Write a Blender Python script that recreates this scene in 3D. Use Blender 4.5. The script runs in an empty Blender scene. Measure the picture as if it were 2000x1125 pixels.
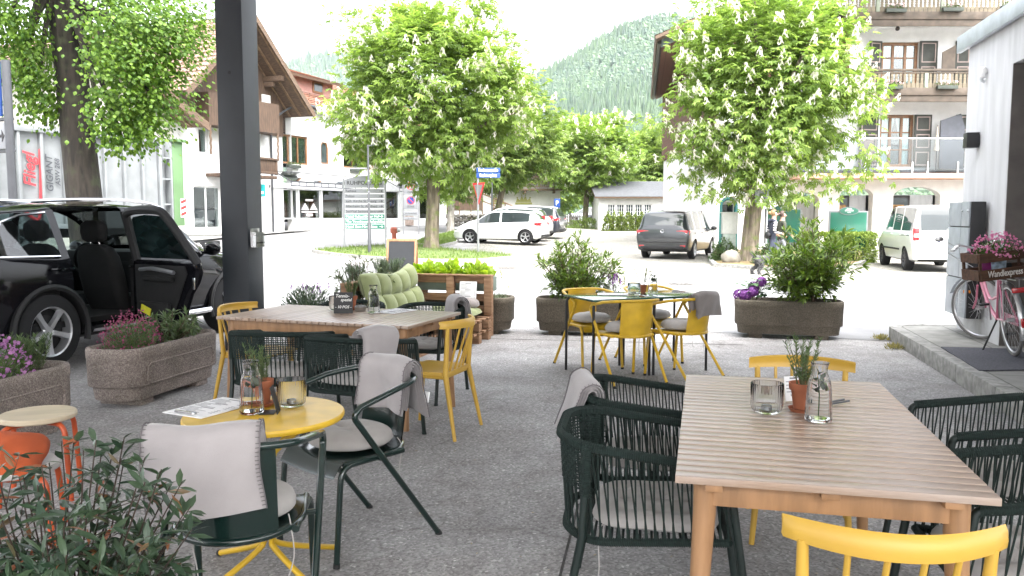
import bpy, bmesh, math, random
import numpy as np
from mathutils import Vector, Matrix
R = math.radians
scene = bpy.context.scene
COL = scene.collection
random.seed(7); RNG = np.random.default_rng(7)

# ------------------------------------------------------------------ camera, world, sun, exposure
PITCH = R(5.0); CAMH = 1.5; FPX = 1600.0
cam_data = bpy.data.cameras.new('camera'); cam = bpy.data.objects.new('camera', cam_data); COL.objects.link(cam)
cam.location = (0, 0, CAMH); cam.rotation_euler = (R(90) - PITCH, 0, 0)
cam_data.sensor_width = 36; cam_data.lens = 36 * FPX / 2000; cam_data.clip_start = 0.05; cam_data.clip_end = 12000
scene.camera = cam
SUN_EL, SUN_AZ = R(60), R(155)          # azimuth clockwise from the view direction (+Y)
world = bpy.data.worlds.new('World'); scene.world = world; world.use_nodes = True
wn = world.node_tree; bg = wn.nodes['Background']
sky = wn.nodes.new('ShaderNodeTexSky'); sky.sky_type = 'NISHITA'; sky.sun_disc = False
sky.sun_elevation = SUN_EL; sky.sun_rotation = SUN_AZ; sky.air_density = 1.0; sky.dust_density = 5.0; sky.ozone_density = 1.0
hs = wn.nodes.new('ShaderNodeHueSaturation'); hs.inputs['Saturation'].default_value = 0.22
wn.links.new(sky.outputs[0], hs.inputs['Color']); wn.links.new(hs.outputs[0], bg.inputs[0]); bg.inputs[1].default_value = 0.15
sl = bpy.data.lights.new('sun', 'SUN'); sl.energy = 0.9; sl.angle = R(85); sl.color = (1.0, 0.96, 0.90)
so = bpy.data.objects.new('sun', sl); COL.objects.link(so)
sd = Vector((math.sin(SUN_AZ) * math.cos(SUN_EL), math.cos(SUN_AZ) * math.cos(SUN_EL), math.sin(SUN_EL)))
so.rotation_euler = sd.to_track_quat('Z', 'Y').to_euler()
scene.view_settings.view_transform = 'Standard'; scene.view_settings.look = 'None'
scene.view_settings.exposure = 2.85; scene.view_settings.gamma = 1.0
scene.render.engine = 'CYCLES'
cy = scene.cycles; cy.max_bounces = 8; cy.diffuse_bounces = 3; cy.glossy_bounces = 3; cy.transmission_bounces = 6
cy.transparent_max_bounces = 14; cy.caustics_reflective = False; cy.caustics_refractive = False; cy.sample_clamp_indirect = 4
cy.use_denoising = True; cy.volume_bounces = 1

# ------------------------------------------------------------------ placing
def gz(x, y):
    s = min(max(0.0095 - 0.0016 * x, 0.0), 0.03)
    t = y - 15.0
    if t <= 0: return 0.0
    t = min(t, 60.0); e = max(0.0, min(y, 72.0) - 31.0)
    t = t * t / 8 if t < 4 else t - 2
    z = s * t + .03 * (e * e / 8 if e < 4 else e - 2)
    return 1.7 * (1 - math.exp(-z / 1.7))
def ray(px, py):
    u = (px - 1000) / FPX; v = (562.5 - py) / FPX
    return Vector((u, math.cos(PITCH) + v * math.sin(PITCH), -math.sin(PITCH) + v * math.cos(PITCH)))
def at_z(px, py, z=0.0):
    d = ray(px, py); return Vector((0, 0, CAMH)) + d * ((z - CAMH) / d.z)
def at_d(px, py, Y):
    d = ray(px, py); return Vector((0, 0, CAMH)) + d * (Y / d.y)
def az(a): return -R(a)                       # heading a degrees clockwise of the view -> rotation about z (local +y = heading)

# ------------------------------------------------------------------ objects
def empty(name, loc=(0, 0, 0), rz=0.0, label=None, cat=None, group=None, parent=None):
    o = bpy.data.objects.new(name, None); COL.objects.link(o); o.location = loc; o.rotation_euler = (0, 0, rz)
    o.empty_display_size = 0.1
    if parent: o.parent = parent
    return tag(o, label, cat, group)
def tag(o, label=None, cat=None, group=None, kind=None):
    if label: o['label'] = label
    if cat: o['category'] = cat
    if group: o['group'] = group
    if kind: o['kind'] = kind
    return o
def kids(o): return [c for c in COL.objects if c.parent == o]
def copy_tree(o, parent=None, **kw):
    c = o.copy(); COL.objects.link(c)
    if parent: c.parent = parent
    for k, v in kw.items():
        if k == 'loc': c.location = v
        elif k == 'rz': c.rotation_euler = (0, 0, v)
        elif k == 'cat': c['category'] = v
        else: c[k] = v
    for ch in list(o.children): copy_tree(ch, c)
    return c

class MB:
    """collects shapes, builds ONE mesh object"""
    def __init__(s): s.v = []; s.f = []; s.mi = []; s.M = Matrix.Identity(4); s.cur = 0; s.n = 0
    def T(s, loc=(0, 0, 0), rz=0, rx=0, ry=0):
        s.M = Matrix.Translation(loc) @ Matrix.Rotation(rz, 4, 'Z') @ Matrix.Rotation(ry, 4, 'Y') @ Matrix.Rotation(rx, 4, 'X'); return s
    def mat(s, i): s.cur = i; return s
    def add(s, vs, fs):
        M = s.M; b = s.n
        for p in vs: s.v.append(tuple(M @ Vector(p)))
        s.n += len(vs)
        for f in fs: s.f.append([b + i for i in f]); s.mi.append(s.cur)
        return s
    def box(s, c, sz, bev=0.0, rz=0, rx=0, ry=0):
        L = Matrix.Translation(c) @ Matrix.Rotation(rz, 4, 'Z') @ Matrix.Rotation(ry, 4, 'Y') @ Matrix.Rotation(rx, 4, 'X')
        hx, hy, hz = sz[0] / 2, sz[1] / 2, sz[2] / 2
        if bev <= 0:
            vs = [(x, y, z) for z in (-hz, hz) for y in (-hy, hy) for x in (-hx, hx)]
            fs = [(0, 2, 3, 1), (4, 5, 7, 6), (0, 1, 5, 4), (2, 6, 7, 3), (0, 4, 6, 2), (1, 3, 7, 5)]
        else:
            bm = bmesh.new(); bmesh.ops.create_cube(bm, size=1)
            for v in bm.verts: v.co = (v.co.x * sz[0], v.co.y * sz[1], v.co.z * sz[2])
            bmesh.ops.bevel(bm, geom=list(bm.edges), offset=min(bev, hx * .9, hy * .9, hz * .9), segments=2, profile=0.6, affect='EDGES')
            bm.verts.index_update(); vs = [tuple(v.co) for v in bm.verts]; fs = [[v.index for v in f.verts] for f in bm.faces]; bm.free()
        return s.add([tuple(L @ Vector(p)) for p in vs], fs)
    def tube(s, pts, r, n=8, closed=False, cap=True):
        P = [Vector(p) for p in pts]; m = len(P); rr = r if isinstance(r, (list, tuple)) else [r] * m
        tang = []
        for i in range(m):
            if closed: t = P[(i + 1) % m] - P[i - 1]
            else: t = P[min(i + 1, m - 1)] - P[max(i - 1, 0)]
            tang.append(t.normalized() if t.length > 1e-9 else Vector((0, 0, 1)))
        up = Vector((0, 0, 1)) if abs(tang[0].z) < .9 else Vector((0, 1, 0))
        nrm = (up - tang[0] * up.dot(tang[0])).normalized()
        vs = []; fs = []
        for i in range(m):
            nrm = nrm - tang[i] * nrm.dot(tang[i])
            if nrm.length < 1e-6: nrm = tang[i].orthogonal()
            nrm.normalize(); b = tang[i].cross(nrm)
            for k in range(n):
                a = 2 * math.pi * (k + .5) / n; vs.append(tuple(P[i] + (nrm * math.cos(a) + b * math.sin(a)) * rr[i]))
        for i in range(m if closed else m - 1):
            j = (i + 1) % m
            for k in range(n):
                k2 = (k + 1) % n; fs.append((i * n + k, i * n + k2, j * n + k2, j * n + k))
        if cap and not closed:
            fs.append(tuple(range(n - 1, -1, -1))); fs.append(tuple((m - 1) * n + k for k in range(n)))
        return s.add(vs, fs)
    def lathe(s, prof, n=24, c=(0, 0, 0), rib=0.0, nr=0, cap=True):
        vs = []; fs = []; m = len(prof)
        for r, z in prof:
            for k in range(n):
                a = 2 * math.pi * k / n; q = r * (1 + (rib * math.cos(a * nr) if nr and r > .004 else 0))
                vs.append((c[0] + q * math.cos(a), c[1] + q * math.sin(a), c[2] + z))
        for i in range(m - 1):
            for k in range(n):
                k2 = (k + 1) % n; fs.append((i * n + k, i * n + k2, (i + 1) * n + k2, (i + 1) * n + k))
        if cap and prof[0][0] > 1e-6: fs.append(tuple(range(n - 1, -1, -1)))
        if cap and prof[-1][0] > 1e-6: fs.append(tuple((m - 1) * n + k for k in range(n)))
        return s.add(vs, fs)
    def loft(s, rings, cap=True, closed=True):
        n = len(rings[0]); vs = [p for r in rings for p in r]; fs = []
        for i in range(len(rings) - 1):
            for k in range(n if closed else n - 1):
                k2 = (k + 1) % n; fs.append((i * n + k, i * n + k2, (i + 1) * n + k2, (i + 1) * n + k))
        if cap: fs.append(tuple(range(n - 1, -1, -1))); fs.append(tuple((len(rings) - 1) * n + k for k in range(n)))
        return s.add(vs, fs)
    def prism(s, poly, h, axis='z', o=0.0):
        """polygon (a,b) extruded h along axis from o; axis z:(a,b)->(x,y); y:(a,b)->(x,z); x:(a,b)->(y,z)"""
        def m(a, b, t): return {'z': (a, b, t), 'y': (a, t, b), 'x': (t, a, b)}[axis]
        n = len(poly); vs = [m(a, b, o) for a, b in poly] + [m(a, b, o + h) for a, b in poly]
        fs = [tuple(range(n - 1, -1, -1)), tuple(range(n, 2 * n))] + [(i, (i + 1) % n, n + (i + 1) % n, n + i) for i in range(n)]
        return s.add(vs, fs)
    def grid(s, P, closed=False):
        """P[i][j] points"""
        ni = len(P); nj = len(P[0]); vs = [p for r in P for p in r]
        fs = [(i * nj + j, (i + 1) * nj + j, (i + 1) * nj + (j + 1) % nj, i * nj + (j + 1) % nj) for i in range(ni - 1) for j in range(nj if closed else nj - 1)]
        return s.add(vs, fs)
    def sphere(s, c, r, n=12, m=8, jit=0):
        if not isinstance(r, (tuple, list)): r = (r, r, r)
        P = []
        for i in range(m + 1):
            t = math.pi * i / m; row = []
            for k in range(n):
                a = 2 * math.pi * k / n; q = 1 + (random.uniform(-jit, jit) if jit else 0)
                row.append((c[0] + r[0] * q * math.sin(t) * math.cos(a), c[1] + r[1] * q * math.sin(t) * math.sin(a), c[2] + r[2] * q * math.cos(t)))
            P.append(row)
        P[0] = [(c[0], c[1], c[2] + r[2])] * n; P[-1] = [(c[0], c[1], c[2] - r[2])] * n
        return s.grid(P, closed=True)
    def build(s, name, mats, parent=None, smooth=True, angle=40, recalc=False):
        me = bpy.data.meshes.new(name); me.from_pydata(s.v, [], s.f)
        for m in (mats if isinstance(mats, (list, tuple)) else [mats]): me.materials.append(m)
        me.polygons.foreach_set('material_index', s.mi)
        if smooth:
            me.polygons.foreach_set('use_smooth', [True] * len(s.f))
        if recalc or smooth:
            bm = bmesh.new(); bm.from_mesh(me); bmesh.ops.remove_doubles(bm, verts=bm.verts, dist=1e-5); bmesh.ops.recalc_face_normals(bm, faces=bm.faces); bm.to_mesh(me); bm.free()
        if smooth: me.set_sharp_from_angle(angle=R(angle))
        o = bpy.data.objects.new(name, me); COL.objects.link(o)
        if parent: o.parent = parent
        return o

def npmesh(name, V, F, mats, parent=None, smooth=False, mi=None):
    """V (n,3), F (m,k) arrays"""
    V = np.asarray(V, np.float32); F = np.asarray(F, np.int32); m, k = F.shape
    me = bpy.data.meshes.new(name); me.vertices.add(len(V)); me.vertices.foreach_set('co', V.ravel())
    me.loops.add(m * k); me.loops.foreach_set('vertex_index', F.ravel())
    me.polygons.add(m); me.polygons.foreach_set('loop_start', np.arange(0, m * k, k, dtype=np.int32))
    try: me.polygons.foreach_set('loop_total', np.full(m, k, np.int32))
    except Exception: pass
    for q in (mats if isinstance(mats, (list, tuple)) else [mats]): me.materials.append(q)
    if mi is not None: me.polygons.foreach_set('material_index', np.asarray(mi, np.int32))
    me.polygons.foreach_set('use_smooth', np.full(m, bool(smooth)))
    me.update(calc_edges=True); me.validate()
    o = bpy.data.objects.new(name, me); COL.objects.link(o)
    if parent: o.parent = parent
    return o

def unit(a): return a / np.maximum(np.linalg.norm(a, axis=-1, keepdims=True), 1e-9)
def scatter(tv, tf, pos, fwd, up, size):
    """instances of a template (x=side, y=along, z=normal) -> V,F arrays"""
    tv = np.asarray(tv, float); tf = np.asarray(tf, int); pos = np.asarray(pos, float); n = len(pos)
    fwd = unit(np.asarray(fwd, float)); side = unit(np.cross(fwd, up)); nor = np.cross(side, fwd)
    size = np.asarray(size, float).reshape(-1, 1, 1) if np.ndim(size) else np.full((n, 1, 1), float(size))
    V = pos[:, None, :] + size * (tv[None, :, 0:1] * side[:, None, :] + tv[None, :, 1:2] * fwd[:, None, :] + tv[None, :, 2:3] * nor[:, None, :])
    F = tf[None] + (np.arange(n) * len(tv))[:, None, None]
    return V.reshape(-1, 3), F.reshape(-1, tf.shape[1])
LEAF_V = [(0, 0, 0), (.22, .45, -.04), (0, 1, -.16), (-.22, .45, -.04), (0, .5, .04)]
LEAF_F = [(0, 1, 4, 4), (1, 2, 4, 4), (0, 4, 3, 3), (4, 2, 3, 3)]
LEAF_F = [(0, 1, 4), (1, 2, 4), (4, 2, 3), (0, 4, 3)]

def text(body, size, m, loc, rot, parent=None, name='lettering', align='CENTER', ext=0.0015, sx=1.0, shear=0.0):
    c = bpy.data.curves.new(name, 'FONT'); c.body = body; c.size = size; c.align_x = align; c.align_y = 'CENTER'; c.extrude = ext
    c.resolution_u = 3; c.shear = shear; c.offset = size * .012
    t = bpy.data.objects.new(name + '_src', c); COL.objects.link(t)
    me = bpy.data.meshes.new_from_object(t.evaluated_get(bpy.context.evaluated_depsgraph_get()))
    bpy.data.objects.remove(t); bpy.data.curves.remove(c)
    me.name = name; me.materials.clear(); me.materials.append(m)
    o = bpy.data.objects.new(name, me); COL.objects.link(o); o.location = loc; o.rotation_euler = rot; o.scale = (sx, 1, 1)
    if parent: o.parent = parent
    return o

def rrect(w, d, r, n=5):
    pts = []
    for cx, cy, a0 in ((w / 2 - r, d / 2 - r, 0), (-w / 2 + r, d / 2 - r, 90), (-w / 2 + r, -d / 2 + r, 180), (w / 2 - r, -d / 2 + r, 270)):
        for k in range(n + 1):
            a = R(a0 + 90 * k / n); pts.append((cx + r * math.cos(a), cy + r * math.sin(a)))
    return pts
def bez(pts, n=8):
    """Catmull-Rom through points"""
    P = [Vector(p) for p in pts]; out = []
    for i in range(len(P) - 1):
        p0 = P[max(i - 1, 0)]; p1 = P[i]; p2 = P[i + 1]; p3 = P[min(i + 2, len(P) - 1)]
        for k in range(n):
            t = k / n; out.append(.5 * ((2 * p1) + (p2 - p0) * t + (2 * p0 - 5 * p1 + 4 * p2 - p3) * t * t + (3 * p1 - p0 - 3 * p2 + p3) * t ** 3))
    out.append(P[-1]); return out
def fillet(pts, r, n=5):
    """polyline with rounded corners"""
    P = [Vector(p) for p in pts]; out = [P[0]]
    for i in range(1, len(P) - 1):
        a = (P[i - 1] - P[i]); b = (P[i + 1] - P[i]); q = min(r, a.length * .49, b.length * .49)
        s = P[i] + a.normalized() * q; e = P[i] + b.normalized() * q
        for k in range(n + 1):
            t = k / n; out.append((1 - t) ** 2 * s + 2 * t * (1 - t) * P[i] + t * t * e)
    out.append(P[-1]); return out

# ------------------------------------------------------------------ materials
MATS = {}
def mk(name, col, rough=.5, metal=0.0, var=.12, vs=6.0, bump=0.0, bs=80.0, stretch=None, col2=None, fac=(.35, .65), detail=4, **kw):
    if name in MATS: return MATS[name]
    m = bpy.data.materials.new(name); m.use_nodes = True; nt = m.node_tree; b = nt.nodes['Principled BSDF']; L = nt.links.new
    MATS[name] = m
    tc = nt.nodes.new('ShaderNodeTexCoord'); mp = nt.nodes.new('ShaderNodeMapping'); L(tc.outputs['Object'], mp.inputs[0])
    if stretch: mp.inputs['Scale'].default_value = stretch
    nz = nt.nodes.new('ShaderNodeTexNoise'); nz.inputs['Scale'].default_value = vs; nz.inputs['Detail'].default_value = detail; L(mp.outputs[0], nz.inputs['Vector'])
    rp = nt.nodes.new('ShaderNodeValToRGB'); L(nz.outputs['Fac'], rp.inputs[0])
    c2 = col2 or tuple(min(1, c * (1 + var)) for c in col); c1 = col if col2 else tuple(c * (1 - var) for c in col)
    e = rp.color_ramp.elements; e[0].position = fac[0]; e[1].position = fac[1]; e[0].color = (*c1, 1); e[1].color = (*c2, 1)
    L(rp.outputs[0], b.inputs['Base Color'])
    b.inputs['Roughness'].default_value = rough; b.inputs['Metallic'].default_value = metal
    if bump:
        bn = nt.nodes.new('ShaderNodeTexNoise'); bn.inputs['Scale'].default_value = bs; bn.inputs['Detail'].default_value = 3; L(mp.outputs[0], bn.inputs['Vector'])
        bp = nt.nodes.new('ShaderNodeBump'); bp.inputs['Strength'].default_value = min(bump, 1); bp.inputs['Distance'].default_value = kw.pop('bd', .004)
        L(bn.outputs['Fac'], bp.inputs['Height']); L(bp.outputs[0], b.inputs['Normal'])
    for k, v in kw.items(): b.inputs[k].default_value = v
    return m
def leafmat(name, c1, c2, trans=.35, rough=.5, tipc=None):
    if name in MATS: return MATS[name]
    m = bpy.data.materials.new(name); m.use_nodes = True; nt = m.node_tree; b = nt.nodes['Principled BSDF']; L = nt.links.new; MATS[name] = m
    g = nt.nodes.new('ShaderNodeNewGeometry'); rp = nt.nodes.new('ShaderNodeValToRGB'); L(g.outputs['Random Per Island'], rp.inputs[0])
    e = rp.color_ramp.elements; e[0].color = (*c1, 1); e[1].color = (*c2, 1)
    if tipc:
        x = rp.color_ramp.elements.new(.93); x.color = (*c2, 1); e = rp.color_ramp.elements; e[-1].position = .985; e[-1].color = (*tipc, 1)
    L(rp.outputs[0], b.inputs['Base Color']); b.inputs['Roughness'].default_value = rough
    t = nt.nodes.new('ShaderNodeBsdfTranslucent'); mx = nt.nodes.new('ShaderNodeMixShader'); mx.inputs[0].default_value = trans
    hsv = nt.nodes.new('ShaderNodeHueSaturation'); hsv.inputs['Value'].default_value = 1.25; hsv.inputs['Saturation'].default_value = 1.1; L(rp.outputs[0], hsv.inputs['Color']); L(hsv.outputs[0], t.inputs['Color'])
    L(b.outputs[0], mx.inputs[1]); L(t.outputs[0], mx.inputs[2]); L(mx.outputs[0], nt.nodes['Material Output'].inputs['Surface'])
    return m
def thinglass(name, tint=(1, 1, 1), refl=.12, rough=.02):
    if name in MATS: return MATS[name]
    m = bpy.data.materials.new(name); m.use_nodes = True; nt = m.node_tree; L = nt.links.new; MATS[name] = m
    nt.nodes.remove(nt.nodes['Principled BSDF'])
    tr = nt.nodes.new('ShaderNodeBsdfTransparent'); tr.inputs[0].default_value = (*tint, 1)
    gl = nt.nodes.new('ShaderNodeBsdfGlossy'); gl.inputs['Roughness'].default_value = rough
    lw = nt.nodes.new('ShaderNodeLayerWeight'); lw.inputs['Blend'].default_value = .25
    ma = nt.nodes.new('ShaderNodeMath'); ma.operation = 'MULTIPLY_ADD'; ma.inputs[1].default_value = .8; ma.inputs[2].default_value = refl; ma.use_clamp = True
    mx = nt.nodes.new('ShaderNodeMixShader'); L(lw.outputs['Fresnel'], ma.inputs[0]); L(ma.outputs[0], mx.inputs[0]); L(tr.outputs[0], mx.inputs[1]); L(gl.outputs[0], mx.inputs[2])
    L(mx.outputs[0], nt.nodes['Material Output'].inputs['Surface']); return m

def nodes_of(name, rough=.8):
    m = bpy.data.materials.new(name); m.use_nodes = True; nt = m.node_tree; b = nt.nodes['Principled BSDF']; b.inputs['Roughness'].default_value = rough
    MATS[name] = m
    tc = nt.nodes.new('ShaderNodeTexCoord')
    def noise(sc, det=4, vec=None, dist=0):
        n = nt.nodes.new('ShaderNodeTexNoise'); n.inputs['Scale'].default_value = sc; n.inputs['Detail'].default_value = det; n.inputs['Distortion'].default_value = dist
        nt.links.new(vec or tc.outputs['Object'], n.inputs['Vector']); return n.outputs['Fac']
    def ramp(src, stops):
        r = nt.nodes.new('ShaderNodeValToRGB'); nt.links.new(src, r.inputs[0]); e = r.color_ramp.elements
        while len(e) < len(stops): e.new(.5)
        for q, (p, c) in zip(e, stops): q.position = p; q.color = (*c, 1) if len(c) == 3 else c
        return r.outputs[0]
    def mix(a, bb, f, mode='MIX'):
        x = nt.nodes.new('ShaderNodeMix'); x.data_type = 'RGBA'; x.blend_type = mode
        for i, q in ((0, f), (6, a), (7, bb)):
            if isinstance(q, (int, float)): x.inputs[i].default_value = q
            elif isinstance(q, tuple): x.inputs[i].default_value = (*q, 1)
            else: nt.links.new(q, x.inputs[i])
        return x.outputs[2]
    def bump(h, s, d=.01):
        p = nt.nodes.new('ShaderNodeBump'); p.inputs['Strength'].default_value = s; p.inputs['Distance'].default_value = d; nt.links.new(h, p.inputs['Height']); nt.links.new(p.outputs[0], b.inputs['Normal'])
    def mapping(scale=(1, 1, 1), rot=(0, 0, 0)):
        q = nt.nodes.new('ShaderNodeMapping'); q.inputs['Scale'].default_value = scale; q.inputs['Rotation'].default_value = rot; nt.links.new(tc.outputs['Object'], q.inputs[0]); return q.outputs[0]
    return m, nt, b, tc, noise, ramp, mix, bump, mapping

def asphalt_mat():
    m, nt, b, tc, noise, ramp, mix, bump, mapping = nodes_of('asphalt', .85)
    v = nt.nodes.new('ShaderNodeTexVoronoi'); v.inputs['Scale'].default_value = 84; nt.links.new(tc.outputs['Object'], v.inputs['Vector'])
    sp = ramp(v.outputs['Color'], [(0, (.19, .186, .186)), (.5, (.325, .319, .318)), (.85, (.43, .423, .42)), (1, (.74, .73, .72))])
    big = ramp(noise(.55, 5), [(.3, (.66, .65, .65)), (.7, (1.1, 1.1, 1.1))])
    c = mix(sp, big, 1.0, 'MULTIPLY')
    st = ramp(noise(2.6, 6, dist=.6), [(.35, (.80, .78, .77)), (.6, (1.0, 1.0, 1.0))]); c = mix(c, st, 1.0, 'MULTIPLY')
    vc = nt.nodes.new('ShaderNodeTexVoronoi'); vc.feature = 'DISTANCE_TO_EDGE'; vc.inputs['Scale'].default_value = .42
    dn = nt.nodes.new('ShaderNodeTexNoise'); dn.inputs['Scale'].default_value = 1.3; dn.inputs['Detail'].default_value = 6; nt.links.new(tc.outputs['Object'], dn.inputs['Vector'])
    vm = nt.nodes.new('ShaderNodeVectorMath'); vm.operation = 'MULTIPLY_ADD'; vm.inputs[1].default_value = (1.2, 1.2, 1.2); nt.links.new(dn.outputs['Color'], vm.inputs[0]); nt.links.new(tc.outputs['Object'], vm.inputs[2]); nt.links.new(vm.outputs[0], vc.inputs['Vector'])
    cr = ramp(vc.outputs['Distance'], [(0, (.45, .42, .40)), (.007, (1, 1, 1))]); c = mix(c, cr, .45, 'MULTIPLY')
    nt.links.new(c, b.inputs['Base Color']); bump(v.outputs['Distance'], .55, .006); return m
def cobble_mat():
    m, nt, b, tc, noise, ramp, mix, bump, mapping = nodes_of('cobbles', .85)
    v = nt.nodes.new('ShaderNodeTexVoronoi'); v.inputs['Scale'].default_value = 7; v.inputs['Randomness'].default_value = .55; nt.links.new(tc.outputs['Object'], v.inputs['Vector'])
    e = nt.nodes.new('ShaderNodeTexVoronoi'); e.feature = 'DISTANCE_TO_EDGE'; e.inputs['Scale'].default_value = 7; e.inputs['Randomness'].default_value = .55; nt.links.new(tc.outputs['Object'], e.inputs['Vector'])
    s = ramp(v.outputs['Color'], [(0, (.22, .21, .19)), (1, (.36, .345, .32))]); j = ramp(e.outputs['Distance'], [(.02, (.45, .45, .38)), (.09, (1, 1, 1))])
    c = mix(s, j, 1.0, 'MULTIPLY'); c = mix(c, ramp(noise(.4, 5), [(.3, (.8, .8, .78)), (.7, (1.05, 1.05, 1.05))]), 1.0, 'MULTIPLY')
    nt.links.new(c, b.inputs['Base Color']); bump(e.outputs['Distance'], .4, .02); return m
def slat_mat():
    m, nt, b, tc, noise, ramp, mix, bump, mapping = nodes_of('teak', .42)
    g = noise(5, 6, mapping((3, 50, 50)), .15); c = ramp(g, [(.2, (.25, .165, .11)), (.5, (.335, .235, .165)), (.8, (.42, .315, .235))])
    gi = nt.nodes.new('ShaderNodeNewGeometry'); rr = ramp(gi.outputs['Random Per Island'], [(0, (.80, .78, .77)), (1, (1.14, 1.14, 1.16))]); c = mix(c, rr, 1.0, 'MULTIPLY')
    gray = ramp(noise(1.5, 3), [(.35, (0, 0, 0)), (.7, (.55, .55, .55))]); c = mix(c, (.38, .33, .30), gray)
    nt.links.new(c, b.inputs['Base Color']); bump(g, .08, .001); b.inputs['Coat Weight'].default_value = .4; b.inputs['Coat Roughness'].default_value = .2; return m
def stone_mat(name='washed_concrete', c0=(.14, .112, .10), c1=(.255, .215, .195), c2=(.41, .355, .32)):
    m, nt, b, tc, noise, ramp, mix, bump, mapping = nodes_of(name, .9)
    v = nt.nodes.new('ShaderNodeTexVoronoi'); v.inputs['Scale'].default_value = 130; nt.links.new(tc.outputs['Object'], v.inputs['Vector'])
    c = ramp(v.outputs['Color'], [(0, c0), (.5, c1), (1, c2)]); c = mix(c, ramp(noise(3, 6), [(.3, (.68, .68, .64)), (.7, (1.08, 1.06, 1.05))]), 1.0, 'MULTIPLY')
    nt.links.new(c, b.inputs['Base Color']); bump(v.outputs['Distance'], .8, .005); return m
def roof_mat(name, c1, c2, sx, sy):
    """tile courses: local object x along the eave, y up the slope"""
    m, nt, b, tc, noise, ramp, mix, bump, mapping = nodes_of(name, .8)
    br = nt.nodes.new('ShaderNodeTexBrick'); br.inputs['Scale'].default_value = 1; br.inputs['Brick Width'].default_value = sx; br.inputs['Row Height'].default_value = sy; br.inputs['Mortar Size'].default_value = .03
    br.inputs['Color1'].default_value = (*c1, 1); br.inputs['Color2'].default_value = (*c2, 1); br.inputs['Mortar'].default_value = (*[q * .35 for q in c1], 1); br.inputs['Bias'].default_value = 0
    uv = nt.nodes.new('ShaderNodeUVMap'); nt.links.new(uv.outputs[0], br.inputs['Vector'])
    c = mix(br.outputs['Color'], ramp(noise(.8, 6), [(.3, (.75, .74, .74)), (.7, (1.15, 1.12, 1.1))]), 1.0, 'MULTIPLY'); nt.links.new(c, b.inputs['Base Color'])
    return m
def plank_mat(name, c1, c2, period=.12, axis='x'):
    m, nt, b, tc, noise, ramp, mix, bump, mapping = nodes_of(name, .75)
    w = nt.nodes.new('ShaderNodeTexWave'); w.wave_type = 'BANDS'; w.bands_direction = axis.upper(); w.wave_profile = 'SAW'; w.inputs['Scale'].default_value = .314 / period; nt.links.new(tc.outputs['Object'], w.inputs['Vector'])
    g = noise(3, 6, mapping((8, 8, .8) if axis != 'z' else (.8, 8, 8))); c = ramp(g, [(.3, c1), (.7, c2)]); c = mix(c, ramp(w.outputs['Fac'], [(0, (.3, .3, .3)), (.08, (1, 1, 1)), (.95, (1, 1, 1)), (1, (.4, .4, .4))]), 1.0, 'MULTIPLY')
    nt.links.new(c, b.inputs['Base Color']); return m
def bark_mat(name, c1, c2, moss):
    m, nt, b, tc, noise, ramp, mix, bump, mapping = nodes_of(name, .95)
    g = noise(9, 8, mapping((1, 1, .18)), .6); c = ramp(g, [(.32, c1), (.66, c2)]); f = ramp(noise(4, 6), [(.52, (0, 0, 0)), (.66, (1, 1, 1))]); c = mix(c, moss, f)
    nt.links.new(c, b.inputs['Base Color']); bump(g, 1.0, .04); return m
# ------------------------------------------------------------------ helpers that know the ground
def gp(px, py, dz=0.0):
    """ground point seen at a pixel"""
    z = dz
    for _ in range(40):
        p = at_z(px, py, min(z, 1.42)); z = .5 * z + .5 * (gz(p.x, p.y) + dz)
    return Vector((p.x, p.y, gz(p.x, p.y) + dz))
def fpt(px, Y): x = at_d(px, 420, Y).x; return Vector((x, Y, gz(x, Y)))
def patch(name, c, nu, nv, dz, m, kind='structure', label=None):
    """bilinear sheet between corners c (4 xy), following the ground"""
    V = []
    for i in range(nu + 1):
        for j in range(nv + 1):
            a, b = i / nu, j / nv
            x = (1 - a) * (1 - b) * c[0][0] + a * (1 - b) * c[1][0] + a * b * c[2][0] + (1 - a) * b * c[3][0]
            y = (1 - a) * (1 - b) * c[0][1] + a * (1 - b) * c[1][1] + a * b * c[2][1] + (1 - a) * b * c[3][1]
            V.append((x, y, gz(x, y) + dz))
    F = [(i * (nv + 1) + j, (i + 1) * (nv + 1) + j, (i + 1) * (nv + 1) + j + 1, i * (nv + 1) + j + 1) for i in range(nu) for j in range(nv)]
    return tag(npmesh(name, V, F, m, smooth=True), kind=kind, label=label)
def fan(name, outline, dz, m, rings=5, dome=0.0, kind='structure'):
    cx = sum(p[0] for p in outline) / len(outline); cy_ = sum(p[1] for p in outline) / len(outline); b = MB(); P = []
    for i in range(rings + 1):
        q = i / rings; P.append([(cx + (x - cx) * q, cy_ + (y - cy_) * q, gz(cx + (x - cx) * q, cy_ + (y - cy_) * q) + dz + dome * (1 - q * q)) for x, y in outline])
    b.grid(P, closed=True); return tag(b.build(name, m), kind=kind)
def kerb_line(name, outline, w, h, m, closed=True, dz=0.0):
    b = MB(); n = len(outline); rings = []
    for i in range(n):
        p = Vector(outline[i][:2]); q = Vector(outline[(i + 1) % n][:2]) if closed or i < n - 1 else p; o = Vector(outline[i - 1][:2]) if closed or i > 0 else p
        t = (q - o).normalized(); nn = Vector((-t.y, t.x)) * (w / 2); g = gz(p.x, p.y) + dz
        rings.append([(p.x + nn.x, p.y + nn.y, g - .05), (p.x + nn.x, p.y + nn.y, g + h), (p.x - nn.x, p.y - nn.y, g + h), (p.x - nn.x, p.y - nn.y, g - .05)])
    if closed: rings.append(rings[0])
    b.loft(rings, cap=not closed); return tag(b.build(name, m, angle=30), kind='structure')

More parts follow.
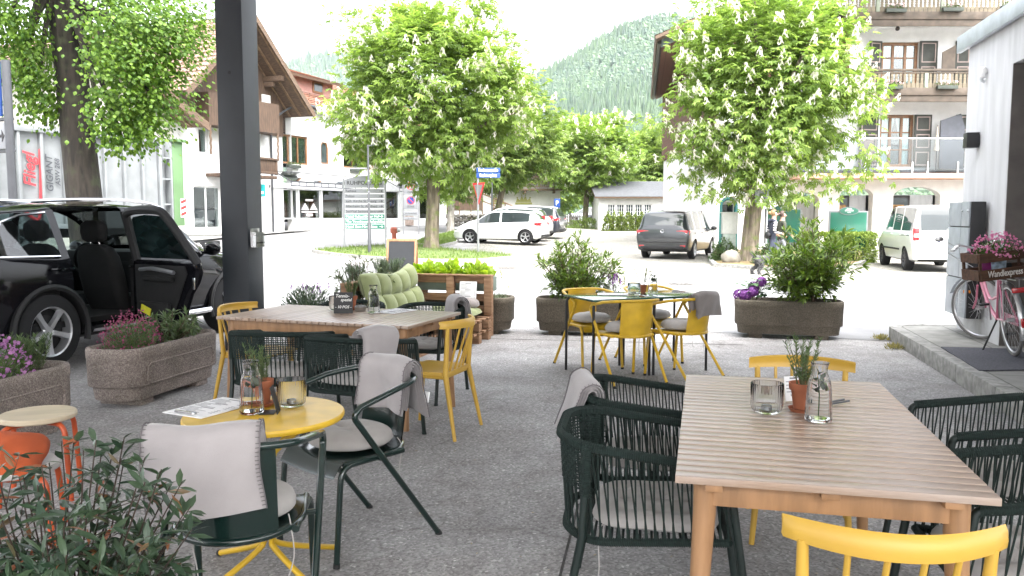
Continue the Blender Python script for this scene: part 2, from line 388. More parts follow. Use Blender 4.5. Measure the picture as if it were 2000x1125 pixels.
# ------------------------------------------------------------------ materials of the setting
M_ASPH = asphalt_mat(); M_COB = cobble_mat()
M_ROAD = mk('road_asphalt', (.20, .20, .205), .9, var=.15, vs=1.2, bump=.3, bs=120)
M_KERB = mk('kerb_granite', (.28, .275, .26), .85, var=.25, vs=14, bump=.4, bs=90)
M_PLAST = mk('white_plaster', (.70, .70, .69), .9, var=.05, vs=3, bump=.35, bs=18, bd=.012)
M_PLAST2 = mk('cream_plaster', (.64, .61, .55), .9, var=.05, vs=3, bump=.3, bs=18, bd=.012)
M_GREYPL = mk('light_grey_render', (.59, .59, .60), .9, var=.08, vs=2.4, bump=.12, bs=160, stretch=(3, 3, .5))
M_WOODD = plank_mat('dark_boards', (.05, .032, .022), (.12, .074, .048), .14)
M_WOODR = plank_mat('red_brown_boards', (.075, .03, .018), (.13, .055, .03), .16, 'z')
M_BEAM = mk('beam_wood', (.115, .075, .05), .75, var=.3, vs=5, stretch=(1, 6, 6))
M_BEAML = mk('rafter_wood', (.20, .13, .075), .75, var=.25, vs=5)
M_FRAME = mk('oiled_window_frame', (.20, .10, .045), .5, var=.2, vs=8)
M_WHITE = mk('white_paint', (.80, .80, .80), .45, var=.03)
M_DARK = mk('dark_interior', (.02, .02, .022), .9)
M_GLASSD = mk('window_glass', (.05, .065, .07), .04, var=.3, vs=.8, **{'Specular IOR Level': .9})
M_GLASS = thinglass('clear_pane', (.86, .92, .92), .10)
M_CURT = mk('curtain_cloth', (.52, .64, .62), .9, var=.2, vs=5, stretch=(6, 6, .4))
M_GREYM = mk('grey_metal', (.055, .058, .065), .45, metal=.0, var=.08)
M_STEEL = mk('galvanised_steel', (.50, .52, .54), .42, metal=.7, var=.12, vs=20)
M_ANTH = mk('anthracite_paint', (.022, .026, .032), .5, var=.12, vs=3, bump=.1, bs=200)
M_GRASS = leafmat('grass_blades', (.07, .13, .02), (.16, .22, .045), .3)
M_TURF = mk('turf', (.06, .10, .02), .95, col2=(.13, .17, .05), vs=9, bump=.6, bs=40)
M_SOIL = mk('soil', (.045, .032, .024), .95, var=.45, vs=40, bump=.9, bs=60)
M_ROOF = roof_mat('roof_tiles', (.24, .095, .055), (.31, .14, .09), .26, .34)
M_ROOFB = roof_mat('old_roof_tiles', (.20, .13, .10), (.27, .165, .12), .26, .34)
for _m in (M_ROOF, M_ROOFB):                       # tiles follow each slope's own axes
    nt = _m.node_tree; u = [n for n in nt.nodes if n.type == 'UVMAP'][0]; t = [n for n in nt.nodes if n.type == 'TEX_COORD'][0]; k = [n for n in nt.nodes if n.type == 'TEX_BRICK'][0]
    nt.links.new(t.outputs['Object'], k.inputs['Vector'])
M_FOREST = leafmat('forest_foliage', (.022, .056, .030), (.062, .112, .044), .1)
nt = M_FOREST.node_tree; tc_ = nt.nodes.new('ShaderNodeTexCoord'); nz_ = nt.nodes.new('ShaderNodeTexNoise'); nz_.inputs['Scale'].default_value = .011; nz_.inputs['Detail'].default_value = 4; nt.links.new(tc_.outputs['Object'], nz_.inputs['Vector']); g_ = [n for n in nt.nodes if n.type == 'NEW_GEOMETRY'][0]; r_ = [n for n in nt.nodes if n.type == 'VALTORGB'][0]; ma_ = nt.nodes.new('ShaderNodeMath'); ma_.operation = 'MULTIPLY_ADD'; ma_.inputs[1].default_value = 1.6; ma_.inputs[2].default_value = -.8; nt.links.new(nz_.outputs['Fac'], ma_.inputs[0]); mb_ = nt.nodes.new('ShaderNodeMath'); mb_.operation = 'ADD'; nt.links.new(g_.outputs['Random Per Island'], mb_.inputs[0]); nt.links.new(ma_.outputs[0], mb_.inputs[1]); nt.links.new(mb_.outputs[0], r_.inputs[0])
M_HILL = mk('forest_floor', (.03, .06, .03), .95, col2=(.05, .085, .035), vs=.02)

# ------------------------------------------------------------------ ground
xs = np.concatenate([[-900, -300, -120, -60], np.arange(-40, 41, 1.0), [60, 120, 300, 900]]); ys = np.concatenate([[-60, -25], np.arange(-10, 81, 1.0), [110, 200, 500, 1500]])
V = [(x, y, gz(x, y)) for x in xs for y in ys]; nv = len(ys)
F = [(i * nv + j, (i + 1) * nv + j, (i + 1) * nv + j + 1, i * nv + j + 1) for i in range(len(xs) - 1) for j in range(nv - 1)]
tag(npmesh('ground', V, F, M_ASPH, smooth=True), kind='structure')
dv = Vector((.927, -.375))
def along(x0, y0, t): return (x0 + dv.x * t, y0 + dv.y * t)
patch('street', [along(0, 11.6, -45), along(0, 11.6, 30), along(0, 21.4, 30), along(0, 21.4, -45)], 75, 14, .004, M_ROAD)
patch('parking_lot', [along(0, 21.4, -2.5), along(0, 21.4, 24), (27, 60), (0, 60)], 40, 50, .004, M_COB)
patch('side_street', [(-14.5, 27.5), (-6.8, 27.5), (1.5, 62), (-4.5, 62)], 16, 40, .006, M_ROAD)
# flush granite gutter stones between street and parking lot
patch('gutter_strip', [along(0, 21.25, -2.5), along(0, 21.25, 24), along(0, 21.55, 24), along(0, 21.55, -2.5)], 60, 1, .010, M_KERB)
patch('sidewalk', [(-18.6, 27.5), (-14.6, 27.5), (-4.6, 62), (-7.5, 62)], 12, 40, .09, mk('pale_paving', (.30, .295, .285), .9, var=.1, vs=2))

# grass island with its kerb, and the verge behind it
isl_px = [(612, 494), (650, 500), (710, 506), (790, 511), (865, 513), (940, 512), (1005, 506), (985, 501), (930, 497), (880, 492), (850, 484), (800, 481), (740, 483), (680, 487), (635, 491)]
isl = [tuple(gp(*p)[:2]) for p in isl_px]
fan('grass_island', isl, .09, M_TURF, dome=.06); kerb_line('kerb', isl, .12, .11, M_KERB)
verge = [gp(855, 484), gp(890, 476), gp(905, 452), gp(868, 460), gp(800, 478)]; fan('grass_verge', [tuple(p[:2]) for p in verge], .10, M_TURF); kerb_line('kerb', [tuple(p[:2]) for p in verge], .12, .11, M_KERB)
def blades(name, polys, n, h, m, dz):
    P = []
    for poly in polys:
        a = np.array([p[:2] for p in poly]); c = a.mean(0)
        for _ in range(n // len(polys)):
            i = RNG.integers(len(a)); u, v = RNG.random(2)
            if u + v > 1: u, v = 1 - u, 1 - v
            q = c + u * (a[i] - c) + v * (a[(i + 1) % len(a)] - c); P.append((q[0], q[1], gz(*q) + dz))
    P = np.array(P); fw = np.stack([RNG.normal(0, .45, len(P)), RNG.normal(0, .45, len(P)), np.ones(len(P))], 1)
    V, F = scatter([(-.10, 0, 0), (.10, 0, 0), (.02, 1, .25)], [(0, 1, 2)], P, fw, RNG.normal(0, 1, (len(P), 3)), RNG.uniform(.6, 1.3, len(P)) * h)
    return tag(npmesh(name, V, F, m), kind='stuff', cat='grass', label='short green grass on the kerbed island under the chestnut')
blades('grass', [isl, [p for p in verge]], 9000, .10, M_GRASS, .11)

# planting bed under the right-hand chestnut
bed_px = [(1386, 500), (1388, 512), (1397, 521), (1440, 524), (1500, 528), (1590, 532), (1660, 527), (1690, 512), (1690, 495), (1600, 486), (1480, 484), (1400, 488)]
bed = [tuple(gp(*p)[:2]) for p in bed_px]
fan('planting_bed', bed, .06, mk('mulch', (.16, .11, .06), .95, col2=(.24, .19, .09), vs=14, bump=.8, bs=30), dome=.04); kerb_line('kerb', bed, .14, .10, M_KERB)

# raised pavement along the right-hand building
A1 = 12.5; PO = gp(1721, 655)
pm = MB(); pm.T((PO.x, PO.y, 0), az(A1))
out = [(.0, -13), (.0, -.45)] + [(.45 - .45 * math.cos(R(a)), -.45 + .45 * math.sin(R(a))) for a in (15, 30, 45, 60, 75, 90)] + [(5, 0), (5, -13)]
inn = [(.14, -13), (.14, -.45)] + [(.45 - .31 * math.cos(R(a)), -.45 + .31 * math.sin(R(a))) for a in (15, 30, 45, 60, 75, 90)] + [(5, -.14), (5, -13)]
m_slab, nt, b_, tc, noise, ramp, mix, bump, mapping = nodes_of('concrete_slabs', .85)
br = nt.nodes.new('ShaderNodeTexBrick'); br.inputs['Scale'].default_value = 1; br.inputs['Brick Width'].default_value = .8; br.inputs['Row Height'].default_value = .5; br.inputs['Mortar Size'].default_value = .006
br.inputs['Color1'].default_value = (.27, .265, .255, 1); br.inputs['Color2'].default_value = (.31, .305, .29, 1); br.inputs['Mortar'].default_value = (.10, .10, .09, 1); nt.links.new(mapping((1, 1, 1), (0, 0, -R(90 - A1))), br.inputs['Vector'])
nt.links.new(mix(br.outputs['Color'], ramp(noise(5, 7), [(.3, (.72, .72, .70)), (.7, (1.08, 1.08, 1.06))]), 1.0, 'MULTIPLY'), b_.inputs['Base Color'])
pm.prism(inn, .158, 'z', 0); tag(pm.build('raised_pavement', m_slab, smooth=False), kind='structure')
km = MB(); km.T((PO.x, PO.y, 0), az(A1)); y = -13.0
while y < -.5:
    y1 = min(y + 1.0, -.45); km.box((.07, (y + y1) / 2 - .004, .081), (.138, y1 - y - .010, .168), .012); y = y1
for i in range(1, 8): pass
arc_o = out[1:8]; arc_i = inn[1:8]
km.loft([[(o[0], o[1], 0), (o[0], o[1], .164), (i[0] - .002, i[1] + .002, .164), (i[0] - .002, i[1] + .002, 0)] for o, i in zip(arc_o, arc_i)])
y = .45
while y < 4.9: km.box((y + .5, -.07, .081), (.99, .138, .168), .012); y += 1.0
tag(km.build('kerb', M_KERB), kind='structure')

# ------------------------------------------------------------------ hills with their forest
def hill(name, dist, sil, base_py, thick, seed, ntree, tsz, fname):
    """ridge outline given in pixels at a distance; the slope comes down towards us"""
    r = np.random.default_rng(seed); px = np.array([p[0] for p in sil], float); py = np.array([p[1] for p in sil], float)
    nu, nw = 90, 30; us = np.linspace(px[0], px[-1], nu); tops = np.interp(us, px, py); H = np.zeros((nu, nw, 3))
    wob = [(r.uniform(.02, .09), r.uniform(0, 6.3), r.uniform(0, 6.3)) for _ in range(6)]
    for i, u in enumerate(us):
        zt = (at_d(u, tops[i], dist).z)
        for j in range(nw):
            q = j / (nw - 1); Y = dist - thick * q; bump_ = sum(math.sin(a * i * 4 + b) * math.sin(a * j * 9 + c) for a, b, c in wob) * .018
            z = zt * (1 - q) ** 1.15 * (1 + bump_ * (q > 0)) + 0.5
            H[i, j] = ((u - 1000) / FPX * dist * (1 - .25 * q * 0), Y, z)
    # back slope
    back = H[:, :1, :].copy(); back[:, 0, 1] += thick * .5; back[:, 0, 2] *= .6; H = np.concatenate([back, H], 1); nw += 1
    V = H.reshape(-1, 3); F = [(i * nw + j, (i + 1) * nw + j, (i + 1) * nw + j + 1, i * nw + j + 1) for i in range(nu - 1) for j in range(nw - 1)]
    tag(npmesh(name, V, F, M_HILL, smooth=True), kind='structure')
    i = r.uniform(0, nu - 1.001, ntree); j = r.uniform(.8, nw - 1.001, ntree); i0 = i.astype(int); j0 = j.astype(int); a = (i - i0)[:, None]; b = (j - j0)[:, None]
    P = (1 - a) * (1 - b) * H[i0, j0] + a * (1 - b) * H[i0 + 1, j0] + (1 - a) * b * H[i0, j0 + 1] + a * b * H[i0 + 1, j0 + 1]
    # conifers are narrow cones, broadleaf crowns are rounded lumps
    con = (np.sin(P[:, 0] * .012 + 1) + np.sin(P[:, 1] * .017) + r.normal(0, .8, ntree)) > 0.1
    def ring(rad, z, n, ph=0): return [(rad * math.cos(2 * math.pi * k / n + ph), rad * math.sin(2 * math.pi * k / n + ph), z) for k in range(n)]
    def inst(tv, tf, pts, sc):
        ang = r.uniform(0, 6.3, len(pts)); fw = np.stack([np.cos(ang), np.sin(ang), np.zeros(len(pts))], 1); return scatter(tv, tf, pts, fw, np.tile([0, 0, 1.], (len(pts), 1)), sc)
    tvc = ring(.17, 0, 5) + [(0, 0, 1)]; tfc = [(k, (k + 1) % 5, 5) for k in range(5)]
    tvb = ring(.24, .05, 6) + ring(.33, .36, 6, .5) + ring(.2, .68, 6) + [(0.03, 0, .82)]; tfb = []
    for q in (0, 6):
        for k in range(6): tfb += [(q + k, q + (k + 1) % 6, q + 6 + k), (q + (k + 1) % 6, q + 6 + (k + 1) % 6, q + 6 + k)]
    tfb += [(12 + k, 12 + (k + 1) % 6, 18) for k in range(6)]
    V1, F1 = inst(tvc, tfc, P[con], r.uniform(.8, 1.35, con.sum()) * tsz); V2, F2 = inst(tvb, tfb, P[~con], r.uniform(.6, 1.2, (~con).sum()) * tsz)
    tag(npmesh(fname, np.concatenate([V1, V2]), np.concatenate([F1, F2 + len(V1)]), M_FOREST), kind='stuff', cat='forest', label='dense mixed forest covering the hazy hillside')
hill('hill', 1150, [(700, 330), (860, 262), (960, 205), (1045, 158), (1100, 130), (1180, 82), (1240, 55), (1290, 42), (1345, 40), (1420, 34), (1560, 60), (1750, 120)], 420, 620, 3, 24000, 15, 'hillside_forest')
hill('far_hill', 2300, [(200, 260), (400, 190), (520, 150), (580, 138), (625, 120), (665, 108), (720, 112), (800, 150), (900, 240), (1000, 330)], 420, 900, 5, 12000, 30, 'far_hillside_forest')

# joint across the terrace, repair patch, manholes, bay lines, wind-blown leaves
def line_px(name, a, c, w, m, dz=.004):
    p, q = gp(*a), gp(*c); n = Vector((-(q - p).y, (q - p).x, 0)).normalized() * w / 2; patch(name, [(p + n)[:2], (q + n)[:2], (q - n)[:2], (p - n)[:2]], max(2, int((q - p).length)), 1, dz, m)
M_JOINT = mk('joint_tar', (.05, .047, .045), .9, var=.4, vs=9); line_px('pavement_joint', (880, 660), (1452, 674), .022, M_JOINT); line_px('pavement_joint', (1130, 985), (1075, 1200), .012, M_JOINT, .0035)
for i, (px, lab) in enumerate(((990, 'round cast iron manhole cover in the pale street left of the bushy planter'), (1330, 'round cast iron manhole cover in the pale street behind the green tables'))):
    p = gp(px, 524 if i == 0 else 556); b = MB(); b.lathe([(0, .008), (.31, .008), (.31, .012), (.36, .012), (.37, .005)][::-1], 32); [b.box((math.cos(a) * .15, math.sin(a) * .15, .012), (.22, .03, .008), rz=a) for a in np.linspace(0, 5.6, 9)]; o = b.build('manhole_cover', mk('cast_iron', (.11, .105, .10), .7)); o.location = p; tag(o, lab, 'manhole cover', 'manhole covers')
for a, c in (((1115, 470), (1195, 500)), ((1100, 452), (1160, 462)), ((880, 484), (1010, 486))): line_px('bay_marking', a, c, .12, mk('worn_paint', (.42, .42, .41), .85, var=.3, vs=9), .009)
P = np.array([(*at_z(px, py, .004)[:2], .006) for px, py in zip(RNG.uniform(150, 1900, 260), 600 + 525 * RNG.random(260) ** 1.3)]); V, F = scatter(LEAF_V, LEAF_F, P, RNG.normal(0, 1, (260, 3)) * (1, 1, .1), np.tile([0, 0, 1.], (260, 1)) + RNG.normal(0, .25, (260, 3)), RNG.uniform(.008, .030, 260)); tag(npmesh('fallen_leaves', V, F, leafmat('dry_petals', (.16, .10, .05), (.45, .40, .30), .1)), kind='stuff', cat='leaves', label='tiny dry petals and leaves scattered over the terrace')
# ------------------------------------------------------------------ building helpers
def wall_faces(mb, x0, x1, z0, z1, ops, y0, y1):
    """wall slab y0 (outside) .. y1 with rectangular openings (x0,z0,x1,z1)"""
    X = sorted({x0, x1, *[o[0] for o in ops], *[o[2] for o in ops]}); Z = sorted({z0, z1, *[o[1] for o in ops], *[o[3] for o in ops]})
    X = [x for x in X if x0 <= x <= x1]; Z = [z for z in Z if z0 <= z <= z1]
    def hole(x, z): return any(o[0] < x < o[2] and o[1] < z < o[3] for o in ops)
    for i in range(len(X) - 1):
        for j in range(len(Z) - 1):
            if hole((X[i] + X[i + 1]) / 2, (Z[j] + Z[j + 1]) / 2): continue
            a, b, c, d = X[i], X[i + 1], Z[j], Z[j + 1]
            mb.add([(a, y0, c), (b, y0, c), (b, y0, d), (a, y0, d)], [(0, 1, 2, 3)]); mb.add([(a, y1, c), (b, y1, c), (b, y1, d), (a, y1, d)], [(3, 2, 1, 0)])
    for a, c, b, d in ops + [(x0, z0, x1, z1)]:
        mb.add([(a, y0, c), (b, y0, c), (b, y0, d), (a, y0, d), (a, y1, c), (b, y1, c), (b, y1, d), (a, y1, d)], [(0, 1, 5, 4), (1, 2, 6, 5), (2, 3, 7, 6), (3, 0, 4, 7)])
def window(parent, x, z, w, h, y, fm, cols=2, rows=1, curtain=True, fw=.07, name='window', glass=None, label=None):
    f = MB(); fd = .07
    f.box((x, y, z + fw / 2), (w, fd, fw), .008); f.box((x, y, z + h - fw / 2), (w, fd, fw), .008)
    for s in (-1, 1): f.box((x + s * (w - fw) / 2, y, z + h / 2), (fw, fd - .004, h - 2 * fw), .008)
    for i in range(1, cols): f.box((x - w / 2 + w * i / cols, y, z + h / 2), (fw * .9, fd - .008, h - 2 * fw), .008)
    for i in range(1, rows): f.box((x, y, z + h * i / rows), (w - 2 * fw, fd - .02, fw * .45), .004)
    o = f.build(name, fm, parent)
    if label: o['label'] = label
    g = MB(); g.box((x, y + .012, z + h / 2), (w - fw, .008, h - fw)); g.build('pane', glass or M_GLASS, o, smooth=False)
    if curtain:
        c = MB(); n = 26
        for s in (0, 1):
            P = []
            for zz in np.linspace(z + fw, z + h - fw, 7):
                t = (zz - z) / h; q = .30 + .20 * t ** 2 if curtain == 'tied' else .47; row = []
                for k in range(n // 2):
                    a = k / (n // 2 - 1); xx = x + (-1 if s == 0 else 1) * (w / 2 - fw - a * q * (w - 2 * fw)); row.append((xx, y + .10 + .02 * math.sin(a * 30), zz))
                P.append(row)
            c.grid(P)
        c.build('curtain', M_CURT, o)
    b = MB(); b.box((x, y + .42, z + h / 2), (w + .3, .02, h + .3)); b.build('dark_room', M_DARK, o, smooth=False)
    return o
def roof_slope(parent, p0, ex, ey, L, S, m, name='roof', th=.12):
    """tiled slope: p0 eave corner, ex along the eave, ey up the slope"""
    b = MB(); n = max(2, int(S / .34)); st = S / n
    for i in range(n):
        y0, y1 = i * st, (i + 1) * st + .04; b.add([(0, y0, .035), (L, y0, .035), (L, y1, .0), (0, y1, .0), (0, y0, 0), (L, y0, 0)], [(0, 1, 2, 3), (4, 5, 1, 0)])
    b.mat(1); b.box((L / 2, S / 2, -th / 2 - .003), (L, S, th))
    o = b.build(name, [m, M_BEAM], parent, smooth=False)
    ex = Vector(ex).normalized(); ey = Vector(ey).normalized(); ez = ex.cross(ey); M = Matrix((ex, ey, ez)).transposed().to_4x4(); M.translation = Vector(p0); o.matrix_local = M
    return o
def plane_hit(px, py, o, d):
    """pixel -> (s,z) on the vertical plane through o (xy) along d (xy)"""
    r = ray(px, py); det = r.x * (-d.y) + d.x * r.y; t = (o.x * (-d.y) + d.x * o.y) / det; s = (r.x * t - o.x) / d.x if abs(d.x) > abs(d.y) else (r.y * t - o.y) / d.y
    return s, CAMH + r.z * t
def flowerbox(parent_label, loc, rz, w, cols, label, group, hang=.0):
    o = empty('flower_box', loc, rz, label, 'flower box', group); b = MB(); b.box((0, 0, .07), (w, .16, .14), .01); b.build('trough', mk('box_green', (.05, .06, .05), .7), o)
    n = int(w * 130); P = np.stack([RNG.uniform(-w / 2, w / 2, n), RNG.uniform(-.12, .10, n), RNG.uniform(.1, .26, n)], 1); fw = RNG.normal(0, 1, (n, 3)); fw[:, 2] = abs(fw[:, 2]) * .6
    V, F = scatter(LEAF_V, LEAF_F, P, fw, RNG.normal(0, 1, (n, 3)), RNG.uniform(.06, .11, n)); npmesh('leaves', V, F, M_PLANT, o)
    if cols is not None:
        n = int(w * 40); P = np.stack([RNG.uniform(-w / 2, w / 2, n), RNG.uniform(-.14, .06, n), RNG.uniform(.2, .34, n)], 1)
        V, F = scatter([(-.5, 0, 0), (.5, 0, 0), (.4, .9, .2), (-.4, .9, .2)], [(0, 1, 2, 3)], P, RNG.normal(0, 1, (n, 3)), RNG.normal(0, 1, (n, 3)), RNG.uniform(.04, .07, n)); npmesh('blossoms', V, F, cols, o)
    return o
M_PLANT = leafmat('plant_leaves', (.035, .075, .018), (.10, .17, .04), .3)
M_PINK = leafmat('pink_petals', (.62, .16, .34), (.78, .36, .52), .3); M_PALEP = leafmat('pale_pink_petals', (.75, .50, .55), (.85, .7, .7), .3)

# ------------------------------------------------------------------ row of houses on the left: facades along FD through FO
FO = Vector((-10.5, 42.0)); FD = Vector((.4, .92)).normalized(); FN = Vector((FD.y, -FD.x)); FRZ = math.atan2(FD.y, FD.x)
def fp(px, py, dep=0.0):
    """pixel on the facade plane moved dep towards the street -> (t,z)"""
    return plane_hit(px, py, FO + FN * dep, FD)
def gables(name, label, t_mid, half, zw, slope, fo, depth, ops, wm, rm, clad=None):
    base = FO + FD * t_mid; zb = gz(base.x, base.y); o = empty(name, (base.x, base.y, zb), FRZ, label, 'house')
    w = MB(); wall_faces(w, -half, half, -.5, zw, [(a - t_mid, c - zb, b - t_mid, d - zb) for a, c, b, d in ops], 0, .35)
    ap = zw + half * slope; w.add([(-half, 0, zw), (half, 0, zw), (0, 0, ap)], [(0, 1, 2)])
    for s in (-1, 1): w.add([(s * half, .351, -.5), (s * half, depth, -.5), (s * half, depth, zw), (s * half, .351, zw)], [(0, 1, 2, 3)])
    w.build('wall', wm, o, smooth=False)
    ov = .65; e = half + ov; sl = math.hypot(e, e * slope)
    for s in (-1, 1):
        if s < 0: roof_slope(o, (-e, depth, zw - ov * slope + .1), (0, -1, 0), (1, 0, slope), depth + fo, sl, rm)
        else: roof_slope(o, (e, -fo, zw - ov * slope + .1), (0, 1, 0), (-1, 0, slope), depth + fo, sl, rm)
        b = MB()                                                   # barge board and rafters under the overhang
        n = Vector((-s * slope, 0, 0)); up = Vector((0, 0, .16))
        a = Vector((s * e, -fo - .02, zw - ov * slope)); c = Vector((0, -fo - .02, zw + half * slope))
        b.add([tuple(a - up), tuple(a + up), tuple(c + up), tuple(c - up)] + [tuple(v + Vector((0, -.05, 0))) for v in (a - up, a + up, c + up, c - up)], [(0, 1, 2, 3), (7, 6, 5, 4), (0, 4, 5, 1), (1, 5, 6, 2), (3, 2, 6, 7), (0, 3, 7, 4)])
        b.build('barge_board', M_BEAM, o, smooth=False)
        k = MB(); q = fo - .1
        while q > .1:
            k.tube([(s * (e - .15), -q, zw - ov * slope - .06 + .15 * slope), (s * .05, -q, zw + half * slope - .10)], .075, 4); q -= .62
        k.build('rafter', M_BEAML, o, smooth=False)
    for f in (0, .62, -.62):
        b = MB(); zz = zw + (half - abs(f) * half) * slope - .28; b.box((f * half, -fo / 2 + .2, zz), (.2, fo - .1, .24), .02); b.box((f * half, -fo / 2 + .45, zz - .24), (.18, fo - .7, .22), .05); b.build('purlin', M_BEAM, o)
    return o, zb
# brown gabled house
HT = -5.2
sx0, sz0 = fp(380, 447); sx1, sz1 = fp(432, 365)
hx0, hz0 = fp(389, 298); hx1, hz1 = fp(406, 252)
house, zb = gables('gabled_house', 'white house with a steep tiled gable clad in brown boards behind the dark pillar', HT, 3.45, 6.35, .94, 1.45, 10, [(sx0, sz0, sx1, sz1), (hx0, hz0, hx1, hz1)], M_PLAST, M_ROOFB)
window(house, (hx0 + hx1) / 2 - HT, hz0 - zb, hx1 - hx0, hz1 - hz0, .14, M_WHITE, 1, 1, 'tied', .05)
window(house, (sx0 + sx1) / 2 - HT, sz0 - zb, sx1 - sx0, sz1 - sz0, .14, M_WHITE, 2, 1, False, .06, 'shop_window')
xr = fp(546, 240, .84)[0] - HT; zc0 = fp(546, 262, .84)[1] - zb; zc1 = fp(546, 205, .84)[1] - zb; xb = fp(541, 330, 1.1)[0] - HT; zr1 = fp(541, 312, 1.1)[1] - zb; zr0 = fp(541, 342, 1.1)[1] - zb
b = MB(); b.box((0, -.42, (zc0 + zc1) / 2), (2 * xr, .84, zc1 - zc0)); b.box((0, -.06, (zc0 + 6.4) / 2), (6.8, .1, 6.4 - zc0)); b.prism([(-3.3, 6.41), (3.3, 6.41), (0, 9.45)], .1, 'y', -.11); b.build('gable_cladding', M_WOODD, house, smooth=False)
xw, zw_ = fp(519, 196, .12); b = MB(); b.box((xw - HT, -.14, zw_ - zb), (.55, .06, .5)); b.build('small_window', M_WHITE, house)
b = MB()                                                           # carved balcony
zm = (zr0 + zr1) / 2; b.box((0, -.55, zr0 - .12), (2 * xb, 1.1, .14), .02); b.box((0, -1.08, zr1), (2 * xb + .3, .14, .1), .02); b.box((0, -1.06, zr0 + .08), (2 * xb, .1, .12), .02)
for i in range(26): b.box((-xb + .1 + i * (2 * xb - .2) / 25, -1.06, zm), (.17, .035, zr1 - zr0 - .1), .02)
for s in (-xb, 0, xb): b.box((s, -1.06, zm), (.12, .11, zr1 - zr0), .02)
b.build('balcony', M_WOODD, house)
b = MB()
for s in (-xr + .1, xr - .1): b = MB(); b.tube([(s, -.8, zr1)] + [(s + .02 * (-1) ** k, -.8, zr1 + (zc0 - zr1) * k / 8) for k in range(1, 8)] + [(s, -.8, zc0)], .05, 8); b.build('balcony_post', M_BEAM, house)
# pale house on the far left with a broad low gable
ops0 = []; 
for a, c, d, e in ((86, 262, 112, 205), (136, 262, 160, 208), (275, 268, 296, 235)):
    q0 = fp(a, c); q1 = fp(d, e); ops0.append((q0[0], q0[1], q1[0], q1[1]))
house0, zb0 = gables('low_gabled_house', 'cream white house with a low tiled gable and deep wooden eaves behind the trailer', -13.2, 4.55, 5.15, .50, 1.3, 9, ops0, M_PLAST2, M_ROOFB)
for a, c, d, e in ops0: window(house0, (a + d) / 2 + 13.2, c - zb0, d - a, e - c, .14, M_WHITE, 2, 1, False, .06)
# long shop building
t0, t1 = -1.05, fp(872, 430)[0]; sb = FO + FD * t0; zs = gz(sb.x, sb.y) - .0; zt = 6.35
shop = empty('shop_building', (sb.x, sb.y, zs), FRZ, 'long white shop building with brown windows upstairs and shop glazing below', 'building')
def fr(px0, py0, px1, py1): a = fp(px0, py0); c = fp(px1, py1); return (a[0] - t0, a[1] - zs, c[0] - t0, c[1] - zs)
up = [(fr(547, 318, 602, 268), 3, 'curt'), (fr(671, 327, 748, 281), 4, None), (fr(777, 336, 812, 296), 2, None)]
dn = [fr(538, 428, 583, 370), fr(586, 428, 628, 371), fr(631, 428, 673, 372), fr(752, 428, 781, 374), fr(820, 428, 843, 376)]
arch = fr(627, 320, 642, 279); LL = t1 - t0; HH = zt
w = MB(); wall_faces(w, 0, LL, -.6, HH, [u[0] for u in up] + dn + [arch], 0, .35); w.add([(LL, .351, -.6), (LL, 9, -.6), (LL, 9, HH), (LL, .351, HH)], [(0, 1, 2, 3)]); w.build('wall', M_PLAST, shop, smooth=False)
for (a, c, d, e), n, cu in up: window(shop, (a + d) / 2, c, d - a, e - c, .12, M_FRAME, n, 1, True if cu else False, .09)
a, c, d, e = arch
f = MB(); xm = (a + d) / 2; rw = (d - a) / 2 - .05; pts = [(xm - rw, .08, c + .05), (xm - rw, .08, e - rw)] + [(xm - rw * math.cos(R(q)), .08, e - rw + rw * math.sin(R(q))) for q in range(20, 180, 20)] + [(xm + rw, .08, e - rw), (xm + rw, .08, c + .05)]
f.tube(pts, .06, 6, closed=True); wo = f.build('arched_window', M_FRAME, shop); g = MB(); g.prism([(p[0], p[2]) for p in pts], .01, 'y', .09); g.build('pane', M_GLASSD, wo, smooth=False)
g = MB()
for s in (-1, 1): g.add([(xm + s * ((d - a) / 2 + .01), .04, e + .02), (xm + s * ((d - a) / 2 + .01), .04, e - rw - .05)] + [(xm + s * (rw + .04) * math.cos(R(q)), .04, e - rw + (rw + .04) * math.sin(R(q))) for q in (0, 20, 40, 60, 80)] + [(xm, .04, e + .02)], [tuple(range(8))])
g.build('arch_infill', M_PLAST, wo, smooth=False)
for a, c, d, e in dn: window(shop, (a + d) / 2, c, d - a, e - c, .12, M_WHITE, 1, 1, False, .05, 'shop_window')
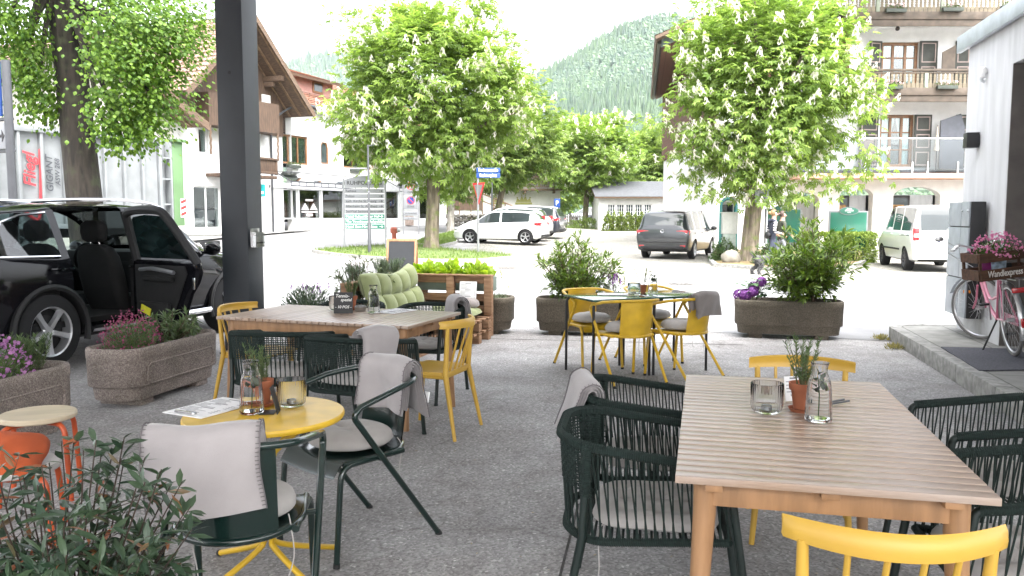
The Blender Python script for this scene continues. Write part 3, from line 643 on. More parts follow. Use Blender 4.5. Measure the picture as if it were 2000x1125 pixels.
# things seen behind the shop glazing: red cloth front, pale lamps
xa = dn[0]; sw = MB(); sw.box(((dn[0][0] + dn[1][2]) / 2, .42, dn[0][1] + .5), (dn[1][2] - dn[0][0] - .3, .1, .8), .04); sw.build('red_display', mk('red_display', (.42, .07, .03), .6), shop)
x1 = (dn[1][0] + dn[1][2]) / 2; zc = dn[1][3]
b = MB()
for dx in (-.35, .35): b.prism([(x1 + dx - .3, zc - 1.05), (x1 + dx + .3, zc - 1.05), (x1 + dx, zc - .7)], .02, 'y', .09)
b.box((x1, .10, zc - .55), (.6, .02, .10)); b.box((x1, .10, zc - 1.15), (1.3, .02, .06)); b.box((x1, .10, zc - 1.3), (.5, .02, .12)); b.build('shop_logo', mk('logo_white', (.8, .72, .70), .6), shop, smooth=False)
cn = 0
for (pa, pb) in ((536, 676), (752, 868)):                          # glass canopies on ribs
    xa = fp(pa, 356)[0] - t0; xb = fp(pb, 356)[0] - t0; zc = dn[0][3] + .32; b = MB(); g = MB(); n = int((xb - xa) / .55)
    for i in range(n + 1):
        x = xa + (xb - xa) * i / n; b.tube([(x, 0, zc + .5), (x, -1.0, zc)], .028, 6); b.tube([(x, -1.0, zc), (x, -1.0, zc - .18)], .02, 6)
    b.box(((xa + xb) / 2, -1.0, zc), (xb - xa, .06, .07)); b.box(((xa + xb) / 2, -.02, zc + .5), (xb - xa, .06, .07)); b.box(((xa + xb) / 2, -1.0, zc - .2), (xb - xa, .05, .05))
    g.add([(xa, -.02, zc + .52), (xb, -.02, zc + .52), (xb, -1.0, zc + .035), (xa, -1.0, zc + .035)], [(0, 1, 2, 3)]); cp = b.build('canopy', M_GREYM, shop); g.build('pane', thinglass('canopy_glass', (.55, .57, .60), .15), cp, smooth=False)
b = MB(); b.box(((dn[0][0] + dn[2][2]) / 2, -.035, dn[0][3] + .16), (dn[2][2] - dn[0][0] + .4, .06, .26), .01); b.build('fascia', M_WHITE, shop)
text('8', .22, M_DARK, (fp(526, 364)[0] - t0, -.02, fp(526, 364)[1] - zs), (R(90), 0, 0), shop, 'house_number')
e = .55; rs = 5.2; sl = .52
roof_slope(shop, (-.2, -e, HH - .06), (1, 0, 0), (0, 1, sl), LL + .8, rs * math.hypot(1, sl), M_ROOF)
roof_slope(shop, (LL + .6, 2 * rs - e, HH - .06), (-1, 0, 0), (0, -1, sl), LL + .8, rs * math.hypot(1, sl), M_ROOF)
b = MB(); b.tube([(-.3, -e - .06, HH - .06), (LL + .7, -e - .06, HH - .06)], .075, 8); b.tube([(-.3, -e - .06, HH - .1), (-.9, -.3, HH - .5), (-1.55, -.08, HH - 1.0), (-1.6, -.08, HH - 1.3), (-1.6, -.08, 0)], .05, 8); b.build('gutter', M_GREYM, shop)
dx0, dz0 = 1.2, HH + 1.05; b = MB(); b.box((dx0 + 2.2, 2.6, dz0 + .35), (4.4, 2.2, .9)); dm = b.build('dormer', mk('dormer_red', (.36, .20, .17), .85), shop, smooth=False)
b = MB(); b.box((dx0 + 3.0, 1.47, dz0 + .40), (.9, .05, .6), .01); b.build('window', M_FRAME, dm); b = MB(); b.box((dx0 + 3.0, 1.44, dz0 + .40), (.7, .02, .42)); b.build('pane', M_GLASSD, dm)
roof_slope(shop, (dx0 - .4, .95, dz0 + .74), (1, 0, 0), (0, 1, .30), 5.2, 4.2, M_ROOF, 'dormer_roof')
b = MB()
for i in range(12): b.tube([(i * 1.2 + .5, .2, HH + .38), (i * 1.2 + .5, .12, HH + .75)], .02, 5)
for q in (.48, .62, .74): b.tube([(.3, .15, HH + q), (14, .15, HH + q)], .015, 5)
b.build('snow_guard', M_BEAM, shop)
# flower boxes on its sills
for i, (px, py, lab) in enumerate(((575, 322, 'green planted flower box under the curtained window of the shop building'), (695, 330, 'green planted flower box left of the lamp post under the wide window'), (736, 333, 'green planted flower box right of the lamp post under the wide window'), (795, 338, 'green planted flower box half hidden under the chestnut branches'))):
    t, z = fp(px, py, .12); q = FO + FN * .12 + FD * t; flowerbox('', (q.x, q.y, z - .15), FRZ, .95, None, lab, 'flower boxes on the shop building')
# teal sign on the wall by the balcony
t, z = fp(509, 372, .75); q = FO + FN * .75 + FD * t; s_ = empty('wall_sign', (q.x, q.y, z - .3), FRZ, 'teal and white projecting sign beside the pillar', 'sign'); b = MB(); b.box((0, 0, .3), (.06, .5, .55), .01); b.build('panel', mk('teal_panel', (.02, .35, .36), .4), s_); b = MB(); b.box((0, 0, .2), (.07, .4, .12)); b.build('label_plate', M_WHITE, s_)

# ------------------------------------------------------------------ far end of the square
def facing(px, Y): return (at_d(px, 420, Y).x, Y)
# brown barn with stairs and stone wall
x0 = facing(882, 58)[0]; x1 = facing(930, 58)[0]; zb = gz((x0 + x1) / 2, 58)
barn = empty('wooden_barn', ((x0 + x1) / 2, 58, zb), 0, 'brown boarded barn wall behind the birch trunk', 'barn'); b = MB(); b.box((0, 2, 2.2), (2.4, 4, 2.4)); b.build('wall', M_WOODD, barn, smooth=False); b = MB(); b.box((0, 2.01, .5), (2.3, 3.9, 1.0)); b.build('plinth', M_PLAST, barn); roof_slope(barn, (-1.6, -.5, 3.3), (1, 0, 0), (0, 1, .5), 3.2, 3, M_ROOFB)
roof_slope(barn, (1.6, 4.9, 3.3), (-1, 0, 0), (0, -1, .5), 3.2, 3, M_ROOFB)
p = gp(888, 432); rail = empty('stair_railing', (p.x, 54, gz(p.x, 54)), 0, 'wooden handrail climbing past the barn', 'railing')
b = MB(); b.tube([(0, 0, 3.0), (4.5, 0, 1.2)], .05, 6); b.tube([(0, 0, 2.5), (4.5, 0, .75)], .04, 6)
for i in range(7): b.tube([(i * .75, 0, 0), (i * .75, 0, 3.0 - i * .3)], .04, 6)
b.build('rail', M_BEAML, rail)
p = facing(915, 53); swl = empty('stone_wall', (p[0], 53, gz(*p)), 0, 'low rough stone retaining wall beside the grass slope', 'wall'); b = MB(); 
for i in range(9):
    for j in range(3): b.sphere((-1.3 + i * .33 + (j % 2) * .16, random.uniform(-.05, .05), .15 + j * .27), (.2, .22, .16), 7, 5, .15)
b.build('stones', mk('field_stone', (.17, .16, .14), .95, var=.35, vs=6, bump=.6, bs=20), swl)
b = MB(); b.grid([[(facing(905, 53)[0] + u * 6, 53.5 + v * 6, gz(0, 53) + .9 * (1 - u) * (.3 + .7 * v)) for v in (0, .33, .66, 1)] for u in np.linspace(0, 1, 9)]); tag(b.build('grass_slope', M_TURF), kind='structure')
# white house with painted crowns and a long balcony
hx = facing(1042, 62)[0]; zb = gz(hx, 62); hw = empty('crown_house', (hx, 62, zb), 0, 'white house with two painted green crowns under a dark wooden balcony', 'house')
b = MB(); wall_faces(b, -3.9, 2.0, -.4, 4.0, [(-1.4, .2, -.1, 1.35), (-3.2, .2, -2.2, 1.3)], 0, .3); b.add([(2.0, .301, -.4), (2.0, 6, -.4), (2.0, 6, 4.0), (2.0, .301, 4.0)], [(0, 1, 2, 3)]); b.build('wall', M_PLAST, hw, smooth=False)
# crowns: base band, five points with balls
m_cr = mk('crown_paint', (.36, .36, .13), .7)
for cx, s in ((-2.7, 1.0), (-.75, 1.15)):
    b = MB(); b.box((cx, -.03, 1.62), (1.1 * s, .05, .14)); b.prism([(cx - .5 * s, 1.72), (cx + .5 * s, 1.72), (cx + .42 * s, 2.02), (cx + .24 * s, 1.86), (cx + .12 * s, 2.2), (cx, 1.92), (cx - .12 * s, 2.2), (cx - .24 * s, 1.86), (cx - .42 * s, 2.02)], .04, 'y', -.05)
    for dx, dz in ((-.42, 2.05), (-.12, 2.24), (.12, 2.24), (.42, 2.05)): b.sphere((cx + dx * s, -.05, dz), .06, 6, 4)
    b.sphere((cx, -.05, 2.36), .09, 6, 4); b.build('painted_crown', m_cr, hw)
b = MB()
for i in range(8): b.tube([(-1.3 + i * .155, .06, .25), (-1.3 + i * .155, .06, 1.3)], .022, 5)
b.tube([(-1.4, .06, .75), (-.1, .06, .75)], .025, 5); b.build('window_grille', M_ANTH, hw)
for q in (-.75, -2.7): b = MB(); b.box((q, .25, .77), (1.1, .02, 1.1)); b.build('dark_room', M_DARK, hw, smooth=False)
b = MB(); b.box((.4, -.6, 2.62), (6.6, 1.2, .14), .02); b.box((.4, -1.18, 3.55), (6.6, .1, .09)); b.box((.4, -1.18, 2.82), (6.6, .08, .07))
for i in range(42): b.box((-2.85 + i * .158, -1.18, 3.18), (.045, .05, .66))
for i in range(4): b.box((-2.8 + i * 2.15, -.1, 2.45), (.16, 2, .18))
b.build('balcony', M_BEAM, hw); roof_slope(hw, (-4.2, -1.2, 3.9), (1, 0, 0), (0, 1, .18), 6.8, 4.4, M_ROOFB)
# long low white building on the right with lattice windows
hx = facing(1290, 56)[0]; zb = gz(hx, 56); lw = empty('low_white_building', (hx, 56, zb), 0, 'long low white building with lattice windows behind the grey minivan', 'building')
b = MB(); ops = [(-3.6 + i * .62, .5, -3.1 + i * .62, 1.75) for i in range(5)]; wall_faces(b, -4.2, 4.5, -.5, 2.35, ops, 0, .3); b.build('wall', M_PLAST, lw, smooth=False)
for a, c, d, e in ops: window(lw, (a + d) / 2, c, d - a, e - c, .1, M_WHITE, 3, 5, False, .04, 'lattice_window', glass=M_GLASSD)
roof_slope(lw, (-4.5, -.5, 2.25), (1, 0, 0), (0, 1, .25), 9.3, 5, mk('grey_roof_sheet', (.11, .115, .125), .7)); b = MB(); b.add([(-4.2, .301, -.5), (-4.2, 5, -.5), (-4.2, 5, 2.35), (-4.2, .301, 2.35)], [(0, 1, 2, 3)]); b.build('side_wall', M_PLAST, lw, smooth=False)

# ------------------------------------------------------------------ hotel on the right
HY = 34.5; HX = at_d(1397, 420, HY).x; hot = empty('alpine_hotel', (HX, HY, 0), 0, 'white alpine hotel with carved wooden balconies, shutters and ground floor arches', 'hotel')
def hp(px, py, front=0.0): p = at_d(px, py, HY - front); return p.x - HX, p.z
def hr(a, b, c, d): p = hp(a, b); q = hp(c, d); return (p[0], p[1], q[0], q[1])
doors = [hr(1716, 326, 1787, 224), hr(1720, 172, 1796, 82)]
arches = [hr(1636, 500, 1706, 366), hr(1740, 500, 1838, 365), hr(1875, 500, 1975, 365), hr(1403, 495, 1442, 384), hr(1530, 500, 1600, 375)]
W = 13.5
b = MB(); wall_faces(b, 0, W, -.4, 10.5, doors + arches, 0, .45); b.add([(0, .451, -.4), (0, 12, -.4), (0, 12, 10.5), (0, .451, 10.5)], [(3, 2, 1, 0)]); b.build('wall', M_PLAST, hot, smooth=False)
for k, (a, c, d, e) in enumerate(arches):                           # arch heads, deep niche, shop window
    xm = (a + d) / 2; hwid = (d - a) / 2; rise = min(.42, hwid * .5) if k != 3 else hwid; b = MB()
    for s in (-1, 1):
        pts = [(xm + s * hwid, e + .004)] + [(xm + s * hwid, e - rise)] + [(xm + s * hwid * math.cos(R(q)), e - rise + rise * math.sin(R(q))) for q in range(10, 91, 10)] + [(xm, e + .004)]
        b.prism(pts if s < 0 else pts[::-1], .44, 'y', .004)
    ao = b.build('arch_head', M_PLAST, hot, smooth=False)
    g = MB(); g.box((xm, 1.3, (c + e) / 2 - .3), (d - a + (1.2 if k != 3 else 0), .03, e - c)); g.build('niche_wall', M_GREYPL, hot, smooth=False)
    f = MB(); ww = (d - a) * .6; zx = xm - (d - a) * .16
    if k != 3:
        f.box((zx, 1.22, 1.25), (ww, .08, 2.3), .01); fo_ = f.build('shop_window', mk('dark_window_frame', (.03, .027, .025), .5), hot); g = MB(); g.box((zx, 1.17, 1.25), (ww - .2, .02, 2.1)); g.build('pane', M_GLASSD, fo_, smooth=False)
        g = MB(); g.box((zx + .1, 1.15, 1.3 + .3), (ww * .4, .02, .8)); g.build('display', mk('warm_display', (.30, .16, .05), .6, var=.6, vs=9), fo_)
    else:
        f.tube([(a + .05, .1, 0), (a + .05, .1, e - hwid)] + [(xm - (hwid - .05) * math.cos(R(q)), .1, e - hwid + (hwid - .05) * math.sin(R(q))) for q in range(20, 180, 20)] + [(d - .05, .1, e - hwid), (d - .05, .1, 0)], .1, 6); f.build('arch_frame', mk('teal_frame', (.008, .085, .08), .4), hot)
        f = MB(); f.box((xm + .1, .7, 1.1), (.8, .06, 2.1), .01); fo_ = f.build('door', M_WHITE, hot); g = MB(); g.box((xm + .1, .66, 1.3), (.5, .02, 1.4)); g.build('pane', M_GLASSD, fo_, smooth=False)
for (a, c, d, e), rows in zip(doors, (3, 3)): window(hot, (a + d) / 2, c, d - a, e - c, .16, M_FRAME, 3, rows, 'tied', .12, 'balcony_door')
m_sh = mk('shutter_green', (.028, .031, .023), .6, var=.2, vs=5); m_shl = mk('shutter_line', (.32, .25, .225), .6)
def shutter(px0, px1, py0, py1, panels, ang=0.0):
    x0, z1 = hp(px0, py0, .07); x1, z0 = hp(px1, py1, .07); b = MB(); w_ = x1 - x0; b.T(((x0 + x1) / 2, -.07, 0), R(ang)); b.box((0, 0, (z0 + z1) / 2), (w_, .05, z1 - z0), .008); o = b.build('shutter', m_sh, hot)
    l = MB(); l.T(((x0 + x1) / 2, -.07, 0), R(ang)); hh = (z1 - z0) / panels
    for i in range(panels):
        za, zb_ = z0 + i * hh + .1, z0 + (i + 1) * hh - .1; xx = w_ / 2 - .1
        for q in (za, zb_): l.box((0, -.03, q), (2 * xx + .04, .014, .04))
        for q in (-xx, xx): l.box((q, -.03, (za + zb_) / 2), (.04, .014, zb_ - za - .04))
    l.build('panel_line', m_shl, o, smooth=False)
shutter(1697, 1721, 80, 172, 2, 12); shutter(1797, 1828, 80, 172, 2); shutter(1867, 1893, 80, 172, 2); shutter(1678, 1714, 224, 327, 3, 10); shutter(1787, 1816, 224, 327, 3); shutter(1868, 1893, 224, 327, 3)
for px0, px1, py0, py1 in ((1896, 1960, 82, 172), (1896, 1960, 224, 327)):
    q = hp(px0, py1); q2 = hp(px1, py0); b = MB(); b.box(((q[0] + q2[0]) / 2, -.04, (q[1] + q2[1]) / 2), (q2[0] - q[0], .06, q2[1] - q[1])); b.build('balcony_door', M_FRAME, hot)
m_bal = mk('balcony_wood', (.15, .125, .085), .75, var=.22, vs=3, stretch=(1, 4, 4)); m_bald = mk('balcony_beam', (.085, .066, .05), .75, var=.25, vs=3); m_balg = mk('balcony_post_green', (.22, .25, .19), .7)
def balcony(xl, zr, zf, dep=1.35, corner=True):
    """carved balcony: rail height zr, floor zf, from xl to the right"""
    o = MB(); xr = W; L = xr - xl
    o.box((xl + L / 2, -dep / 2, zf), (L, dep, .16)); bo = o.build('balcony', M_PLAST, hot, smooth=False)
    o = MB(); o.box((xl + L / 2, -dep - .03, zf + .10), (L + .1, .1, .30), .02); o.box((xl + L / 2, -dep + .02, zf - .17), (L, .09, .26), .02); o.box((xl + .05, -dep / 2, zf + .10), (.1, dep, .30), .02); o.build('edge_beam', m_bald, bo)
    o = MB(); o.box((xl + L / 2, -dep - .02, zr), (L + .12, .16, .09), .02); o.box((xl + L / 2, -dep - .02, zr - .10), (L, .08, .06), .01); o.box((xl, -dep / 2, zr), (.14, dep, .09), .02); o.build('handrail', m_bald, bo)
    o = MB(); n = int(L / .17)
    for i in range(n):
        x = xl + .08 + i * .17; h = zr - .13 - (zf + .25); z = zf + .25
        if i % 15 == 7: continue
        o.loft([[(x + s * w_, -dep - .02 + q * .018, z + h * t) for s, q in ((-1, -1), (1, -1), (1, 1), (-1, 1))] for t, w_ in ((0, .075), (.3, .075), (.38, .035), (.46, .06), (.54, .035), (.62, .06), (.70, .035), (.80, .062), (.88, .035), (1, .06))])
    for j in range(int(dep / .17)):
        y = -dep + .12 + j * .17; z = zf + .25; h = zr - .13 - z; o.loft([[(xl + q * .018, y + s * w_, z + h * t) for s, q in ((-1, -1), (1, -1), (1, 1), (-1, 1))] for t, w_ in ((0, .075), (.3, .075), (.38, .035), (.54, .05), (.70, .035), (.80, .062), (1, .06))])
    o.build('balusters', m_bal, bo, smooth=False)
    o = MB()
    for i in range(n):
        if i % 15 == 7: o.box((xl + .08 + i * .17, -dep - .02, (zr + zf) / 2 + .06), (.15, .09, zr - zf - .35), .01)
    o.box((xl, -dep - .02, (zr + zf) / 2 + .06), (.15, .13, zr - zf - .3), .01); o.build('post', m_balg, bo)
bx = hp(1700, 135, 1.35)[0]; balcony(bx - 1.6, hp(1800, 137, 1.35)[1], hp(1800, 184, 1.35)[1])
balcony(hp(1650, 40, 1.35)[0], hp(1800, 30, 1.35)[1] + .85, hp(1800, 36, 1.35)[1])
# lower terrace with a glass balustrade
zf = hp(1800, 343, 1.5)[1]; zr = hp(1800, 270, 1.5)[1]; xl = hp(1560, 343, 1.5)[0]; L = W - xl
b = MB(); b.box((xl + L / 2, -.75, zf), (L, 1.5, .20)); tr_ = b.build('terrace', mk('peach_edge', (.45, .27, .19), .8), hot, smooth=False)
b = MB(); b.tube([(xl, -1.45, zr), (xl + L, -1.45, zr)], .03, 8); b.build('handrail', M_WHITE, tr_); b = MB()
for px in (1583, 1636, 1690, 1725, 1783, 1813, 1872): x = hp(px, 300, 1.45)[0]; b.box((x, -1.45, zf + .30), (.05, .03, .50))
b.build('glass_clamp', M_WHITE, tr_); b = MB(); b.box((xl + L / 2, -1.42, (zr + zf) / 2 + .08), (L, .012, zr - zf - .2)); b.build('glass_balustrade', thinglass('balustrade_glass', (.80, .84, .86), .05), tr_, smooth=False)
b = MB(); b.box((xl + L / 2, -.2, zf + .18), (L, .3, .26)); b.build('dark_skirting', M_GREYM, tr_, smooth=False)
x0, z1 = hp(1838, 222, .6); x1, z0 = hp(1880, 330, .6); b = MB(); b.prism([(x0, z0), (x1, z0), (x1, z1 - .55), (x1 - .18, z1), (x0, z1 - .28)], .06, 'y', -.63); b.build('privacy_screen', mk('screen_grey', (.06, .065, .08), .5), hot, smooth=False)
x0, z1 = hp(1841, 92, .6); x1, z0 = hp(1864, 140, .6); b = MB(); b.prism([(x0, z0), (x1, z0), (x1, z1 + .1), (x1 - .1, z1 + .02), (x0, z1 - .2)], .05, 'y', -.63); b.build('privacy_screen', m_bald, hot, smooth=False)
# wooden attic and roof with broad eaves to the left
b = MB(); b.box((-.06, 6, 6.6), (.12, 12, 4.0)); xx = hp(1660, 60)[0]; b.box((xx / 2, -.04, 8.5), (xx, .07, 3.2)); b.build('boarding', M_WOODR, hot, smooth=False)
p = at_d(1291, 82, HY - 2.4); ex = p.x - HX; ez = p.z; sl = .42; an = R(90 - 9)
roof_slope(hot, (ex + 2.2, 13, ez + .1), (-math.cos(an) * 1, -math.sin(an), 0), (math.sin(an), -math.cos(an), sl * 1), 16.2, 14, M_ROOFB)
b = MB(); b.tube([(ex - .05, -2.4, ez), (ex + 2.3, 12.6, ez)], .09, 8); b.build('gutter', mk('weathered_copper', (.06, .06, .055), .6), hot)
b = MB(); b.add([(ex, -2.5, ez - .22), (ex, -2.5, ez + .16), (ex + 13, -3.4, ez + .16 + 13 * sl * 1.02), (ex + 13, -3.4, ez - .22 + 13 * sl * 1.02), (ex, -2.44, ez - .22), (ex, -2.44, ez + .16), (ex + 13, -3.34, ez + .16 + 13 * sl * 1.02), (ex + 13, -3.34, ez - .22 + 13 * sl * 1.02)], [(0, 1, 2, 3), (7, 6, 5, 4), (0, 4, 5, 1), (1, 5, 6, 2), (0, 3, 7, 4)]); b.build('barge_board', mk('grey_green_board', (.07, .09, .085), .7, var=.2, vs=4), hot, smooth=False)
b = MB(); b.add([(ex + .05, -2.35, ez - .08), (ex + 2.4, 12.5, ez - .08), (ex + 5.4, 12.0, ez + 1.1), (ex + 3.0, -2.6, ez + 1.15)], [(3, 2, 1, 0)]); b.build('soffit', M_WOODR, hot, smooth=False)
# flower boxes hung on its balconies, ceiling lamps, parasol, chairs
for px, py, lab in ((1743, 168, 'pink flower box on the middle hotel balcony, left of the two'), (1850, 168, 'pink flower box on the middle hotel balcony, right of the two'), (1750, 18, 'pink flower box on the top hotel balcony, left of the three'), (1861, 16, 'pink flower box on the top hotel balcony, middle of the three'), (1975, 12, 'pink flower box on the top hotel balcony, right of the three')):
    p = at_d(px, py, HY - 1.55); flowerbox('', (p.x, p.y, p.z - .12), 0, .80, M_PALEP, lab, 'flower boxes on the hotel balconies')
for px, lab in ((1753, 'small dark ceiling lamp under the top hotel balcony, left one'), (1932, 'small dark ceiling lamp under the top hotel balcony, right one')):
    p = at_d(px, 57, HY - .7); zc = hp(1800, 36, 1.35)[1] - .08; o = empty('ceiling_lamp', (p.x, p.y, zc), 0, lab, 'lamp', 'ceiling lamps of the hotel'); b = MB(); b.lathe([(0, 0), (.16, 0), (.17, -.03), (.05, -.06), (.05, -.1)][::-1], 12); b.build('mount', M_ANTH, o); b = MB(); b.sphere((0, 0, -.17), .09, 10, 8); b.build('globe', mk('smoked_globe', (.05, .04, .04), .2), o)
p = at_d(1828, 326, HY - .5); o = empty('folded_parasol', (p.x, p.y, zf + .1), 0, 'folded cream parasol standing on the hotel terrace', 'parasol'); b = MB(); b.tube([(0, 0, 0), (0, 0, 2.0)], .02, 6); b.build('pole', M_ANTH, o); b = MB(); b.loft([[(r * math.cos(a), r * math.sin(a), z) for a in np.linspace(0, 5.5, 8)] for z, r in ((.95, .10), (1.0, .13), (1.4, .06), (1.9, .03), (2.0, .01))]); b.build('canopy', mk('cream_canvas', (.55, .50, .42), .9), o)
p = at_d(1700, 330, HY - .8); o = empty('terrace_chair', (p.x, p.y, zf + .1), R(15), 'brown garden chair with reclined back on the hotel terrace', 'chair'); b = MB(); b.box((-.1, 0, .95), (.5, .05, .95), .02, rx=R(-8)); b.build('backrest', mk('brown_mesh', (.09, .065, .055), .8), o); b = MB(); b.box((-.1, -.25, .45), (.5, .5, .05), .01); b.build('seat', MATS['brown_mesh'], o); b = MB()
for sx in (-.36, .16): b.tube(fillet([(sx, -.5, 0), (sx, -.42, .66), (sx, .05, .7), (sx, .1, 0)], .06), .018, 6)
b.build('leg', M_STEEL, o)

# ------------------------------------------------------------------ near building at the right edge
BO = gp(1868, 640, .16); nb = empty('rendered_building', (BO.x, BO.y, 0), az(A1), 'light grey rendered corner building with metal roof edge at the right', 'building')
TOPZ = at_d(1896, 92, BO.y).z
b = MB(); b.box((.15, -.70, (TOPZ + .1) / 2 + .05), (.30, 1.40, TOPZ - .1)); b.box((.32, -2.6, TOPZ - .22), (.64, 2.4, .44)); b.box((2.15, -.15, (TOPZ + .1) / 2 + .05), (3.7, .3, TOPZ - .1)); b.box((.46, -4.9, TOPZ / 2), (.92, 2.2, TOPZ)); b.box((1.35, -3, TOPZ - .06), (1.3, 6, .12)); b.build('wall', M_GREYPL, nb, smooth=False)
b = MB(); b.box((1.2, -2.9, TOPZ + .065), (2.5, 6.1, .13), .01); b.box((-.06, -2.9, TOPZ + .06), (.05, 6.2, .19), .006); b.build('roof_edge', mk('zinc_sheet', (.42, .45, .50), .4, metal=.4), nb)
b = MB(); b.box((.415, -1.404, (TOPZ - .3) / 2), (.23, .006, TOPZ - .3)); b.box((.15, -1.404, TOPZ / 2 - .1), (.29, .008, TOPZ - .3)); b.build('reveal', mk('brown_grey_reveal', (.15, .135, .125), .85), nb, smooth=False)
m_dr = mk('blue_grey_door', (.06, .075, .09), .45)
b = MB(); b.box((.56, -2.6, 1.55), (.06, 2.38, 2.9), .01)
for zz, hh in ((.75, 1.0), (2.1, 1.4)): b.box((.525, -1.98, zz), (.03, .85, hh), .01)
dro = b.build('door', m_dr, nb)
b = MB(); b.box((.505, -1.98, 2.1), (.012, .72, 1.25)); b.build('pane', M_GLASSD, dro, smooth=False)
b = MB()
for zz in (.9, 1.55, 2.45): b.box((.50, -1.46, zz), (.06, .06, .16), .01); b.box((.47, -1.44, zz), (.05, .1, .07), .01)
b.build('hinge', M_STEEL, dro)
b = MB(); b.box((.515, -1.52, 1.38), (.01, .07, .09)); b.build('sticker', M_WHITE, dro)
b = MB(); b.tube([(.40, -1.5, TOPZ - .55), (.48, -1.7, TOPZ - .5), (.48, -2.4, TOPZ - .5)], .05, 8); b.build('door_closer', M_ANTH, dro)
def onwall(px, py):                                                 # pixel on the rendered wall -> world
    s, z = plane_hit(px, py, Vector((BO.x, BO.y)), Vector((math.sin(R(A1)), math.cos(R(A1))))); return Vector((BO.x + s * math.sin(R(A1)), BO.y + s * math.cos(R(A1)), z))
p = onwall(1911, 274); o = empty('wall_lamp', p, az(A1), 'black cube wall lamp on the light grey wall', 'lamp'); b = MB(); b.box((-.075, 0, 0), (.13, .14, .17), .006); b.build('housing', mk('black_metal', (.012, .012, .014), .4), o); b = MB(); b.box((-.005, 0, 0), (.012, .1, .12)); b.build('mount', M_ANTH, o)
p = onwall(1928, 142); o = empty('motion_sensor', p, az(A1), 'small white motion sensor high on the light grey wall', 'sensor'); b = MB(); b.lathe([(0, -.06), (.03, -.055), (.042, 0), (.042, .05), (.03, .06), (0, .06)], 12, (-.05, 0, 0)); b.box((-.02, 0, .02), (.05, .04, .04), .01); b.build('housing', M_WHITE, o); b = MB(); b.tube([(-.05, 0, -.06), (-.05, 0, -.085), (-.02, 0, -.10)], .016, 8); b.build('lens', M_STEEL, o)
# grey letter-box cabinet
a = math.sin(R(A1)); c = math.cos(R(A1)); s_, _z = plane_hit(1933, 420, Vector((BO.x, BO.y)), Vector((a, c))); yc = s_ + .49; o = empty('letterbox_cabinet', (BO.x - .02 * c + yc * a, BO.y + .02 * a + yc * c, .40), az(A1), 'tall grey letterbox cabinet mounted on the corner wall beside the bicycle', 'letterbox')
b = MB(); b.box((-.09, -.12, .62), (.15, .74, 1.28), .008); b.build('body', mk('black_side', (.02, .02, .022), .5), o); b = MB()
for y0, y1 in ((-.485, -.22), (-.212, .245)):
    for z0, z1 in ((-.02, .41), (.418, .98), (.988, 1.26)): b.box((-.172, (y0 + y1) / 2, (z0 + z1) / 2), (.018, y1 - y0 - .006, z1 - z0 - .006), .003)
b.build('door_panel', mk('light_grey_enamel', (.33, .36, .39), .4), o)
text('31b', .10, mk('silver_digit', (.8, .8, .82), .4), (-.184, -.18, .30), (R(90), 0, R(-90)), o, 'house_number')
for y in (-.45, -.26): b = MB(); b.sphere((-.187, y, 1.16), .014, 8, 6); b.build('lock', M_STEEL, o)
# door mat
q = [at_z(px, py, .166) for px, py in ((1838, 678), (1990, 682), (2040, 722), (1912, 724))]; c0 = sum(q, Vector()) / 4
b = MB(); b.loft([[(v.x - c0.x, v.y - c0.y, z) for v in q] for z in (0, .012)]); dm = b.build('door_mat', mk('charcoal_mat', (.085, .085, .10), .95, var=.25, vs=60, bump=.5, bs=200), smooth=False); dm.location = (c0.x, c0.y, .16); tag(dm, 'dark grey ribbed door mat lying on the raised pavement under the bicycle', 'door mat')

# ------------------------------------------------------------------ dark pillar and the flat canopy it carries
PC = at_z(474, 690); PW = .315
pl = empty('pillar', (PC.x, PC.y + .1, 0), az(A1), 'tall square anthracite steel pillar at the edge of the terrace', 'pillar')
b = MB(); b.box((0, 0, 2.1), (PW, PW, 4.2), .012); b.build('shaft', M_ANTH, pl); b = MB(); b.box((0, 0, .01), (PW + .08, PW + .08, .02), .004); b.build('base_plate', M_ANTH, pl)
b = MB(); b.tube([(.0, -PW / 2 - .001, 3.02), (.0, -PW / 2 - .006, 3.02)], .018, 14); b.build('bolt_hole', M_DARK, pl)
o = empty('leaflet_holder', (0, 0, 0), az(A1), 'clear acrylic leaflet holder fixed on the dark pillar', 'holder'); o.location = pl.location + Vector((math.cos(az(A1)) * (PW / 2 + .003), math.sin(az(A1)) * (PW / 2 + .003), 1.17))
b = MB(); b.box((.03, -.06, .1), (.008, .18, .2)); b.box((.09, -.06, .08), (.006, .18, .16)); b.box((.06, -.06, .0), (.06, .18, .008)); b.box((.06, .03, .08), (.06, .006, .16)); b.box((.06, -.15, .08), (.06, .006, .16)); b.build('tray', thinglass('acrylic', (.93, .95, .96), .16), o, smooth=False)
b = MB(); b.box((.05, -.06, .06), (.02, .14, .12)); b.build('leaflets', mk('paper_white', (.78, .78, .78), .8), o, smooth=False)
cn = MB(); cn.T((PC.x, PC.y, 0), az(A1)); cn.box((4.1, -5.5, 4.32), (17.8, 11.8, .26)); tag(cn.build('canopy_roof', mk('canopy_soffit', (.74, .74, .73), .8), smooth=False), 'flat grey canopy roof resting on the dark pillar over the terrace', 'canopy')  # out of view; reach and white underside shaped for the light on the terrace
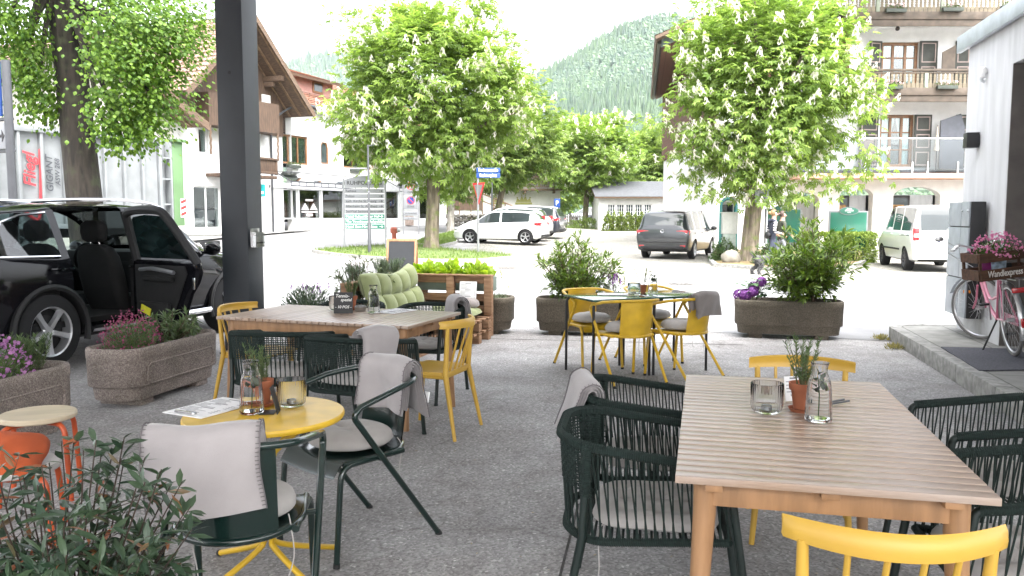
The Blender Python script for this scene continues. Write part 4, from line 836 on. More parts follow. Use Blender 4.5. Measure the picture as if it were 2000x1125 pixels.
# ------------------------------------------------------------------ trees, hedges, shrubs
M_BARK = bark_mat('chestnut_bark', (.07, .055, .04), (.24, .20, .15), (.13, .15, .05))
M_BARKL = bark_mat('linden_bark', (.010, .008, .0065), (.036, .029, .022), (.035, .038, .02))
M_BARKP = bark_mat('pale_bark', (.22, .20, .18), (.45, .42, .38), (.20, .20, .15))
M_CHEST = leafmat('chestnut_leaves', (.125, .205, .04), (.30, .41, .095), .5)
M_LIND = leafmat('linden_leaves', (.045, .11, .012), (.15, .25, .03), .45)
M_TREEM = leafmat('tree_leaves', (.10, .17, .035), (.24, .32, .08), .45)
M_BLOSS = leafmat('chestnut_blossom', (.74, .68, .62), (.86, .84, .78), .45)
M_SHRUB = leafmat('shrub_leaves', (.03, .07, .018), (.09, .15, .035), .25)
M_HEDGE = leafmat('hedge_leaves', (.10, .17, .02), (.26, .33, .06), .35)
M_THUJA = leafmat('thuja_foliage', (.07, .12, .015), (.19, .24, .04), .25)
def palmate():
    V = [(0, 0, 0)]; F = []
    for a in (-78, -40, 0, 40, 78):
        l = 1.0 - abs(a) / 78 * .28; c, s = math.cos(R(a)), math.sin(R(a)); b = len(V)
        for q, t, z in ((-.17, .6, -.06), (0, 1, -.30), (.17, .6, -.06)): V.append(((t * s + q * c) * l, (t * c - q * s) * l, z * l))
        F.append((0, b + 2, b + 1, b))
    return V, F
PALM = palmate()
HEART = ([(0, 0, 0), (.36, .25, -.03), (.40, .55, -.08), (0, 1.0, -.22), (-.40, .55, -.08), (-.36, .25, -.03), (0, .5, .03)], [(0, 1, 2, 6), (6, 2, 3, 3), (6, 3, 4, 4), (0, 6, 4, 5)])
HEART = (HEART[0], [(0, 1, 2, 6), (6, 2, 3, 4), (0, 6, 4, 5)])
def crown_points(r, c, rad, ncl, nper, spread, low=-.75, extra=(), shell=.62):
    C = []
    while len(C) < ncl:
        d = r.normal(0, 1, 3); d /= np.linalg.norm(d)
        if d[2] < low: continue
        lump = 1 + .13 * math.sin(3 * d[0] + 5 * d[2] + c[0]) + .10 * math.sin(6 * d[1] + 4 * d[0])
        C.append(np.array(c) + np.array(rad) * d * lump * (shell + (1 - shell) * r.random() ** .6))
    C = np.array(C + [np.array(e) for e in extra])
    idx = np.repeat(np.arange(len(C)), nper); off = r.normal(0, 1, (len(idx), 3)) * np.array([spread, spread, spread * .5]); P = C[idx] + off
    out = unit(P - np.array(c)) + unit(off) * .7 + r.normal(0, .35, P.shape)
    return C, P, out
def tree(name, label, base, crown, rad, trunk_r, ncl, nper, lf, size, lm, bark, seed, spread=.42, blossoms=0, bsz=.2, low=-1.0, fz=None, fork=.5, lean=(0, 0), limbs=16, cat='tree', group=None, extra=(), shell=.62, npt=9, clear=0):
    r = np.random.default_rng(seed); o = empty(name, base, 0, label, cat, group); base = np.array(base); c = np.array(crown) - base
    C, P, out = crown_points(r, c, rad, ncl, nper, spread, low, [np.array(e) - base for e in extra], shell)
    if clear: k_ = ~((np.abs(P[:, 0] + .02) < clear) & (P[:, 1] < .4) & (P[:, 2] < 5.9)); P, out = P[k_], out[k_]
    top = np.array([c[0] * .8 + lean[0], c[1] * .8 + lean[1], c[2] - rad[2] * .1]); fk = np.array([top[0] * fork, top[1] * fork, fz or (c[2] - rad[2]) * .95 + .15])
    b = MB(); n = 12; fl = [(0, 1.45), (.06, 1.15), (.16, 1.0), (.5, .93), (.8, .88), (1, .92)]; rings = []
    for t, q in fl:
        p = fk * t; w = [1 + .07 * math.sin(k * 1.7 + t * 3 + seed) for k in range(n)]; rings.append([(p[0] + trunk_r * q * w[k] * math.cos(6.2832 * k / n), p[1] + trunk_r * q * w[k] * math.sin(6.2832 * k / n), p[2] - (.1 if t == 0 else 0)) for k in range(n)])
    b.loft(rings)
    b.tube(bez([tuple(fk * .96), tuple(fk * .5 + top * .5 + r.normal(0, .1, 3)), tuple(top), tuple(top + (0, 0, rad[2] * .6))], 5), [trunk_r * .8 * (1 - k / 17) + .012 for k in range(16)], 8)
    b.build('trunk', bark, o)
    g = MB(); sel = r.permutation(len(C))[:limbs]
    for i in sel:
        t0 = fk + (top - fk) * r.uniform(0, .8); e = C[i]; mid = t0 * .45 + e * .55 + np.array([0, 0, .25]) * r.uniform(.2, 1) * rad[2] * .5
        pts = bez([tuple(t0), tuple(mid), tuple(e)], 5); rr = trunk_r * r.uniform(.22, .42); g.tube(pts, [rr * (1 - k / len(pts)) + .012 for k in range(len(pts))], 6)
    g.build('limb', bark, o)
    up = np.tile([0, 0, 1.], (len(P), 1)) + r.normal(0, .35, P.shape); out[:, 2] -= .25
    V, F = scatter(lf[0], lf[1], P, out, up, r.uniform(.7, 1.25, len(P)) * size); npmesh('crown', V, F, lm, o)
    if blossoms:
        k = r.permutation(len(P))[:blossoms * 3]; k = k[np.argsort(-(np.linalg.norm((P[k] - c) / np.array(rad), axis=1)))][:blossoms]; B = P[k] + unit(P[k] - c) * .12; nb_ = npt
        tv = []; tf = []
        for q in range(nb_):                                        # a candle of small florets
            z = q / nb_; rad_ = .33 * (1 - z) + .06
            for m_ in range(3):
                a = 6.283 * (m_ / 3 + q * .37); x, y = rad_ * math.cos(a), rad_ * math.sin(a); i0 = len(tv); h = .13
                tv += [(x - h * math.sin(a), z, y + h * math.cos(a)), (x + h * math.sin(a), z, y - h * math.cos(a)), (x * 1.3, z + .17, y * 1.3)]; tf.append((i0, i0 + 1, i0 + 2))
        fw = np.tile([0, 0, 1.], (len(B), 1)) + unit(P[k] - c) * .35 + r.normal(0, .12, B.shape)
        V, F = scatter(tv, tf, B, fw, r.normal(0, 1, B.shape), r.uniform(.75, 1.25, len(B)) * bsz); npmesh('blossoms', V, F, M_BLOSS, o)
    return o
def px_crown(px, py, d): p = at_d(px, py, d); return (p.x, p.y, p.z)
g1 = gp(843, 491); d = g1.y
tree('chestnut_tree', 'flowering chestnut tree on the grass island, trunk beside the folding chalkboard', g1, px_crown(852, 172, d), (3.5, 3.3, 3.35), .275, 430, 34, PALM, .235, M_CHEST, M_BARK, 11, .37, 700, .27, group='flowering chestnut trees', shell=.45)
g2 = gp(1462, 514); d = g2.y
ex = [px_crown(x, y, d + q) for x, y, q in ((1275, 235, -.4), (1300, 260, .5), (1330, 300, 0), (1700, 300, -.3), (1695, 225, .3), (1700, 340, 0), (1640, 360, -.6), (1560, 385, -.8), (1350, 345, .3), (1380, 370, -.4), (1600, 350, .8), (1480, 390, -1))]
tree('chestnut_tree', 'flowering chestnut tree beside the pale boulder, its crown in front of the hotel', g2, px_crown(1500, 155, d), (2.75, 2.5, 3.25), .29, 400, 34, PALM, .21, M_CHEST, M_BARK, 23, .33, 700, .24, group='flowering chestnut trees', extra=ex, shell=.45)
g3 = fpt(1142, 60); d = g3.y
tree('chestnut_tree', 'smaller chestnut tree on the round shrub bed in the middle distance', g3, px_crown(1152, 298, d), (3.1, 3.0, 2.75), .22, 330, 32, PALM, .30, M_CHEST, M_BARK, 31, .45, 260, .32, group='flowering chestnut trees', shell=.45)
g4 = fpt(962, 48); d = g4.y
tree('broadleaf_tree', 'forked dark-trunked tree behind the blue street name signs', g4, px_crown(985, 268, d), (3.5, 3.0, 2.9), .20, 200, 30, PALM, .34, M_TREEM, M_BARK, 37, .45, 60, .34, fork=1.1, shell=.45)
g5 = fpt(880, 45); d = g5.y
tree('birch_tree', 'slim tree with pale grey trunk behind the first chestnut', g5, px_crown(885, 300, d), (2.2, 2.0, 2.2), .20, 60, 26, PALM, .32, M_TREEM, M_BARKP, 41, .45, shell=.45)
# linden on the left, in front of the trailer
bx_ = at_d(180, 422, 16.0); lb = Vector((bx_.x, 16.0, 0))
hang = [px_crown(x, y, 16 + q) for x, y, q in ((372, 25, -.2), (360, 70, .2), (335, 110, -.3), (310, 150, 0), (300, 190, -.4), (290, 225, -.2), (255, 215, .4), (265, 250, -.5), (240, 270, -.3), (200, 240, -.6), (235, 190, -.8), (330, 60, -.8), (290, 90, -1), (260, 140, -.9), (75, 165, -.5), (45, 130, -.6), (110, 185, -.4), (95, 140, -.8), (125, 205, -.3), (60, 90, -.7), (20, 60, -.4), (115, 215, -.2), (240, 110, -1.1), (300, 30, -1), (220, 40, -1.2), (80, 40, -1.1), (20, 20, -1.2))]
tree('linden_tree', 'tall linden tree with dark furrowed trunk behind the black car', lb, (bx_.x - 1.25, 16.3, 6.9), (2.95, 3.3, 3.3), .34, 190, 170, HEART, .082, M_LIND, M_BARKL, 53, .36, lean=(.45, 0), fork=.9, fz=5.6, low=-.8, clear=.42, extra=[h for h in hang for _ in (0, 1, 2)], limbs=26, shell=.5)

def shrub(name, label, c, rad, n, size, lm, cat='shrub', group=None, lf=(LEAF_V, LEAF_F), box=False, seed=1, stems=6, parent=None):
    r = np.random.default_rng(seed); o = empty(name, (c[0], c[1], c[2]), 0, label, cat, group, parent); rad = np.array(rad)
    if box:
        P = r.uniform(-1, 1, (n, 3)); k = r.integers(0, 3, n); sg = np.where(r.random(n) < .5, -1., 1.); P[np.arange(n), k] = sg * r.uniform(.78, 1.04, n); out = np.zeros((n, 3)); out[np.arange(n), k] = sg; P = P * rad + (0, 0, rad[2]); out = out + r.normal(0, .6, (n, 3))
    else:
        dd = unit(r.normal(0, 1, (n, 3))); dd[:, 2] = abs(dd[:, 2]) * 1.15 - .15; lump = 1 + .16 * np.sin(dd[:, 0] * 5 + seed) * np.sin(dd[:, 1] * 6) + .1 * np.sin(dd[:, 2] * 9 + dd[:, 0] * 7); P = dd * rad * (lump * (.55 + .45 * r.random(n) ** .5))[:, None]; out = dd + r.normal(0, .6, (n, 3)); P[:, 2] = np.maximum(P[:, 2], .02)
    V, F = scatter(lf[0], lf[1], P, out, r.normal(0, .6, (n, 3)) + (0, 0, 1), r.uniform(.6, 1.3, n) * size); npmesh('foliage', V, F, lm, o)
    b = MB()
    for i in range(stems):
        a = r.uniform(0, 6.28); q = r.uniform(.3, .8); hh = rad[2] * (1.4 if box else .8); b.tube([(rad[0] * .3 * math.cos(a), rad[1] * .3 * math.sin(a), 0), (rad[0] * q * math.cos(a), rad[1] * q * math.sin(a), hh)], .02, 5)
    b.build('stem', M_BARKL, o); return o
p = gp(1416, 512); shrub('low_shrub', 'dark green low shrub left of the right-hand chestnut trunk', p, (.50, .45, .70), 2600, .085, M_SHRUB, group='shrubs in the planting bed', seed=4)
p = gp(1508, 520); shrub('low_shrub', 'dark green low shrub between the chestnut trunk and the walkers', p, (.55, .5, .72), 2600, .085, M_SHRUB, group='shrubs in the planting bed', seed=5)
for i, (px, lab) in enumerate(((1612, 'yellow-green clipped hedge shrub behind the bushy planter'), (1662, 'yellow-green clipped hedge shrub beside the white van'))):
    p = gp(px, 512); shrub('hedge', lab, p, (.62, .5, .47), 8500, .085, M_HEDGE, 'hedge', 'hedge along the hotel', box=True, seed=8 + i)
p = fpt(1150, 58); shrub('ground_shrub', 'wide low green shrub bed around the smaller chestnut trunk', p, (1.75, 1.1, .72), 4500, .10, M_TREEM, seed=12)
for i in range(7):
    px = 1186 + i * 13; p = fpt(px, 54.9); shrub('thuja_bush', 'yellow-green thuja bush of the hedge in front of the low white building', (p.x, p.y - .5, p.z), (.36, .4, 1.15), 900, .15, M_THUJA, 'hedge bush', 'thuja hedge of the low white building', seed=20 + i, stems=2)
def far_tree(name, lab, px, py_top, Y, rad, lm, seed, conifer=False):
    x = at_d(px, 420, Y).x; zt = at_d(px, py_top, Y).z; g = gz(x, Y)
    return tree(name, lab, (x, Y, g), (x, Y, zt - rad[2]), rad, .22, 90, 22, PALM, .55, lm, M_BARK, seed, .6, shell=.4, group='trees behind the far houses', limbs=8)
far_tree('broadleaf_tree', 'green tree rising behind the low white building, left of the hotel', 1268, 255, 70, (3.4, 3, 3.6), M_TREEM, 61)
far_tree('broadleaf_tree', 'darker tree half hidden behind the hotel corner', 1320, 240, 66, (3.0, 3, 3.6), M_TREEM, 62)
far_tree('broadleaf_tree', 'tree behind the barn roof', 930, 300, 76, (3.4, 3, 3.2), M_TREEM, 64)
far_tree('broadleaf_tree', 'tree right behind the white house balcony', 1050, 318, 80, (4.4, 3, 3.0), M_TREEM, 65)
# picket fence at the far end
p0 = fpt(1088, 60.5); p1 = fpt(1140, 61); o = empty('picket_fence', p0, math.atan2(p1.y - p0.y, p1.x - p0.x), 'weathered grey picket fence left of the far parked cars', 'fence'); L = (p1 - p0).length; b = MB()
for i in range(int(L / .16)): b.box((i * .16, 0, .45), (.09, .025, .9), .01)
for z in (.25, .7): b.box((L / 2, .03, z), (L, .04, .08))
b.build('pickets', mk('weathered_wood', (.30, .28, .25), .9, var=.2, vs=6), o)
b = MB()
for i in range(3): b.box((L * i / 2, .06, .5), (.1, .1, 1.0))
b.build('post', MATS['weathered_wood'], o)
# boulder
p = gp(1427, 517); b = MB(); P = []
for i in range(13):
    t = math.pi * i / 12; row = []
    for k in range(20):
        a = 6.2832 * k / 20; q = 1 + .06 * math.sin(a * 2 + 1) + .05 * math.sin(a * 3 + t * 4) + .03 * math.sin(a * 5 - t * 6); row.append((.29 * q * math.sin(t) * math.cos(a), .24 * q * math.sin(t) * math.sin(a), .21 + .24 * q * math.cos(t)))
    P.append(row)
b.grid(P, closed=True); o = b.build('boulder', mk('pale_boulder', (.20, .185, .155), .9, var=.2, vs=5, bump=.5, bs=25), angle=80); o.location = p; tag(o, 'smooth pale boulder lying beside the right-hand chestnut trunk', 'boulder')
# ------------------------------------------------------------------ vehicles
M_TYRE = mk('tyre_rubber', (.007, .007, .008), .85, bump=.2, bs=90)
M_RIM = mk('alloy_rim', (.55, .56, .58), .32, metal=.75, var=.05)
M_CARG = mk('car_glass', (.028, .036, .038), .03, var=.2, vs=1.2, **{'Specular IOR Level': .75})
M_BLKP = mk('black_plastic', (.009, .009, .010), .65, var=.1)
M_CHROME = mk('chrome', (.75, .76, .78), .12, metal=1.0, var=.02)
M_RED = mk('tail_lamp_red', (.42, .015, .02), .15, var=.25, vs=14, **{'Coat Weight': .6}); M_CLEAR = mk('lamp_clear', (.55, .57, .6), .1, var=.2, vs=9, **{'Coat Weight': .6}); M_ORANGE = mk('lamp_orange', (.75, .24, .02), .2, var=.15)
M_PLATE = mk('number_plate', (.70, .70, .70), .5, var=.02); M_EUB = mk('plate_blue', (.02, .08, .42), .5)
def paint(name, c): return mk(name, c, .28, var=.03, vs=2, **{'Coat Weight': 1.0, 'Coat Roughness': .04})
def wheel(parent, loc, r, w, side, spokes=5, rim=None):
    b = MB(); prof = [(r * .66, -w / 2), (r * .86, -w / 2), (r * .97, -w * .42), (r, -w * .28), (r, w * .28), (r * .97, w * .42), (r * .86, w / 2), (r * .66, w / 2), (r * .64, w * .3), (r * .64, -w * .3), (r * .66, -w / 2)]
    b.T((0, 0, 0), 0, 0, R(90)); b.lathe(prof, 36, cap=False); o = b.build('wheel', M_TYRE, parent); o.location = loc
    g = MB(); g.T((0, 0, 0), 0, 0, R(90) * side)                       # lathe axis -> outward
    g.lathe([(r * .655, -.1), (r * .66, w * .36), (r * .69, w * .47), (r * .67, w * .50), (r * .62, w * .44), (r * .60, -.06)], 36)
    g.lathe([(0, w * .30), (r * .13, w * .32), (r * .16, w * .26), (r * .16, 0)], 20)
    for k in range(spokes):
        a = 6.2832 * k / spokes; c, s = math.cos(a), math.sin(a); rr = []
        for q, wd, z, th in ((.12, .085, .27, .10), (.35, .075, .31, .08), (.58, .10, .36, .06), (.655, .13, .40, .05)):
            ring = []
            for u, v in ((-1, -1), (1, -1), (.7, 1), (-.7, 1)): x = r * q; y = u * r * wd; ring.append((x * c - y * s, x * s + y * c, w * (z + v * th)))
            rr.append(ring)
        g.loft(rr)
    g.build('rim', rim or M_RIM, o, angle=30)
    d = MB(); d.T((0, 0, 0), 0, 0, R(90) * side); d.lathe([(0, -.02), (r * .60, -.02), (r * .60, 0), (0, 0)], 24); d.lathe([(0, .02), (r * .42, .02), (r * .42, .035), (0, .035)], 24); d.build('brake_disc', M_BLKP, o)
    return o
# side outlines, fraction of length from the rear: (f, ztop, zbelt, zbottom, width low, width belt, width top) heights in H, widths in W/2
SHAPES = {
 'hatch': [(0, .50, .47, .24, .80, .80, .70), (.012, .60, .54, .20, .92, .90, .74), (.035, .70, .60, .17, .97, .95, .78), (.06, .76, .635, .15, .99, .97, .76), (.115, .93, .655, .14, 1, .985, .72), (.16, .97, .65, .13, 1, .985, .73), (.30, .995, .64, .13, 1, .985, .75), (.44, 1, .63, .13, 1, .985, .76), (.46, 1, .63, .13, 1, .985, .76), (.56, .975, .62, .13, 1, .985, .75), (.60, .94, .615, .13, 1, .985, .74), (.68, .81, .61, .13, 1, .98, .77), (.755, .665, .605, .13, 1, .97, .80), (.80, .64, .585, .13, 1, .95, .78), (.90, .585, .53, .14, .99, .90, .72), (.955, .52, .47, .15, .95, .84, .66), (.985, .43, .40, .17, .88, .76, .6), (1, .34, .32, .2, .78, .68, .55)],
 'van': [(0, .50, .47, .22, .86, .88, .74), (.008, .64, .56, .19, .95, .95, .78), (.03, .78, .585, .17, .99, .975, .77), (.055, .93, .59, .16, 1, .98, .76), (.08, .965, .59, .15, 1, .98, .765), (.20, .99, .59, .14, 1, .985, .775), (.24, .993, .59, .14, 1, .985, .775), (.42, 1, .585, .14, 1, .985, .78), (.44, 1, .585, .14, 1, .985, .78), (.60, .985, .58, .14, 1, .985, .78), (.64, .965, .575, .14, 1, .985, .77), (.72, .83, .57, .14, 1, .98, .79), (.80, .665, .565, .14, 1, .97, .82), (.84, .62, .55, .14, 1, .95, .80), (.92, .56, .50, .15, .98, .90, .74), (.965, .48, .44, .16, .92, .82, .66), (.99, .39, .37, .18, .84, .74, .58), (1, .32, .3, .2, .76, .66, .52)],
 'boxvan': [(0, .46, .44, .22, .88, .88, .78), (.006, .62, .585, .19, .97, .96, .82), (.015, .80, .60, .17, 1, .97, .83), (.03, .955, .60, .16, 1, .975, .82), (.06, .985, .60, .15, 1, .98, .83), (.30, 1, .60, .14, 1, .985, .84), (.32, 1, .60, .14, 1, .985, .84), (.52, 1, .60, .14, 1, .985, .84), (.54, 1, .60, .14, 1, .985, .84), (.64, .985, .595, .14, 1, .985, .83), (.68, .95, .59, .14, 1, .985, .82), (.74, .82, .585, .14, 1, .98, .84), (.81, .66, .575, .14, 1, .97, .86), (.85, .62, .56, .14, 1, .95, .84), (.93, .56, .51, .15, .98, .9, .78), (.97, .47, .44, .16, .92, .82, .7), (1, .34, .32, .2, .8, .7, .6)],
 'suv': [(0, .50, .47, .24, .82, .82, .70), (.012, .62, .56, .20, .93, .92, .76), (.035, .72, .63, .18, .98, .96, .79), (.055, .80, .655, .17, .99, .975, .77), (.10, .93, .67, .16, 1, .985, .73), (.135, .965, .665, .16, 1, .985, .735), (.24, .987, .655, .15, 1, .985, .75), (.26, .99, .655, .15, 1, .985, .75), (.43, 1, .64, .15, 1, .985, .765), (.46, 1, .64, .15, 1, .985, .765), (.55, .99, .635, .15, 1, .985, .765), (.60, .95, .63, .15, 1, .985, .76), (.67, .83, .625, .15, 1, .98, .78), (.735, .69, .62, .15, 1, .97, .82), (.78, .665, .60, .15, 1, .95, .80), (.90, .61, .55, .16, .99, .90, .74), (.955, .55, .50, .17, .95, .84, .68), (.985, .45, .42, .18, .88, .76, .6), (1, .36, .34, .22, .78, .68, .55)]}
def dense(rows, per=3):
    """smooth the outline between control rows, keep the rows themselves"""
    A = np.array(rows); out = []; F = A[:, 0]
    for i in range(len(A) - 1):
        for k in range(per):
            t = k / per
            if k == 0: out.append(A[i]); continue
            q = (1 - t) * A[i] + t * A[i + 1]
            h = F[i + 1] - F[i]
            def tan_(j):
                if j <= 0 or j >= len(A) - 1: return (A[min(j + 1, len(A) - 1)] - A[max(j - 1, 0)]) / max(F[min(j + 1, len(A) - 1)] - F[max(j - 1, 0)], 1e-6)
                a = (A[j] - A[j - 1]) / max(F[j] - F[j - 1], 1e-6); b = (A[j + 1] - A[j]) / max(F[j + 1] - F[j], 1e-6); s = np.where(a * b > 0, 2 * a * b / np.where(abs(a + b) < 1e-9, 1, a + b), 0); return s
            m0, m1 = tan_(i) * h, tan_(i + 1) * h; t2, t3 = t * t, t ** 3
            c = (2 * t3 - 3 * t2 + 1) * A[i] + (t3 - 2 * t2 + t) * m0 + (-2 * t3 + 3 * t2) * A[i + 1] + (t3 - t2) * m1; c[0] = q[0]; out.append(c)
    out.append(A[-1]); return out
def car(name, label, loc, rz, shape, L, W, H, pm, wb, rear_oh, wr, side=(.13, .71), pillars=((.435, .465),), ws=(.615, .75), rw=(.04, .11), group=None, spokes=5, plate=None, rails=False, plate_f=(0,), glass=None, opening=None, rim=None, clad=0.0, tail=None, cat='car', headl=True):
    o = empty(name, loc, rz, label, cat, group); rows = dense(SHAPES[shape]); b = MB(); rings = []
    for f, zt, zb, z0, wl, wbt, wt in rows:
        y = (f - .5) * L; h = W / 2; zt, zb, z0 = zt * H, zb * H, z0 * H; zb = min(zb, zt - .015)
        half = [(wl * h * .82, z0), (wl * h * .925, z0 + .05), (wl * h * .955, z0 + .16), (wl * h * 1.004, z0 * .33 + zb * .67), (wbt * h * 1.002, zb - .07), (wbt * h * .985, zb), (wbt * h * .972, zb + .012 if zt - zb > .05 else zb + .004), (wt * h + .012, zt - min(.07, (zt - zb) * .35)), (wt * h * .93, zt - min(.03, (zt - zb) * .2)), (wt * h * .6, zt - .004 if zt - zb > .1 else zt - .002)]
        rings.append([(x, y, z) for x, z in half] + [(0, y, zt)] + [(-x, y, z) for x, z in half[::-1]] + [(0, y, z0)])
    n = len(rings[0]); fs = []; mi = []
    for i in range(len(rings) - 1):
        fm = (rows[i][0] + rows[i + 1][0]) / 2
        for k in range(n):
            k2 = (k + 1) % n; sd = k in (6, 13); top = k in (7, 8, 9, 10, 11, 12)
            m = 0
            if sd and side[0] < fm < side[1] and not any(a < fm < c for a, c in pillars) and (rows[i][1] - rows[i][2]) * H > .10: m = 1
            if (k in (8, 9, 10, 11)) and (ws[0] < fm < ws[1] or rw[0] < fm < rw[1]): m = 1
            if k in (0, 1, n - 1, n - 2, n - 3, 19, 20): m = 2 if k in (0, n - 1, n - 2) else m
            if opening and k in (2, 3, 4, 5, 6, 7) and opening[0] < fm < opening[1]: m = 3
            fs.append((i * n + k, i * n + k2, (i + 1) * n + k2, (i + 1) * n + k)); mi.append(m)
    V = [p for r in rings for p in r]; keep = [i for i, m in enumerate(mi) if m != 9]
    fs2 = [fs[i] for i in keep] + [tuple(range(n - 1, -1, -1)), tuple((len(rings) - 1) * n + k for k in range(n))]; mi2 = [mi[i] for i in keep] + [0, 0]
    me = bpy.data.meshes.new('body'); me.from_pydata(V, [], fs2)
    for m in (pm, M_CARG, M_BLKP, M_TYRE): me.materials.append(m)
    me.polygons.foreach_set('material_index', mi2); me.polygons.foreach_set('use_smooth', [True] * len(fs2))
    bm = bmesh.new(); bm.from_mesh(me); bmesh.ops.recalc_face_normals(bm, faces=bm.faces); bm.to_mesh(me); bm.free()
    body = bpy.data.objects.new('body', me); COL.objects.link(body)
    ya = -L / 2 + rear_oh; yb = ya + wb; cut = MB(); cut.mat(2)
    for y in (ya, yb):
        for s in (-1, 1): cut.T((s * (W / 2 - .08), y, wr * 1.0), 0, 0, R(90)); cut.lathe([(0, -.22), (wr * 1.13, -.22), (wr * 1.13, .22), (0, .22)], 40)
    co = cut.build('cutter', [pm, M_CARG, M_BLKP, M_TYRE]); md = body.modifiers.new('arches', 'BOOLEAN'); md.object = co; md.operation = 'DIFFERENCE'; md.solver = 'EXACT'
    bpy.context.view_layer.update(); m2 = bpy.data.meshes.new_from_object(body.evaluated_get(bpy.context.evaluated_depsgraph_get())); body.modifiers.clear(); body.data = m2; bpy.data.objects.remove(co)
    # glass becomes a part of its own
    bm = bmesh.new(); bm.from_mesh(m2); gl = [f for f in bm.faces if f.material_index == 1]; g2 = bm.copy()
    gl += [f for f in bm.faces if f.material_index == 3]
    bmesh.ops.delete(bm, geom=gl, context='FACES'); bm.to_mesh(m2); bm.free(); bmesh.ops.delete(g2, geom=[f for f in g2.faces if f.material_index != 1], context='FACES')
    for f in g2.faces: f.material_index = 0; f.tag = False
    for f0 in list(g2.faces):                                       # every pane its own part
        if f0.tag: continue
        f0.tag = True; st_ = [f0]; isl_ = []
        while st_:
            f = st_.pop(); isl_.append(f)
            for e in f.edges:
                for q_ in e.link_faces:
                    if not q_.tag: q_.tag = True; st_.append(q_)
        vid = {}; fl_ = [[vid.setdefault(v, len(vid)) for v in f.verts] for f in isl_]; gm = bpy.data.meshes.new('window'); gm.from_pydata([tuple(v.co) for v in vid], [], fl_); gm.polygons.foreach_set('use_smooth', [True] * len(fl_)); gm.materials.append(glass or M_CARG); go = bpy.data.objects.new('window', gm); COL.objects.link(go); go.parent = o
    g2.free(); body.parent = o; m2.set_sharp_from_angle(angle=R(45))
    for y in (ya, yb):
        for s in (-1, 1): wheel(o, (s * (W / 2 - .125), y, wr), wr, .225, s, spokes, rim)
    def section(f): 
        A = np.array(SHAPES[shape]); return [np.interp(f, A[:, 0], A[:, j]) for j in range(7)]
    for s in (-1, 1):                                                # mirrors, handles, sill, window line
        f = ws[1] - .035; q = section(f); b = MB(); b.sphere((s * (W / 2 + .10), (f - .5) * L, q[2] * H + .08), (.12, .07, .085), 12, 8); b.box((s * (W / 2 + .0), (f - .5) * L, q[2] * H + .03), (.16, .06, .04), .015); mo = b.build('mirror', pm, o)
        for pf in [p_[0] for p_ in pillars] + [side[0] + .12]:
            q = section(pf); b = MB(); b.box((s * (W / 2 + .006), (pf - .5) * L + .02, q[2] * H - .10), (.03, .17, .028), .012); b.build('handle', pm, o)
        if clad: b = MB(); b.tube([(s * (W / 2 + .004), ya + wr * 1.25, H * .21), (s * (W / 2 + .004), yb - wr * 1.25, H * .21)], .035, 6); b.build('sill', M_CHROME if clad > 1 else M_BLKP, o)
    if rails:
        b = MB()
        for s in (-1, 1):
            pts = [(s * section(f)[6] * W / 2 * .95, (f - .5) * L, section(f)[1] * H + dz) for f, dz in ((.10, -.02), (.13, .03), (.3, .035), (.5, .035), (.60, .03), (.63, -.02))]; b.tube(bez(pts, 4), .02, 6)
        b.build('roof_rail', M_CHROME, o)
    zt = section(.02)[2] * H; w2 = W / 2
    tw, th, tz, ty = tail or (.36, .17, .02, 0)
    for s in (-1, 1):
        b = MB(); b.box((s * (w2 * .93 - tw / 2), -L / 2 + .10 + ty, zt + tz), (tw, .16, th), .03); b.box((s * (w2 * .955), -L / 2 + .20 + ty, zt + tz), (.05, .22, th * .9), .02); t_ = b.build('taillight', M_RED, o)
        b = MB(); b.box((s * (w2 * .93 - tw / 2), -L / 2 + .022 + ty, zt + tz - th * .1), (tw * .8, .01, th * .22), .003); b.build('lens', M_CLEAR, t_)
        if headl: b = MB(); b.sphere((s * w2 * .74, L / 2 - .20, H * .45), (.17, .16, .075), 12, 8); b.build('headlight', M_CLEAR, o)
    b = MB(); b.box((0, -L / 2 + .01, H * .25), (W * .8, .06, .10), .02); b.build('bumper_trim', M_BLKP, o)
    if plate:
        zp = plate[1] * H; yp = -L / 2 + plate[2]; b = MB(); b.box((0, yp, zp), (.52, .02, .11), .004); po = b.build('number_plate', M_PLATE, o)
        b = MB(); b.box((-.24, yp - .0112, zp), (.04, .004, .10)); b.build('country_strip', M_EUB, po, smooth=False); text(plate[0], .085, M_DARK, (.02, yp - .0125, zp), (R(90), 0, 0), po, 'plate_lettering')
    return o, section
def emblem(o, y, z, r=.06):
    b = MB(); b.tube([(r * math.cos(a), y, z + r * math.sin(a)) for a in np.linspace(0, 6.283, 25)[:-1]], .008, 6, closed=True); b.tube([(-r * .55, y, z + r * .75), (-.2 * r, y, z - r * .1), (0, y, z + r * .2), (r * .2, y, z - r * .1), (r * .55, y, z + r * .75)], .006, 5); b.tube([(-r * .85, y, z + r * .25), (-.3 * r, y, z - r * .8), (0, y, z - r * .2), (r * .3, y, z - r * .8), (r * .85, y, z + r * .25)], .006, 5); return b.build('emblem', M_CHROME, o)
